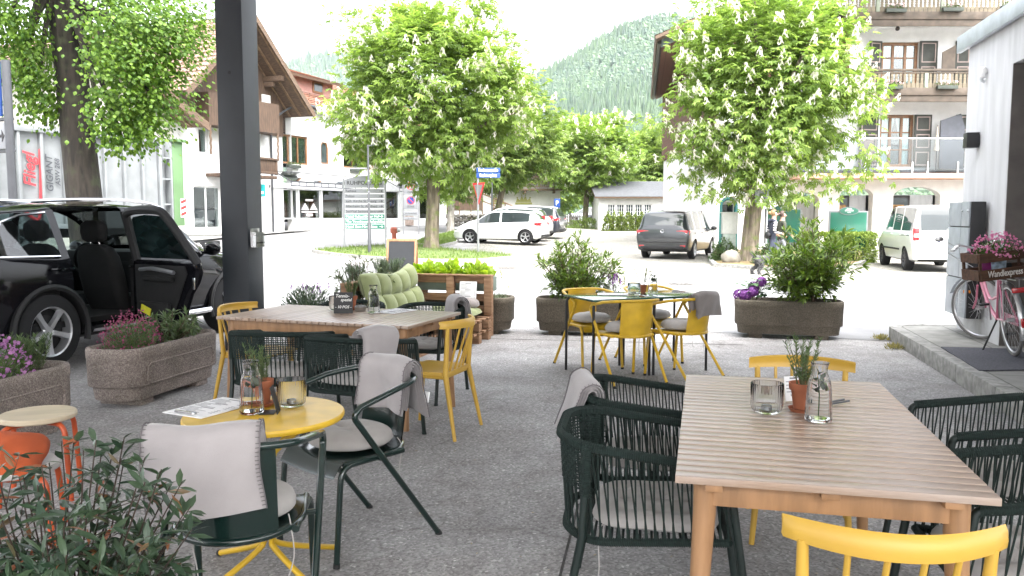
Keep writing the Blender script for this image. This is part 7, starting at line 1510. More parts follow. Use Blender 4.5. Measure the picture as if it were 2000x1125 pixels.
AX = Vector((math.sin(R(A1)), math.cos(R(A1)), 0)); RT_ = Vector((AX.y, -AX.x, 0))
c1 = at_z(265, 803) + AX * .62 - RT_ * .26; pl_[1] = planter('washed concrete planter with pink heather and green herbs beside the black car', c1, az(A1) + R(90), M_STONE)
c2 = c1 - AX * 1.72 - RT_ * .06; pl_[2] = planter('washed concrete planter cut off at the left edge with lilac flowers', c2, az(A1) + R(90), M_STONE)
pl_[3] = planter('brown concrete planter behind the right end of the pallet sofa', (-.60, 10.62), R(-9), M_STONEG)
pl_[4] = planter('brown concrete planter with a bushy shrub behind the green tables', (at_z(1053, 657).x + .60, 10.42), R(-8), M_STONEG)
p = at_z(1551, 664); pl_[5] = planter('brown concrete planter standing alone with hydrangea and bamboo-like shrub', (p.x, p.y + .26), R(-14), M_STONEG, 1.29)
pl_[6] = planter('concrete planter beside the pillar behind the rear teak table', (-2.02, 9.35), R(-16), M_STONEG)
def in_pl(k, x, y): o = pl_[k]; a = o.rotation_euler.z; return (o.location.x + x * math.cos(a) - y * math.sin(a), o.location.y + x * math.sin(a) + y * math.cos(a), .415)
M_LAV = leafmat('lavender_leaves', (.09, .13, .08), (.18, .24, .14), .2); M_PURP = leafmat('purple_petals', (.16, .04, .26), (.34, .10, .40), .2); M_LILAC = leafmat('lilac_petals', (.28, .11, .27), (.45, .22, .42), .3); M_HEATH = leafmat('heather_bloom', (.20, .035, .09), (.34, .08, .16), .25)
M_LETT = leafmat('lettuce_leaves', (.22, .36, .03), (.38, .50, .07), .45); M_BUSH = leafmat('glossy_bush_leaves', (.045, .095, .014), (.17, .25, .04), .35, .35); M_OLEA = leafmat('oleander_leaves', (.05, .08, .03), (.13, .17, .07), .2, .4); M_FG = leafmat('pieris_leaves', (.018, .042, .024), (.06, .10, .05), .12, .32, (.27, .085, .035))
LONG = ([(0, 0, 0), (.085, .3, .012), (.10, .6, -.03), (0, 1, -.14), (-.10, .6, -.03), (-.085, .3, .012), (0, .35, -.012), (0, .65, -.05)], [(0, 1, 6, 6), (1, 2, 7, 6), (2, 3, 7, 7), (3, 4, 7, 7), (4, 5, 6, 7), (5, 0, 6, 6)])
LONGT = (LONG[0], [(0, 1, 6), (1, 2, 7), (1, 7, 6), (2, 3, 7), (3, 4, 7), (4, 5, 6), (4, 6, 7), (5, 0, 6)])
FGL = ([(x * 1.25, y, z) for x, y, z in LONG[0]], 0)
def bush(name, label, c, h, rx, ry, nst, nlf, lsz, lm, seed, cat='shrub', group=None, up=.5, bare=.25, droop=0.0, lean=(0, 0), bm=None, lf=None, branch=3, fill=1.0, wst=.006):
    """branching shrub: stems from one foot, side twigs, leaves along the twigs"""
    rg = np.random.default_rng(seed); o = empty(name, c, 0, label, cat, group); b = MB(); P = []; D = []
    for i in range(nst):
        a = 6.2832 * i / nst + rg.uniform(-.4, .4); q = math.sqrt(rg.random()) * 1.0; hh = h * (1 - .38 * q * q) * rg.uniform(.78, 1.0)
        e = np.array([rx * q * math.cos(a) + lean[0] * h, ry * q * math.sin(a) + lean[1] * h, hh]); s0 = np.array([rg.uniform(-.05, .05), rg.uniform(-.05, .05), 0]); mid = s0 * .4 + e * .5 + np.array([0, 0, -.06 * h + .0]); S = bez([tuple(s0), tuple(mid), tuple(e)], 6); n = len(S); b.tube(S, [wst * (1.1 - k / n) + .001 for k in range(n)], 5)
        tw = [S]
        for k in range(branch):
            t = rg.uniform(.25, .85); p = S[int(t * (n - 1))]; dd = unit(rg.normal(0, 1, 3) * (1, 1, .4) + (math.cos(a) * q, math.sin(a) * q, up)); l = h * rg.uniform(.16, .34); S2 = bez([tuple(p), tuple(np.array(p) + dd * l * .5 + (0, 0, .01)), tuple(np.array(p) + dd * l)], 3); b.tube(S2, [wst * .5 * (1 - .8 * k_ / len(S2)) for k_ in range(len(S2))], 4); tw.append(S2)
        for j, T in enumerate(tw):
            m = int(nlf / nst / len(tw)); T_ = np.array([tuple(v) for v in T])
            for k in range(m):
                t = .96 if k < 3 else (bare + (1 - bare) * rg.random() ** .6) if j == 0 else rg.uniform(.15, 1.0); x = t * (len(T_) - 1); i0 = min(int(x), len(T_) - 2); p = T_[i0] + (T_[i0 + 1] - T_[i0]) * (x - i0); tg = unit(T_[i0 + 1] - T_[i0]); an = rg.uniform(0, 6.28); sd_ = unit(np.cross(tg, rg.normal(0, 1, 3))); P.append(p); D.append(sd_ * rg.uniform(.6, 1.0) + tg * (up + .3) + (0, 0, -droop))
    b.build('stem', bm or mk('twig_bark', (.09, .06, .04), .9, var=.3), o); P = np.array(P); D = np.array(D); V, F = scatter(*(lf or LONGT), P, D, np.tile([0, 0, 1.], (len(P), 1)) + rg.normal(0, .4, P.shape), rg.uniform(.65, 1.2, len(P)) * lsz); npmesh('foliage', V, F, lm, o); return o
def tuft(name, label, c, h, r, n, lsz, lm, seed, cat='plant', group=None, blooms=None, bn=0, bsz=.012, bz=(.75, 1.05), lf=None, flow=.9, spike=False):
    rg = np.random.default_rng(seed); o = empty(name, c, 0, label, cat, group); dd = unit(rg.normal(0, 1, (n, 3))); dd[:, 2] = abs(dd[:, 2]); k = rg.random(n) ** .5; P = dd * np.array([r, r, h]) * k[:, None] * flow; D = dd * (1, 1, .6) + (0, 0, .75) + rg.normal(0, .3, (n, 3)); V, F = scatter(*(lf or LONGT), P, D, rg.normal(0, 1, (n, 3)), rg.uniform(.6, 1.2, n) * lsz); npmesh('foliage', V, F, lm, o)
    b = MB()
    for i in range(14): a = rg.uniform(0, 6.28); q = r * rg.uniform(.2, .8); b.tube([(q * .3 * math.cos(a), q * .3 * math.sin(a), 0), (q * math.cos(a), q * math.sin(a), h * rg.uniform(.5, .9))], .002, 4)
    b.build('stem', mk('herb_stem', (.10, .10, .04), .8), o)
    if blooms is not None:
        Q = []; 
        if spike:
            s_ = MB()
            for i in range(bn // 14):
                a = rg.uniform(0, 6.28); q = r * rg.uniform(.1, .9); z1 = h * rg.uniform(*bz); x, y = q * math.cos(a), q * math.sin(a); s_.tube([(x * .5, y * .5, h * .3), (x, y, z1)], .0018, 4)
                for j in range(14): Q.append((x + rg.normal(0, .005), y + rg.normal(0, .005), z1 - .07 + .075 * j / 14))
            s_.build('flower_stalk', MATS['herb_stem'], o); Q = np.array(Q)
        else:
            dd = unit(rg.normal(0, 1, (bn, 3))); dd[:, 2] = abs(dd[:, 2]) * 1.2; Q = dd * np.array([r, r, h]) * rg.uniform(*bz, bn)[:, None]
        V, F = scatter([(-.5, 0, 0), (.5, 0, 0), (.55, .7, .25), (0, 1, 0), (-.55, .7, .25)], [(0, 1, 2, 3, 4)], Q, rg.normal(0, 1, (len(Q), 3)) + (0, 0, .6), rg.normal(0, 1, (len(Q), 3)), rg.uniform(.7, 1.3, len(Q)) * bsz); npmesh('blossoms', V, F, blooms, o)
    return o
tuft('heather_plant', 'pink flowering heather in the planter beside the black car', in_pl(1, -.30, 0), .27, .24, 2600, .028, M_HERB, 1, 'heather', blooms=M_HEATH, bn=620, bsz=.013, bz=(.7, 1.1))
bush('herb_bush', 'green narrow-leaved herb at the right end of the planter beside the black car', in_pl(1, .22, 0), .27, .30, .22, 26, 1100, .075, leafmat('sage_leaves', (.06, .10, .035), (.14, .20, .08), .25), 2, 'herb', droop=.25, up=.4)
tuft('lilac_plant', 'lilac daisy-like flowers in the planter at the left edge', in_pl(2, .10, .0), .24, .26, 1200, .035, M_PLANT, 3, 'flower', blooms=M_LILAC, bn=420, bsz=.019, bz=(.85, 1.1)); e = empty('rosemary_bush', in_pl(2, .42, .02), 0, 'upright rosemary in the planter at the left edge', 'herb'); rosemary(46, .27, .20, 14, e, .030, .45)
bush('bay_shrub', 'dense glossy green shrub in the planter behind the green tables', in_pl(4, -.14, 0), .83, .56, .42, 42, 5200, .085, M_BUSH, 21, up=.55, branch=5, bare=.2, wst=.007)
tuft('lavender_plant', 'deep violet lavender beside the dense shrub behind the green tables', in_pl(4, .33, -.02), .28, .16, 500, .04, M_LAV, 22, 'lavender', blooms=M_PURP, bn=170, bsz=.014, bz=(1.0, 1.3), spike=True)
bush('willow_shrub', 'large loose shrub with narrow bright leaves in the free-standing planter', in_pl(5, .24, 0), 1.06, .50, .44, 46, 6200, .105, M_BUSH, 27, up=.6, branch=5, bare=.12, wst=.008)
o = empty('hydrangea', in_pl(5, -.43, 0), 0, 'violet hydrangea at the left end of the free-standing planter', 'hydrangea'); rg = np.random.default_rng(5); P = []; nrm = []
for x, y, z, r_ in ((-.10, -.06, .11, .075), (-.02, -.10, .15, .06), (.10, -.04, .27, .06), (.02, .02, .20, .07), (-.16, .02, .10, .07)):
    d = unit(rg.normal(0, 1, (130, 3))); P.append(np.array([x, y, z]) + d * r_); nrm.append(d)
P = np.concatenate(P); nrm = np.concatenate(nrm); V, F = scatter([(-.5, -.5, 0), (.5, -.5, .1), (.5, .5, 0), (-.5, .5, .1)], [(0, 1, 2, 3)], P, np.cross(nrm, rg.normal(0, 1, P.shape)), nrm, .028); npmesh('flower_heads', V, F, M_PURP, o)
P = np.array([(rg.uniform(-.16, .2), rg.uniform(-.14, .12), rg.uniform(.05, .33)) for _ in range(46)]); V, F = scatter(*HEART, P, rg.normal(0, 1, P.shape) * (1, 1, .3), np.tile([0, 0, 1.], (46, 1)), .085) ; npmesh('foliage', V, F, leafmat('hydrangea_leaves', (.05, .11, .05), (.10, .19, .08), .25), o)
b = MB(); [b.tube([(x * .3, y * .3, 0), (x, y, z)], .006, 5) for x, y, z in ((-.10, -.06, .1), (.1, -.04, .25), (.02, .02, .2), (.15, .05, .25), (-.15, .02, .1))]; b.build('stem', MATS['herb_stem'], o)
tuft('wild_flowers', 'thin pale wild flowers in the planter behind the pallet sofa', in_pl(3, .42, -.02), .10, .18, 420, .035, M_LAV, 31, 'flower', blooms=leafmat('yellow_buds', (.35, .36, .05), (.5, .5, .15), .2), bn=84, bsz=.012, bz=(2.2, 4.2), spike=True)
tuft('wild_flowers', 'thin wild flowers with yellow buds at the right of the planter behind the green tables', in_pl(4, .50, .05), .10, .12, 200, .035, M_LAV, 33, 'flower', blooms=MATS['yellow_buds'], bn=70, bsz=.012, bz=(2.2, 3.6), spike=True)
bush('olive_shrub', 'airy olive-leaved shrub rising behind the rear teak table, left of the sofa', in_pl(6, .30, .0), .66, .36, .30, 24, 1300, .06, M_OLEA, 41, up=.7, branch=4, bare=.3)
tuft('lavender_plant', 'grey-green lavender mound beside the pillar, behind the rear teak table', in_pl(6, -.34, -.04), .30, .32, 1500, .055, leafmat('dusty_leaves', (.05, .08, .05), (.12, .17, .10), .2), 42, 'lavender', blooms=M_PURP, bn=98, bsz=.012, bz=(.9, 1.15), spike=True)
bush('olive_shrub', 'small sprig of olive leaves just left of the sofa back cushion', (-1.95, 9.75, 0), .86, .22, .2, 10, 420, .055, M_OLEA, 43, up=.7, branch=3, bare=.55)
# herb boxes fixed behind the sofa backrests
def herb_box(label, c, rz, L):
    o = empty('herb_box', (c[0], c[1], 0), rz, label, 'planter box', 'boxes behind the sofa'); b = MB(); b.box((0, 0, .66), (L, .20, .18), .008); b.build('box', mk('grey_green_box', (.16, .20, .17), .6), o); b = MB(); b.box((0, 0, .745), (L - .04, .16, .02)); b.build('soil', M_SOIL, o, smooth=False)
    b = MB(); [b.box((s * (L / 2 - .06), 0, .285), (.05, .12, .57), .004) for s in (-1, 1)]; b.build('support', M_PALLET, o); return o
q = on_sofa(.60, .20, 0); herb_box('grey-green planter box of lettuce behind the right pallet backrest', q, pa, 1.0)
for i, (x, lab) in enumerate(((.22, 'bright lettuce plant behind the sofa, left of the three'), (.52, 'bright lettuce plant behind the sofa, middle of the three'), (.88, 'bright lettuce plant behind the sofa, right of the three'))): q = on_sofa(x, .20, .75); tuft('lettuce', lab, q, .15, .19, 120, .10, M_LETT, 50 + i, 'lettuce', 'lettuce behind the sofa', lf=HEART)
q = on_sofa(-.18, -.62, 0); herb_box('grey-green planter box of lavender behind the left pallet backrest', q, pa + R(90), 1.25)
for i, (y, lab, h_) in enumerate(((-1.05, 'grey-green lavender behind the sofa, left of the chalkboard', .22), (-.36, 'grey-green lavender behind the sofa in front of the chalkboard', .24), (-.08, 'fine green herb behind the sofa corner, right of the chalkboard face', .22))): q = on_sofa(-.17, y, .75); e = empty('lavender_plant', q, 0, lab, 'lavender', 'herbs behind the sofa'); rosemary(44, h_, .16, 60 + i, e, .032, .55, M_LAV)
# evergreen in the near left corner
q = at_d(165, 1000, 2.02); o = bush('pieris_shrub', 'dark evergreen shrub with red-tipped leaves in the near left corner', (q.x - .07, 2.02, .34), .67, .35, .34, 44, 3400, .062, M_FG, 71, lf=(FGL[0], LONGT[1]), up=.35, branch=4, bare=.15, droop=.3, bm=mk('red_twig', (.035, .022, .015), .8), wst=.003)
b = MB(); b.lathe([(0, 0), (.15, 0), (.19, .30), (.20, .36), (.18, .36), (.17, .31), (0, .31)], 36); o = b.build('plant_pot', mk('dark_pot', (.03, .03, .032), .6)); o.location = (q.x - .02, 2.02, 0); tag(o, 'dark round pot holding the evergreen shrub in the near left corner', 'plant pot')
# lamp and herb growing from gaps in the kerb
for i, (px, py, lab) in enumerate(((1722, 664, 'tuft of dry grass at the corner of the raised pavement kerb'), (1748, 682, 'small tuft of dry grass along the raised pavement kerb'))): q = at_z(px, py); tuft('grass_tuft', lab, (q.x, q.y, 0), .05, .12, 160, .05, leafmat('dry_grass', (.22, .20, .06), (.36, .32, .12), .3), 90 + i, 'grass tuft', 'dry grass tufts')
# ------------------------------------------------------------------ signs, posts, street furniture
M_POST = mk('post_grey', (.20, .205, .215), .45, metal=.3, var=.08); M_SIGNW = mk('sign_white', (.18, .187, .20), .5, var=.03); M_TURQ = mk('sign_turquoise', (.006, .125, .088), .5, var=.03); M_BLUE = mk('sign_blue', (.006, .042, .20), .45, var=.03); M_SRED = mk('sign_red', (.55, .03, .035), .45, var=.03); M_LTR = mk('letter_dark', (.02, .02, .022), .7); M_LTRG = mk('letter_silver', (.03, .032, .034), .7); M_WL = mk('letter_white', (.82, .82, .82), .6)
X90 = R(90)
def posts(o, xy, h, r, m):
    for x, y in xy: b = MB(); post(b, x, y, h, r); b.build('post', m, o)
def post(b, x, y, h, r, n=10): b.tube([(x, y, 0), (x, y, h)], r, n)
# town direction board
pl0 = gp(678, 492); pr0 = gp(748, 490); W = (pr0 - pl0).length; o = empty('direction_board', ((pl0.x + pr0.x) / 2, (pl0.y + pr0.y) / 2, pl0.z), R(2), 'white town direction board with turquoise lower rows and RUHPOLDING heading', 'sign')
k = pl0.y / FPX; ztop = (490 - 344) * k
b = MB(); posts(o, [(s * W / 2, 0) for s in (-1, 1)], ztop * .985, .035, M_SIGNW)
zz = lambda py: (490 - py) * k; b = MB(); x = W / 2 - .045; b.prism([(-x, zz(365)), (x, zz(365)), (x, zz(349)), (x * .5, zz(343)), (0, zz(341)), (-x * .5, zz(343)), (-x, zz(349))], .03, 'y', -.015); hp_ = b.build('head_panel', M_SIGNW, o, smooth=False); text('RUHPOLDING', .205, M_LTR, (0, -.018, zz(355.5)), (X90, 0, 0), hp_, 'heading', sx=.98)
rows_ = [(371, 'Rathaus', 0), (381, 'Polizei', 0), (391, 'kath. Kirche St. Georg', 0), (401, 'Altenheim St. Adelheid', 0), (411, 'SenVital Seniorenzentrum', 0), (421, 'Hotel Ruhpoldinger Hof', 1), (431, 'The Townhouse Ruhpolding', 1), (441, 'Hotel Zum Hirschhaus', 1)]
for py, s, t in rows_:
    b = MB(); b.box((0, 0, zz(py)), (2 * x, .024, 8.6 * k), .003); ro = b.build('row_panel', M_TURQ if t else M_SIGNW, o); text(s, .125, M_WL if t else M_LTRG, (-x + .03, -.0145, zz(py)), (X90, 0, 0), ro, 'row_lettering', 'LEFT', sx=min(1, 1.62 / (len(s) * .068)) * .98)
    b = MB(); b.box((x - .13, -.0145, zz(py)), (.10, .003, .016)); b.prism([(x - .10, zz(py) - .045), (x - .10, zz(py) + .045), (x - .04, zz(py))], .003, 'y', -.016); b.build('arrow', M_WL if t else M_LTR, ro, smooth=False)
# street lamp post in front of it
p = gp(722, 500); o = empty('lamp_post', p, 0, 'slim grey post standing in front of the town direction board', 'post'); b = MB(); hz = (500 - 288) * p.y / FPX; b.tube([(0, 0, 0), (0, 0, hz * .30), (0, 0, hz * .31), (0, 0, hz)], [.062, .058, .042, .034], 12); b.build('pole', M_GREYM, o)
b = MB(); [b.lathe([(.0, z), (.052, z), (.052, z + .05), (0, z + .05)], 12) for z in (hz * .48, hz * .58, hz * .68)]; b.build('clamp', M_SIGNW, o); b = MB(); b.box((0, 0, hz + .02), (.07, .07, .05), .01); b.tube([(0, 0, hz), (.22, 0, hz + .06)], .02, 6); b.build('cap', M_GREYM, o); b = MB(); b.box((-.42, 0, hz * .80), (.75, .03, .05), .01); b.build('cross_arm', M_SIGNW, o)
# zone boards behind
def round_sign(parent, x, z, r, kind):
    b = MB(); b.T((x, -.012, z), 0, X90); b.lathe([(0, 0), (r, 0), (r, .008), (0, .008)], 28); d = b.build('disc', M_SRED, parent, smooth=False); b = MB(); b.T((x, -.0215, z), 0, X90); b.lathe([(0, 0), (r * .80, 0), (r * .80, .004), (0, .004)], 28); b.build('field', M_BLUE if kind == 'park' else M_SIGNW, d, smooth=False)
    b = MB(); a = R(45) if kind == 'park' else R(-45); b.box((x, -.0275, z), (r * 1.75, .004, r * .2), ry=a)
    b.build('bar', M_SRED, d, smooth=False)
    if kind != 'park': b = MB(); b.box((x, -.026, z), (r * .8, .004, r * .28)); b.box((x + r * .25, -.026, z + r * .2), (r * .35, .004, r * .25)); b.build('pictogram', M_LTR, d, smooth=False)
p = gp(803, 458); kk = p.y / FPX; o = empty('zone_sign', p, R(3), 'white board with two round restriction signs beside the first chestnut trunk', 'sign'); posts(o, [(s * 15 * kk, .02) for s in (-1, 1)], 110 * kk, .03, M_POST)
for z0, z1 in ((380, 352), (410, 382), (422, 412), (430, 423)): b = MB(); b.box((0, -.01, (458 - (z0 + z1) / 2) * kk), (27 * kk, .02, (z0 - z1 - 1.5) * kk), .004); b.build('panel', M_SIGNW, o)
round_sign(o, 0, (458 - 364) * kk, 7.8 * kk, 'truck'); round_sign(o, 0, (458 - 392) * kk, 7.8 * kk, 'park'); text('ZONE', .13, M_LTRG, (0, -.022, (458 - 404) * kk), (X90, 0, 0), o, 'lettering'); text('ZONE', .13, M_LTRG, (0, -.022, (458 - 376) * kk), (X90, 0, 0), o, 'lettering'); text('mit Parkschein', .10, M_LTRG, (0, -.022, (458 - 417) * kk), (X90, 0, 0), o, 'lettering'); text('9 - 18 h', .10, M_LTRG, (0, -.022, (458 - 426.5) * kk), (X90, 0, 0), o, 'lettering')
# street names and give-way sign
p = gp(934, 500); kk = p.y / FPX; o = empty('give_way_sign', p, 0, 'give-way triangle seen at an angle on a slim grey post, under the street name plates', 'sign'); b = MB(); post(b, 0, 0, (500 - 328) * kk, .038); b.build('post', M_POST, o)
b = MB(); zc = (500 - 358) * kk; zt_ = (500 - 400) * kk; b.T((.02, -.05, 0), R(-58)); b.prism([(-.42, zc), (.42, zc), (0, zt_)], .012, 'y', 0); t_ = b.build('triangle', M_SRED, o, smooth=False); b = MB(); b.T((.02, -.05, 0), R(-58)); b.prism([(-.29, zc - .07), (.29, zc - .07), (0, zt_ + .14)], .006, 'y', -.008); b.build('field', M_SIGNW, t_, smooth=False)
for py, s, a in ((334, 'Rathausstraße', 4), (344, 'Rathausplatz', -3)):
    b = MB(); z = (500 - py) * kk; w_ = 46 * kk; b.box((w_ / 2 - .05, -.055, z), (w_, .02, 9.2 * kk), .004); n_ = b.build('name_plate', M_BLUE, o); t = text(s, .155, M_WL, (w_ / 2 - .05, -.068, z), (X90, 0, 0), n_, 'plate_lettering', sx=.76)
p = fpt(961, 44); o = empty('sign_post', p, 0, 'plain grey post beside the street name plates', 'post'); b = MB(); post(b, 0, 0, (449 - 340) * p.y / FPX, .05); b.build('pole', M_GREYM, o); b = MB(); b.lathe([(.0, 0), (.09, 0), (.07, .12), (0, .13)], 10); b.build('base', M_GREYM, o)
# no-parking board by the far cars
p = fpt(1184, 58.5); kk = p.y / FPX; o = empty('no_parking_board', p, 0, 'grey board with a round no-parking sign beside the smaller chestnut', 'sign'); b = MB(); b.box((0, 0, 20 * kk), (16 * kk, .06, 40 * kk), .01); b.build('board', mk('board_grey', (.22, .24, .22), .6), o); posts(o, [(s * 9 * kk, 0) for s in (-1, 1)], 56 * kk, .035, M_POST); b = MB(); b.box((0, -.035, 45 * kk), (15 * kk, .03, 17 * kk), .01); b.build('panel', M_SIGNW, o); g = empty('sign_disc', (0, -.045, 0), parent=o); round_sign(o, 0, 45 * kk, 6.5 * kk, 'park')
for d in [c for c in o.children if c.name.startswith('disc')]: d.location.y = -.045
bpy.data.objects.remove(g)
p = fpt(1088, 57); o = empty('parking_sign', p, 0, 'small blue parking sign beside the white house', 'sign'); b = MB(); kk = p.y / FPX; post(b, 0, 0, 55 * kk, .03); b.build('post', M_POST, o); b = MB(); b.box((0, -.04, 48 * kk), (.42, .02, .62), .006); pn = b.build('panel', M_BLUE, o); text('P', .42, M_WL, (0, -.052, 48 * kk), (X90, 0, 0), pn, 'lettering')
# arrow sign by the right chestnut
p = gp(1496, 516); kk = p.y / FPX; o = empty('arrow_sign', p, R(3), 'white sign with a black down arrow on a pole beside the right-hand chestnut', 'sign'); b = MB(); post(b, 0, .03, (516 - 362) * kk, .03); b.build('pole', M_STEEL, o); b = MB(); b.box((-.20, -.01, (516 - 384) * kk), (.42, .02, 24 * kk), .006); pn = b.build('panel', M_SIGNW, o); z = (516 - 387) * kk; b = MB(); b.prism([(-.20, z - .10), (-.06, z), (-.13, z), (-.13, z + .05), (-.27, z + .05), (-.27, z), (-.34, z)], .004, 'y', -.024); b.build('arrow', M_LTR, pn, smooth=False); text('Taxi', .06, M_LTR, (-.12, -.022, z + .11), (X90, 0, 0), pn, 'lettering'); b = MB(); b.box((.02, -.02, (516 - 366) * kk), (.05, .03, .22)); b.build('edge_plate', M_BLUE, o)
# green hotel boards
M_HGRN = mk('board_green', (.003, .10, .06), .28, var=.12, vs=2, **{'Coat Weight': .3})
for (x0, x1, yt, yb), lab in (((1494, 1563, 407, 476), 'green hotel board with an oval crest, behind the walkers'), ((1619, 1692, 412, 490), 'green hotel board with an oval crest, above the clipped hedge')):
    Y = 27.2; a = at_d(x0, yt, Y); c = at_d(x1, yb, Y); w_ = c.x - a.x; h_ = a.z - c.z; g = gz((a.x + c.x) / 2, Y); o = empty('hotel_board', ((a.x + c.x) / 2, Y, g), 0, lab, 'sign', 'green hotel boards'); zc = (a.z + c.z) / 2 - g
    b = MB(); b.box((0, 0, zc), (w_, .06, h_), .006); b.build('frame', M_SIGNW, o); b = MB(); b.box((0, -.034, zc), (w_ - .09, .012, h_ - .09)); b.build('panel', M_HGRN, o, smooth=False); posts(o, [(s * (w_ / 2 - .1), .02) for s in (-1, 1)], zc, .025, M_POST)
    b = MB(); rx, rz_ = w_ * .255, h_ * .10; z = zc + h_ / 2; b.prism([(rx * math.cos(t), z + rz_ * math.sin(t)) for t in np.linspace(0, 6.2832, 33)[:-1]], .03, 'y', -.065); cr = b.build('crest', M_SIGNW, o, smooth=False); b = MB(); b.prism([(rx * .93 * math.cos(t), z + rz_ * .86 * math.sin(t)) for t in np.linspace(0, 6.2832, 33)[:-1]], .006, 'y', -.071); b.build('crest_field', M_HGRN, cr, smooth=False)
    text('STEINBACH', rz_ * .52, M_WL, (0, -.074, z + rz_ * .05), (X90, 0, 0), cr, 'lettering', sx=.80); text('HOTEL', rz_ * .3, M_WL, (0, -.074, z - rz_ * .42), (X90, 0, 0), cr, 'lettering'); b = MB(); b.prism([(-.10, z + rz_ * .38), (.10, z + rz_ * .38), (.04, z + rz_ * .68), (0, z + rz_ * .52), (-.04, z + rz_ * .68)], .004, 'y', -.075); b.build('emblem', M_WL, cr, smooth=False)
# utility cabinet
p = fpt(1425, 27); kk = p.y / FPX; o = empty('utility_cabinet', p, R(-6), 'pale grey utility cabinet on a plinth left of the right-hand chestnut', 'cabinet'); b = MB(); w_ = 29 * kk; b.box((0, 0, 75 * kk), (w_, .36, 40 * kk), .012); b.box((0, 0, 96 * kk), (w_ + .05, .42, .04), .01)
for i in range(6): b.box((-w_ / 2 + w_ * (i + .5) / 6, -.182, 75 * kk), (.035, .012, 36 * kk), .004)
b.build('cabinet_box', mk('cabinet_grey', (.52, .53, .50), .6, var=.06), o); b = MB(); b.box((0, 0, 27 * kk), (w_ * .8, .32, 55 * kk), .01); b.build('plinth', mk('plinth_green', (.33, .38, .34), .8), o)
# bollards and bistro set outside the shops
for i, (px, py, lab) in enumerate(((553, 455, 'first slim grey bollard, nearest the pillar'), (590, 452, 'second slim grey bollard from the pillar'), (621, 450, 'third slim grey bollard from the pillar'), (649, 448, 'fourth slim grey bollard, beside the direction board'))):
    p = gp(px, py)
    if i == 0:
        b0 = empty('bollard', p, 0, lab, 'bollard', 'slim bollards by the shops'); kk = p.y / FPX; hB = 37 * kk; b = MB(); b.tube([(0, 0, 0), (0, 0, hB * .90)], .05, 12); b.build('shaft', M_GREYM, b0); b = MB(); b.lathe([(0, hB * .9), (.04, hB * .9), (.04, hB * .94), (.055, hB * .95), (.05, hB), (0, hB)], 12); b.build('cap', M_STEEL, b0)
    else: copy_tree(b0, loc=p, label=lab)
def folding(name, lab, p, rz, kind, src=None):
    o = empty(name, p, rz, lab, 'table' if kind == 't' else 'chair', 'grey bistro set outside the shop'); m = mk('bistro_grey', (.20, .20, .22), .5)
    b = MB()
    if kind == 't': b.lathe([(0, .7), (.36, .7), (.36, .73), (0, .73)], 20); b.build('tabletop', m, o); b = MB(); [b.tube([(sx * .3, sy * .25, 0), (-sx * .3, sy * .25, .7)], .018, 6) for sx in (-1, 1) for sy in (-1, 1)]; b.build('leg', m, o)
    else:
        [b.box((0, y, .46), (.42, .07, .02)) for y in (-.15, -.05, .05, .15)]; b.build('seat', m, o); b = MB(); [b.box((0, -.26 - z * .1, z), (.42, .02, .09)) for z in (.72, .84)]; b.build('backrest', m, o); b = MB(); [b.tube([(s * .21, .25, 0), (s * .21, -.35, .9)], .016, 6) for s in (-1, 1)]; [b.tube([(s * .19, -.3, 0), (s * .19, .2, .46)], .016, 6) for s in (-1, 1)]; b.build('leg', m, o)
p = gp(522, 447); folding('bistro_table', 'grey folding bistro table outside the shop, right of the pillar', p, .3, 't')
for px, py, a, lab in ((545, 447, 70, 'grey folding chair at the right of the bistro table outside the shop'), (508, 449, -80, 'grey folding chair at the left of the bistro table, beside the pillar')): folding('bistro_chair', lab, gp(px, py), R(a), 'c')
# hydrant, roadside trough
p = gp(770, 482); kk = p.y / FPX; o = empty('hydrant', p, 0, 'red standpipe hydrant behind the folding chalkboard', 'hydrant'); m = mk('hydrant_red', (.40, .10, .06), .5); h_ = 38 * kk; b = MB(); b.tube([(0, 0, 0), (0, 0, h_ * .75)], .09, 14); b.build('pipe', m, o); b = MB(); b.lathe([(0, h_ * .70), (.14, h_ * .70), (.15, h_ * .78), (.15, h_ * .93), (.10, h_), (0, h_ * 1.02)], 16); b.build('head', m, o); b = MB(); b.T((.0, 0, h_ * .84), 0, 0, X90); b.lathe([(0, .1), (.07, .1), (.075, .24), (0, .25)], 12); b.build('cap', M_STEEL, o)
p = gp(783, 442); kk = p.y / FPX; o = empty('stone_trough', p, R(30), 'pinkish stone trough with green plants beside the far kerb', 'planter'); b = MB(); b.box((0, 0, .35), (1.5, .6, .6), .05); b.build('trough', mk('pink_stone', (.38, .30, .26), .9, var=.2, vs=9, bump=.5, bs=30), o); tuft('trough_plant', 'low green plants growing in the pinkish stone trough', (p.x, p.y, p.z + .63), .32, .62, 500, .12, M_PLANT, 95, 'plant')
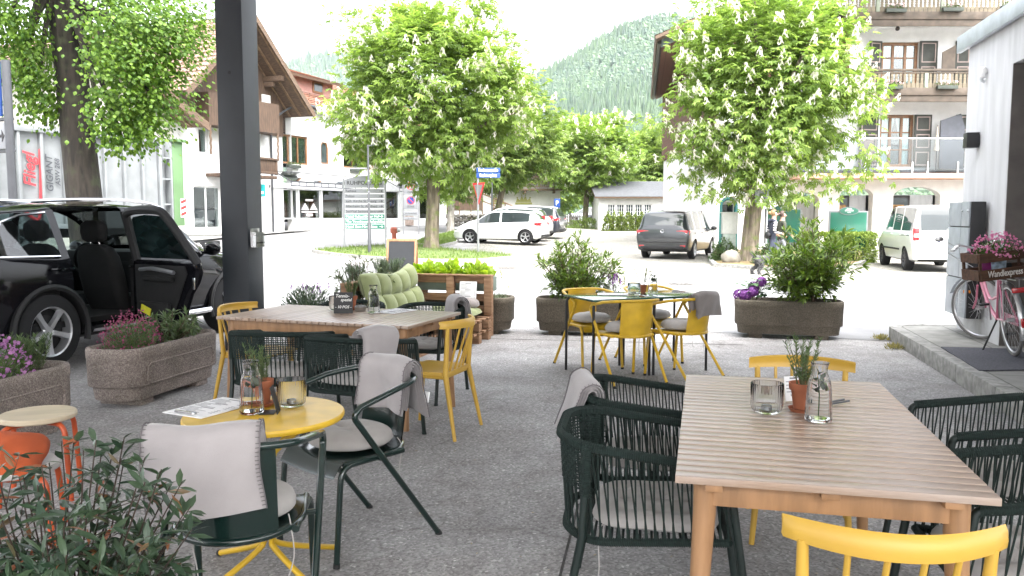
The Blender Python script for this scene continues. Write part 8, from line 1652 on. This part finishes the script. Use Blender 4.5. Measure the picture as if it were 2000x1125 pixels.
# folding chalkboard
p = at_z(786, 549); o = empty('folding_chalkboard', (p.x, p.y, 0), R(-3), 'wooden A-frame chalkboard with an empty dark slate behind the sofa', 'chalkboard'); HB = .98; wB = .70; an = R(14)
for s in (-1, 1):
    b = MB(); b.T((0, -s * .0, HB), 0, s * an); 
    for sx in (-1, 1): b.box((sx * (wB / 2 - .025), 0, -HB * .515), (.05, .03, HB * 1.03), .004)
    b.box((0, 0, -.03), (wB - .1, .028, .06), .004); b.box((0, 0, -HB * .80), (wB - .1, .028, .06), .004); fo_ = b.build('frame', mk('chalkboard_frame', (.22, .105, .045), .6, var=.2, vs=6, stretch=(6, 6, 1)), o); b = MB(); b.T((0, 0, HB), 0, s * an); b.box((0, 0, -HB * .415), (wB - .1, .012, HB * .72)); b.build('slate', M_SLATE, fo_, smooth=False)
b = MB(); b.tube([(-wB / 2 - .01, 0, HB - .01), (wB / 2 + .01, 0, HB - .01)], .01, 6); b.build('hinge', M_STEEL, o)
# blue sign at the left edge
p = at_d(27, 420, 12.5); o = empty('street_sign_post', (p.x, 12.5, 0), R(-25), 'grey sign post at the left edge with blue sign and white arrow plate', 'sign'); zz_ = lambda py: at_d(27, py, 12.5).z; b = MB(); post(b, 0, 0, zz_(118), .062, 14); b.build('post', M_GREYM, o)
b = MB(); b.box((-.49, -.01, (zz_(118) + zz_(226)) / 2), (.72, .03, zz_(118) - zz_(226)), .006); bs_ = b.build('blue_panel', M_BLUE, o); b = MB(); b.box((-.42, -.028, (zz_(118) + zz_(226)) / 2), (.64, .006, zz_(122) - zz_(222)), .002); text('P', .6, M_WL, (-.55, -.034, (zz_(118) + zz_(226)) / 2), (X90, 0, 0), bs_, 'lettering'); b = MB(); b.box((-.42, -.01, (zz_(240) + zz_(290)) / 2), (.72, .03, zz_(240) - zz_(290)), .006); wp = b.build('white_panel', M_SIGNW, o); z = (zz_(240) + zz_(290)) / 2; b = MB(); b.box((-.2, -.028, z), (.2, .006, .04)); b.prism([(-.14, z - .09), (-.14, z + .09), (-.08, z)], .006, 'y', -.032); b.build('arrow', M_LTR, wp, smooth=False); b = MB(); [b.tube([(-.5, .02, zz_(q)), (.06, .02, zz_(q))], .03, 8) for q in (232, 294)]; b.build('bracket', M_GREYM, o)
# leaning name plate and pipe rail left of the pillar
p = gp(405, 505); o = empty('small_name_board', (-5.2, 13.8, 0), R(-12), 'low black board with white lettering behind the front of the black car', 'sign'); zb = at_d(415, 480, 13.8).z; b = MB(); b.box((0, 0, zb), (.62, .03, .17), .006); pn = b.build('board', M_BLK, o); text('filb. La', .12, M_WL, (0, -.018, zb), (X90, 0, 0), pn, 'lettering'); posts(o, [(s * .25, .02) for s in (-1, 1)], zb, .015, M_GREYM)
p = at_d(400, 455, 21); o = empty('pipe_barrier', (p.x, 21, gz(p.x, 21)), R(25), 'low grey pipe barrier in front of the white shop window left of the pillar', 'barrier'); zb = p.z - gz(p.x, 21); b = MB(); b.tube([(-1.0, 0, zb), (1.3, 0, zb)], .09, 10); b.build('rail', mk('concrete_pipe', (.45, .44, .41), .9), o); posts(o, [(x_, 0) for x_ in (-.8, 1.0)], zb, .07, MATS['concrete_pipe'])

# ------------------------------------------------------------------ bicycle on the raised pavement
rw_ = at_z(1984, 694, .175); fw_ = at_z(1935, 640, .17); hd = Vector((math.sin(R(16)), math.cos(R(16)), 0)); bz = .172; bike = empty('bicycle', (rw_.x - .02, rw_.y, bz), math.atan2(-hd.x, hd.y), 'pink bicycle carrying a flower crate, standing by the blue-grey door', 'bicycle')
bike.rotation_euler.y = R(-7); WRd = .345; WBk = 1.10; M_PINKF = mk('pink_frame', (.58, .17, .26), .3, var=.04, **{'Coat Weight': .6}); M_ALU = mk('polished_alloy', (.62, .62, .63), .28, metal=.8)
def bwheel(y, steer):
    e = empty('wheel', (0, y, WRd), parent=bike); e.rotation_euler = (0, 0, steer); b = MB(); cir = lambda r, n=48: [(0, r * math.cos(t), r * math.sin(t)) for t in np.linspace(0, 6.2832, n + 1)[:-1]]
    b.tube(cir(WRd - .016), .017, 10, closed=True); b.build('tyre', mk('bike_tyre', (.16, .155, .15), .8), e); b = MB(); b.tube(cir(WRd - .036), .010, 8, closed=True); b.tube([(-.03, 0, 0), (.03, 0, 0)], .02, 10); b.tube([(-.055, 0, 0), (.055, 0, 0)], .007, 8); b.build('rim', M_ALU, e); b = MB()
    for k in range(32): t = 6.2832 * k / 32; t2 = t + (.5 if k % 4 < 2 else -.5); s = .028 if k % 2 else -.028; b.tube([(s, .018 * math.cos(t2), .018 * math.sin(t2)), (0, (WRd - .04) * math.cos(t), (WRd - .04) * math.sin(t))], .0013, 4)
    b.build('spoke', M_ALU, e); b = MB()
    if steer:
        for a in (.9, 3.6): b.box((.0, .22 * math.cos(a), .22 * math.sin(a)), (.014, .085, .035), .008)
        b.build('spoke_reflector', M_ORANGE, e)
    return e
bwheel(0, 0); ST = R(38); bwheel(WBk, ST)
bb = (0, .45, .30); seatt = (0, .24, .80); headb = (0, .92, .63); headt = (0, .88, .84); b = MB(); b.tube([bb, seatt], .016, 10); b.tube(bez([headb, (0, .72, .42), bb], 6), .019, 10); b.tube(bez([(0, .90, .74), (0, .66, .50), (0, .36, .54)], 6), .015, 10); b.tube([headb, headt], .019, 10)
for s in (-1, 1): b.tube([(0, .45, .30), (s * .055, 0, WRd)], .010, 8); b.tube([(0, .26, .74), (s * .055, 0, WRd)], .009, 8)
b.build('frame', M_PINKF, bike)
b = MB()
sx, cx_ = -math.sin(ST), math.cos(ST)
for s in (-1, 1): b.tube(bez([(s * .05 * cx_, .93 + s * .05 * -sx * 0, .61), (s * .058 * cx_ , 1.0, .45), (s * .06, WBk, WRd)], 4), .011, 8)
b.build('fork', M_PINKF, bike); b = MB(); b.tube([(0, .88, .84), (0, .87, 1.0)], .012, 8); b.tube(bez([(-.27 * cx_ - .10, .70 - .15, 1.02), (-.22, .80, 1.06), (0, .89, 1.0), (.22 * cx_, .92, 1.06), (.30, .78, 1.02)], 6), .011, 8); b.build('handlebar', M_ALU, bike)
b = MB(); b.tube([(.22, .86, 1.05), (.31, .76, 1.02)], .017, 8); b.tube([(-.24, .72, 1.05), (-.33, .58, 1.02)], .017, 8); b.build('grip', M_WHITE, bike); b = MB(); b.sphere((-.12, .95, .92), (.05, .05, .05), 10, 8); b.build('lamp', M_ALU, bike); b = MB(); b.tube([(-.22, .84, 1.04), (-.36, .86, 1.13)], .004, 6); b.sphere((-.38, .86, 1.14), (.045, .012, .03), 8, 6); b.tube(bez([(-.18, .9, 1.03), (-.30, .98, 1.0), (-.05, 1.0, .80)], 5), .004, 5); b.build('bell_and_cable', M_ALU, bike)
b = MB(); b.box((0, .21, .86), (.16, .25, .06), .028); b.box((0, .31, .87), (.06, .16, .045), .02); b.build('saddle', M_BLK, bike); b = MB(); b.tube([(0, .24, .78), (0, .225, .84)], .012, 8); b.build('seat_post', M_ALU, bike)
b = MB()
def arc(y0, r, a0, a1, wdt, steer=0):
    G = []
    for t in np.linspace(a0, a1, 22): G.append([(x * wdt, y0 + (r - .012 * x * x) * math.cos(t), WRd + (r - .012 * x * x) * math.sin(t)) for x in (-1, -.5, 0, .5, 1)])
    b.grid(G); b.grid([[(x, y + (.002), z + .002) for x, y, z in row] for row in G])
arc(0, WRd + .022, R(60), R(205), .026); b.build('mudguard', M_ALU, bike); b = MB(); arc(0, .0, 0, .1, .0) if False else None
G = []
for t in np.linspace(R(25), R(150), 20): G.append([((x * .025) * math.cos(ST) - ((WRd + .022) * math.cos(t)) * math.sin(ST), WBk + (x * .025) * math.sin(ST) + (WRd + .022) * math.cos(t) * math.cos(ST), WRd + (WRd + .022) * math.sin(t)) for x in (-1, 0, 1)])
b = MB(); b.grid(G); b.build('front_mudguard', M_ALU, bike)
b = MB(); b.T((0, .45, .30), 0, 0, X90); b.lathe([(0, .045), (.088, .045), (.09, .05), (0, .052)], 28); b.build('chainwheel', M_ALU, bike); b = MB(); b.tube([(.06, .45, .30), (.075, .50, .14)], .010, 8); b.tube([(-.06, .45, .30), (-.075, .40, .46)], .010, 8); b.build('crank', M_ALU, bike); b = MB(); b.box((.12, .50, .135), (.09, .07, .022), .006); b.box((-.12, .40, .465), (.09, .07, .022), .006); b.build('pedal', M_BLK, bike)
b = MB(); b.tube([(-.03, .36, .30), (-.20, .30, .0)], .009, 8); b.tube([(-.195, .302, .01), (-.205, .298, 0)], .016, 8); b.build('kickstand', M_BLK, bike); b = MB(); b.box((.045, .22, .33), (.012, .55, .09), .01); b.build('chain_guard', M_PINKF, bike)
b = MB(); [b.tube([(s * .07, -.24, .745), (s * .07, .22, .745)], .007, 6) for s in (-1, 0, 1)]; [b.tube([(s * .07, -.12, .745), (s * .06, .0, WRd)], .006, 6) for s in (-1, 1)]; b.build('rack', M_ALU, bike); b = MB(); b.box((0, -.335, .66), (.12, .03, .05), .012); b.box((.0, -.375, .36), (.035, .02, .09), .006); b.build('rear_reflector', M_RED, bike); b = MB(); b.box((0, -.378, .27), (.05, .012, .12), .004); b.build('mud_flap', M_ALU, bike)
# flower crate on the rack
cpos = bike.matrix_basis @ Vector((.02, -.06, .757)); crz = bike.rotation_euler.z; crz2 = R(1); CW = .56; CD = .30; CHt = .27
cpos.x -= .10; cr = empty('flower_crate', cpos, crz2, 'dark wooden crate lettered Wandlexpress on the rack of the pink bicycle', 'crate'); cr.rotation_euler.y = R(-7); bpy.context.view_layer.update(); m_cw = mk('dark_crate_wood', (.075, .034, .017), .7, var=.35, vs=5, stretch=(1, 8, 8)); b = MB()
for s in (-1, 1):
    for z, hh in ((.055, .10), (.215, .085)): b.box((0, s * CD / 2, z), (CW, .016, hh), .002); b.box((s * CW / 2, 0, z), (.016, CD - .02, hh), .002)
b.box((0, 0, .008), (CW - .02, CD - .02, .014)); [b.box((sx * (CW / 2 - .014), sy * (CD / 2 - .016), .13), (.022, .022, .26)) for sx in (-1, 1) for sy in (-1, 1)]; b.build('slats', m_cw, cr, smooth=False)
text('Wandlexpress', .085, mk('paint_letter', (.72, .70, .66), .8), (-.05, -CD / 2 - .0095, .06), (X90, 0, 0), cr, 'hand_lettering', sx=.66, shear=.1)
tuft('daisy_bush', 'pink marguerite daisies growing out of the bicycle crate', cr.matrix_basis @ Vector((-.03, 0, .20)), .18, .21, 1300, .032, M_PLANT, 97, 'flower', blooms=M_PINK, bn=230, bsz=.022, bz=(.85, 1.12)); b = MB(); b.box((-.04, -.05, .15), (.14, .02, .16), .004, rx=.25); mg = b.build('leaflet', mk('leaflet_print', (.35, .45, .55), .5, var=.5, vs=20)); mg.location = cpos; mg.rotation_euler = cr.rotation_euler; tag(mg, 'pale blue printed leaflet tucked in the bicycle crate', 'leaflet')
b = MB(); b.box((-.14, -.02, .13), (.10, .05, .14), .01); mg = b.build('flower_pot', mk('magenta_pot', (.22, .02, .14), .5)); mg.location = cpos; mg.rotation_euler = cr.rotation_euler; tag(mg, 'magenta pot inside the bicycle crate', 'flower pot')

# ------------------------------------------------------------------ two walkers and their dog
def skin_mesh(joints, edges, radii, sub=2):
    me = bpy.data.meshes.new('skel'); me.from_pydata(joints, edges, []); o = bpy.data.objects.new('skel', me); COL.objects.link(o); md = o.modifiers.new('skin', 'SKIN'); sv = me.skin_vertices[0].data
    for i, r in enumerate(radii): sv[i].radius = (r, r) if not isinstance(r, tuple) else r
    sv[0].use_root = True; md.use_smooth_shade = True; md.branch_smoothing = .4; s = o.modifiers.new('sub', 'SUBSURF'); s.levels = sub; s.render_levels = sub; bpy.context.view_layer.update(); out = bpy.data.meshes.new_from_object(o.evaluated_get(bpy.context.evaluated_depsgraph_get())); bpy.data.objects.remove(o); return out
def person(label, loc, rz, H, top, bottom, shoe, skin, hair, phase, arms, sleeve=None):
    """walking figure facing +y; stride by phase"""
    o = empty('person', loc, rz, label, 'person', 'people walking past the hedge'); s = H / 1.72; st = phase * .26
    J = [(0, 0, .93), (0, -.01, 1.10), (0, .0, 1.30), (0, .01, 1.44), (0, .025, 1.53), (0, .04, 1.62)]; Rr = [(.135, .10), (.125, .095), (.155, .10), (.09, .07), (.052, .055), (.075, .09)]; E = [(0, 1), (1, 2), (2, 3), (3, 4), (4, 5)]
    J.append((0, .05, 1.70)); Rr.append((.062, .075)); E.append((5, 6))
    for sd in (-1, 1):
        f = st * sd; i = len(J); back = f < 0; J += [(sd * .085, 0, .88), (sd * .09, f * .55 + .05, .50 + (.02 if back else 0)), (sd * .09, f * 1.15 - (.06 if back else -.02), .10 + (.06 if back else 0)), (sd * .10, f * 1.15 + (.08 if back else .16), .035 + (.0 if back else 0))]; Rr += [.095, .060, .042, .038]; E += [(0, i), (i, i + 1), (i + 1, i + 2), (i + 2, i + 3)]
        i = len(J); el, wr = arms[0 if sd < 0 else 1]; J += [(sd * .17, .0, 1.41), (sd * el[0], el[1], el[2]), (sd * wr[0], wr[1], wr[2])]; Rr += [.062, .045, .032]; E += [(3, i), (i, i + 1), (i + 1, i + 2)]
        w = np.array(J[-1]); e = np.array(J[-2]); d = unit(w - e); pm_ = w + d * .05; J.append(tuple(pm_)); Rr.append((.034, .022)); E.append((i + 2, i + 3)); lat = unit(np.cross(d, [sd, .3, .2]))
        for k, (q, l) in enumerate(((-.026, .055), (-.009, .065), (.009, .062), (.026, .050))):
            j = len(J); p1 = pm_ + d * .03 + lat * q; J += [tuple(p1), tuple(p1 + d * l * .6 + np.array([0, .012, -.01]))]; Rr += [.009, .0075]; E += [(i + 3, j), (j, j + 1)]
        j = len(J); p1 = w + d * .02 + lat * -.035 + np.array([0, .012, 0]); J += [tuple(p1), tuple(p1 + d * .035 + lat * -.012)]; Rr += [.010, .008]; E += [(i + 2, j), (j, j + 1)]
    J = [(x * s, y * s, z * s) for x, y, z in J]; Rr = [(r[0] * s, r[1] * s) if isinstance(r, tuple) else r * s for r in Rr]; me = skin_mesh(J, E, Rr, 2); me.name = 'body'
    for m in (skin, top, bottom, shoe, sleeve or top): me.materials.append(m)
    for p in me.polygons:
        c = p.center / s; arm = abs(c.x) > .185 and c.z > .70
        wr_ = [np.array(a[1]) for a in arms]; hand = any(np.linalg.norm(np.array(c) - np.array([sg * w_[0], w_[1], w_[2]])) < .115 and np.dot(np.array(c) - np.array([sg * w_[0], w_[1], w_[2]]), unit(w_ * (sg, 1, 1) - np.array(a_[0]) * (sg, 1, 1))) > -.01 for sg, w_, a_ in ((-1, wr_[0], arms[0]), (1, wr_[1], arms[1])))
        p.material_index = 0 if (c.z > 1.475 or hand) else (4 if (arm and c.z > .8) else 1 if c.z > .90 else 3 if c.z < .085 or (c.z < .16 and c.y < -.2) else 2)
    bo = bpy.data.objects.new('body', me); COL.objects.link(bo); bo.parent = o
    b = MB(); b.sphere((0, .018 * s, 1.665 * s), (.088 * s, .105 * s, .10 * s), 14, 10)
    b.sphere((0, -.10 * s, 1.66 * s), (.045 * s, .05 * s, .05 * s), 10, 8); V = b.v; h_ = b.build('hair', hair, o)
    bm = bmesh.new(); bm.from_mesh(h_.data); bmesh.ops.delete(bm, geom=[v for v in bm.verts if (v.co.y > .055 * s and v.co.z < 1.70 * s)], context='VERTS'); bm.to_mesh(h_.data); bm.free()
    b = MB(); b.sphere((0, .135 * s, 1.615 * s), (.013 * s, .022 * s, .022 * s), 8, 6); [b.sphere((e * .080 * s, .035 * s, 1.62 * s), (.012 * s, .02 * s, .03 * s), 8, 6) for e in (-1, 1)]; b.build('nose_and_ears', skin, o)
    b = MB(); [b.sphere((e * .030 * s, .118 * s, 1.645 * s), .009 * s, 8, 6) for e in (-1, 1)]; b.box((0, .116 * s, 1.57 * s), (.04 * s, .008 * s, .007 * s)); b.build('face_features', mk('eye_dark', (.06, .03, .03), .4), o); return o
SKIN = mk('skin', (.36, .21, .155), .55, var=.06); HAIRB = mk('blond_hair', (.20, .125, .055), .6, var=.3, vs=40); HAIRD = mk('dark_hair', (.05, .03, .022), .6, var=.3, vs=40); NAVY = mk('navy_fabric', (.022, .026, .042), .9, var=.2, vs=9); DENIM = mk('dark_denim', (.035, .042, .065), .9, var=.2, vs=14); GREYT = mk('grey_trousers', (.22, .23, .25), .9, var=.15); OLIVE = mk('olive_jacket', (.05, .055, .038), .9, var=.2); BOOT = mk('brown_boot', (.10, .045, .03), .7); SNEAK = mk('white_shoe', (.30, .29, .28), .7)
m_st, nt, b_, tc, noise, ramp, mix, bump, mapping = nodes_of('striped_sleeve', .9)
w_ = nt.nodes.new('ShaderNodeTexWave'); w_.bands_direction = 'Z'; w_.inputs['Scale'].default_value = 4.6; w_.inputs['Distortion'].default_value = .6; nt.links.new(tc.outputs['Object'], w_.inputs['Vector']); nt.links.new(ramp(w_.outputs['Fac'], [(.48, (.022, .026, .042)), (.54, (.62, .60, .58))]), b_.inputs['Base Color'])
k = 119
p1 = gp(1507, 529); H1 = 117 * p1.y / FPX; wx = R(-82); pA = person('fair-haired person in a navy hoodie with striped sleeves and dark jeans, walking right', p1, wx, H1, NAVY, DENIM, SNEAK, SKIN, HAIRB, -1.0, [((.24, -.04, 1.14), (.16, .19, 1.04)), ((.23, -.06, 1.13), (.17, .19, 1.06))], m_st)
b = MB(); b.sphere((0, -.15, 1.02 * H1 / 1.72), (.15, .075, .10), 12, 8); b.build('waist_bag', M_BLK, pA); b = MB(); b.tube([(-.10, -.03, 1.46 * H1 / 1.72), (0, -.11, 1.43 * H1 / 1.72), (.10, -.03, 1.46 * H1 / 1.72)], .045, 8); b.build('hood', NAVY, pA)
p2 = Vector((p1.x + .34, p1.y + .30, p1.z)); person('dark-haired person in an olive jacket and grey trousers, half hidden beside the striped hoodie', p2, wx, H1 * .98, OLIVE, GREYT, BOOT, SKIN, HAIRD, 1.0, [((.24, -.02, 1.13), (.20, .18, 1.02)), ((.23, .0, 1.12), (.19, .20, 1.05))])
# shaggy grey dog walking beside them
pd = gp(1499, 536); dg = empty('dog', pd, R(-80), 'shaggy grey dog walking at the heels of the two people', 'dog'); J = [(0, 0, .40), (0, .16, .41), (0, .32, .43), (0, -.18, .41), (0, -.30, .42), (0, .42, .53), (0, .50, .58), (0, .60, .555), (0, -.40, .50), (0, -.46, .60)]; Rr = [(.10, .105), (.105, .12), (.10, .13), (.085, .09), (.085, .10), .065, .072, .034, .03, .035]; E = [(0, 1), (1, 2), (0, 3), (3, 4), (2, 5), (5, 6), (6, 7), (4, 8), (8, 9)]
for sx, (dy, dz) in ((-1, (.06, 0)), (1, (-.05, .0))):
    i = len(J); J += [(sx * .07, .30, .34), (sx * .07, .30 + dy * .4, .18), (sx * .07, .29 + dy, .03), (sx * .07, .33 + dy, .02)]; Rr += [.055, .036, .027, .026]; E += [(2, i), (i, i + 1), (i + 1, i + 2), (i + 2, i + 3)]
    i = len(J); J += [(sx * .075, -.27, .34), (sx * .08, -.20 - dy * .3, .23), (sx * .08, -.34 - dy, .14), (sx * .08, -.32 - dy, .03), (sx * .08, -.28 - dy, .02)]; Rr += [.07, .05, .030, .026, .026]; E += [(4, i), (i, i + 1), (i + 1, i + 2), (i + 2, i + 3), (i + 3, i + 4)]
me = skin_mesh(J, E, Rr, 2); me.name = 'body'; FUR = mk('grey_fur', (.03, .03, .032), .95, col2=(.11, .108, .105), vs=7); me.materials.append(FUR); bo = bpy.data.objects.new('body', me); COL.objects.link(bo); bo.parent = dg
b = MB(); [b.prism([(sx * .03, .62), (sx * .075, .60), (sx * .085, .53), (sx * .05, .55)], .02, 'y', .47) for sx in (-1, 1)]; b.build('ear', FUR, dg); b = MB(); b.sphere((0, .635, .56), .017, 8, 6); [b.sphere((s * .035, .56, .60), .010, 6, 5) for s in (-1, 1)]; b.build('nose_and_eyes', M_BLK, dg)
nv = len(me.vertices); co = np.zeros(nv * 3); me.vertices.foreach_get('co', co); no = np.zeros(nv * 3); me.vertices.foreach_get('normal', no); co = co.reshape(-1, 3); no = no.reshape(-1, 3); ii = RNG.integers(0, nv, 3800); V, F = scatter([(-.12, 0, 0), (.12, 0, 0), (0, 1, -.2)], [(0, 1, 2)], co[ii], no[ii] * .5 + (0, -.35, -.65) + RNG.normal(0, .3, (3800, 3)), RNG.normal(0, 1, (3800, 3)), RNG.uniform(.03, .065, 3800)); npmesh('fur', V, F, leafmat('fur_tufts', (.016, .016, .018), (.14, .138, .135), .05), dg)
# ------------------------------------------------------------------ haze between us and the hills
HZ = True
if HZ:
    b = MB(); b.box((0, 1230, 270), (3400, 2660, 545)); hz = b.build('haze', [], smooth=False); tag(hz, kind='stuff', cat='haze', label='thin pale summer haze lying over the valley')
    m = bpy.data.materials.new('haze_air'); m.use_nodes = True; nt = m.node_tree; nt.nodes.remove(nt.nodes['Principled BSDF']); v = nt.nodes.new('ShaderNodeVolumePrincipled'); v.inputs['Color'].default_value = (.86, .93, 1.0, 1); v.inputs['Density'].default_value = .00008; v.inputs['Anisotropy'].default_value = .2
    nt.links.new(v.outputs[0], nt.nodes['Material Output'].inputs['Volume']); hz.data.materials.clear(); hz.data.materials.append(m)
bpy.context.view_layer.update()
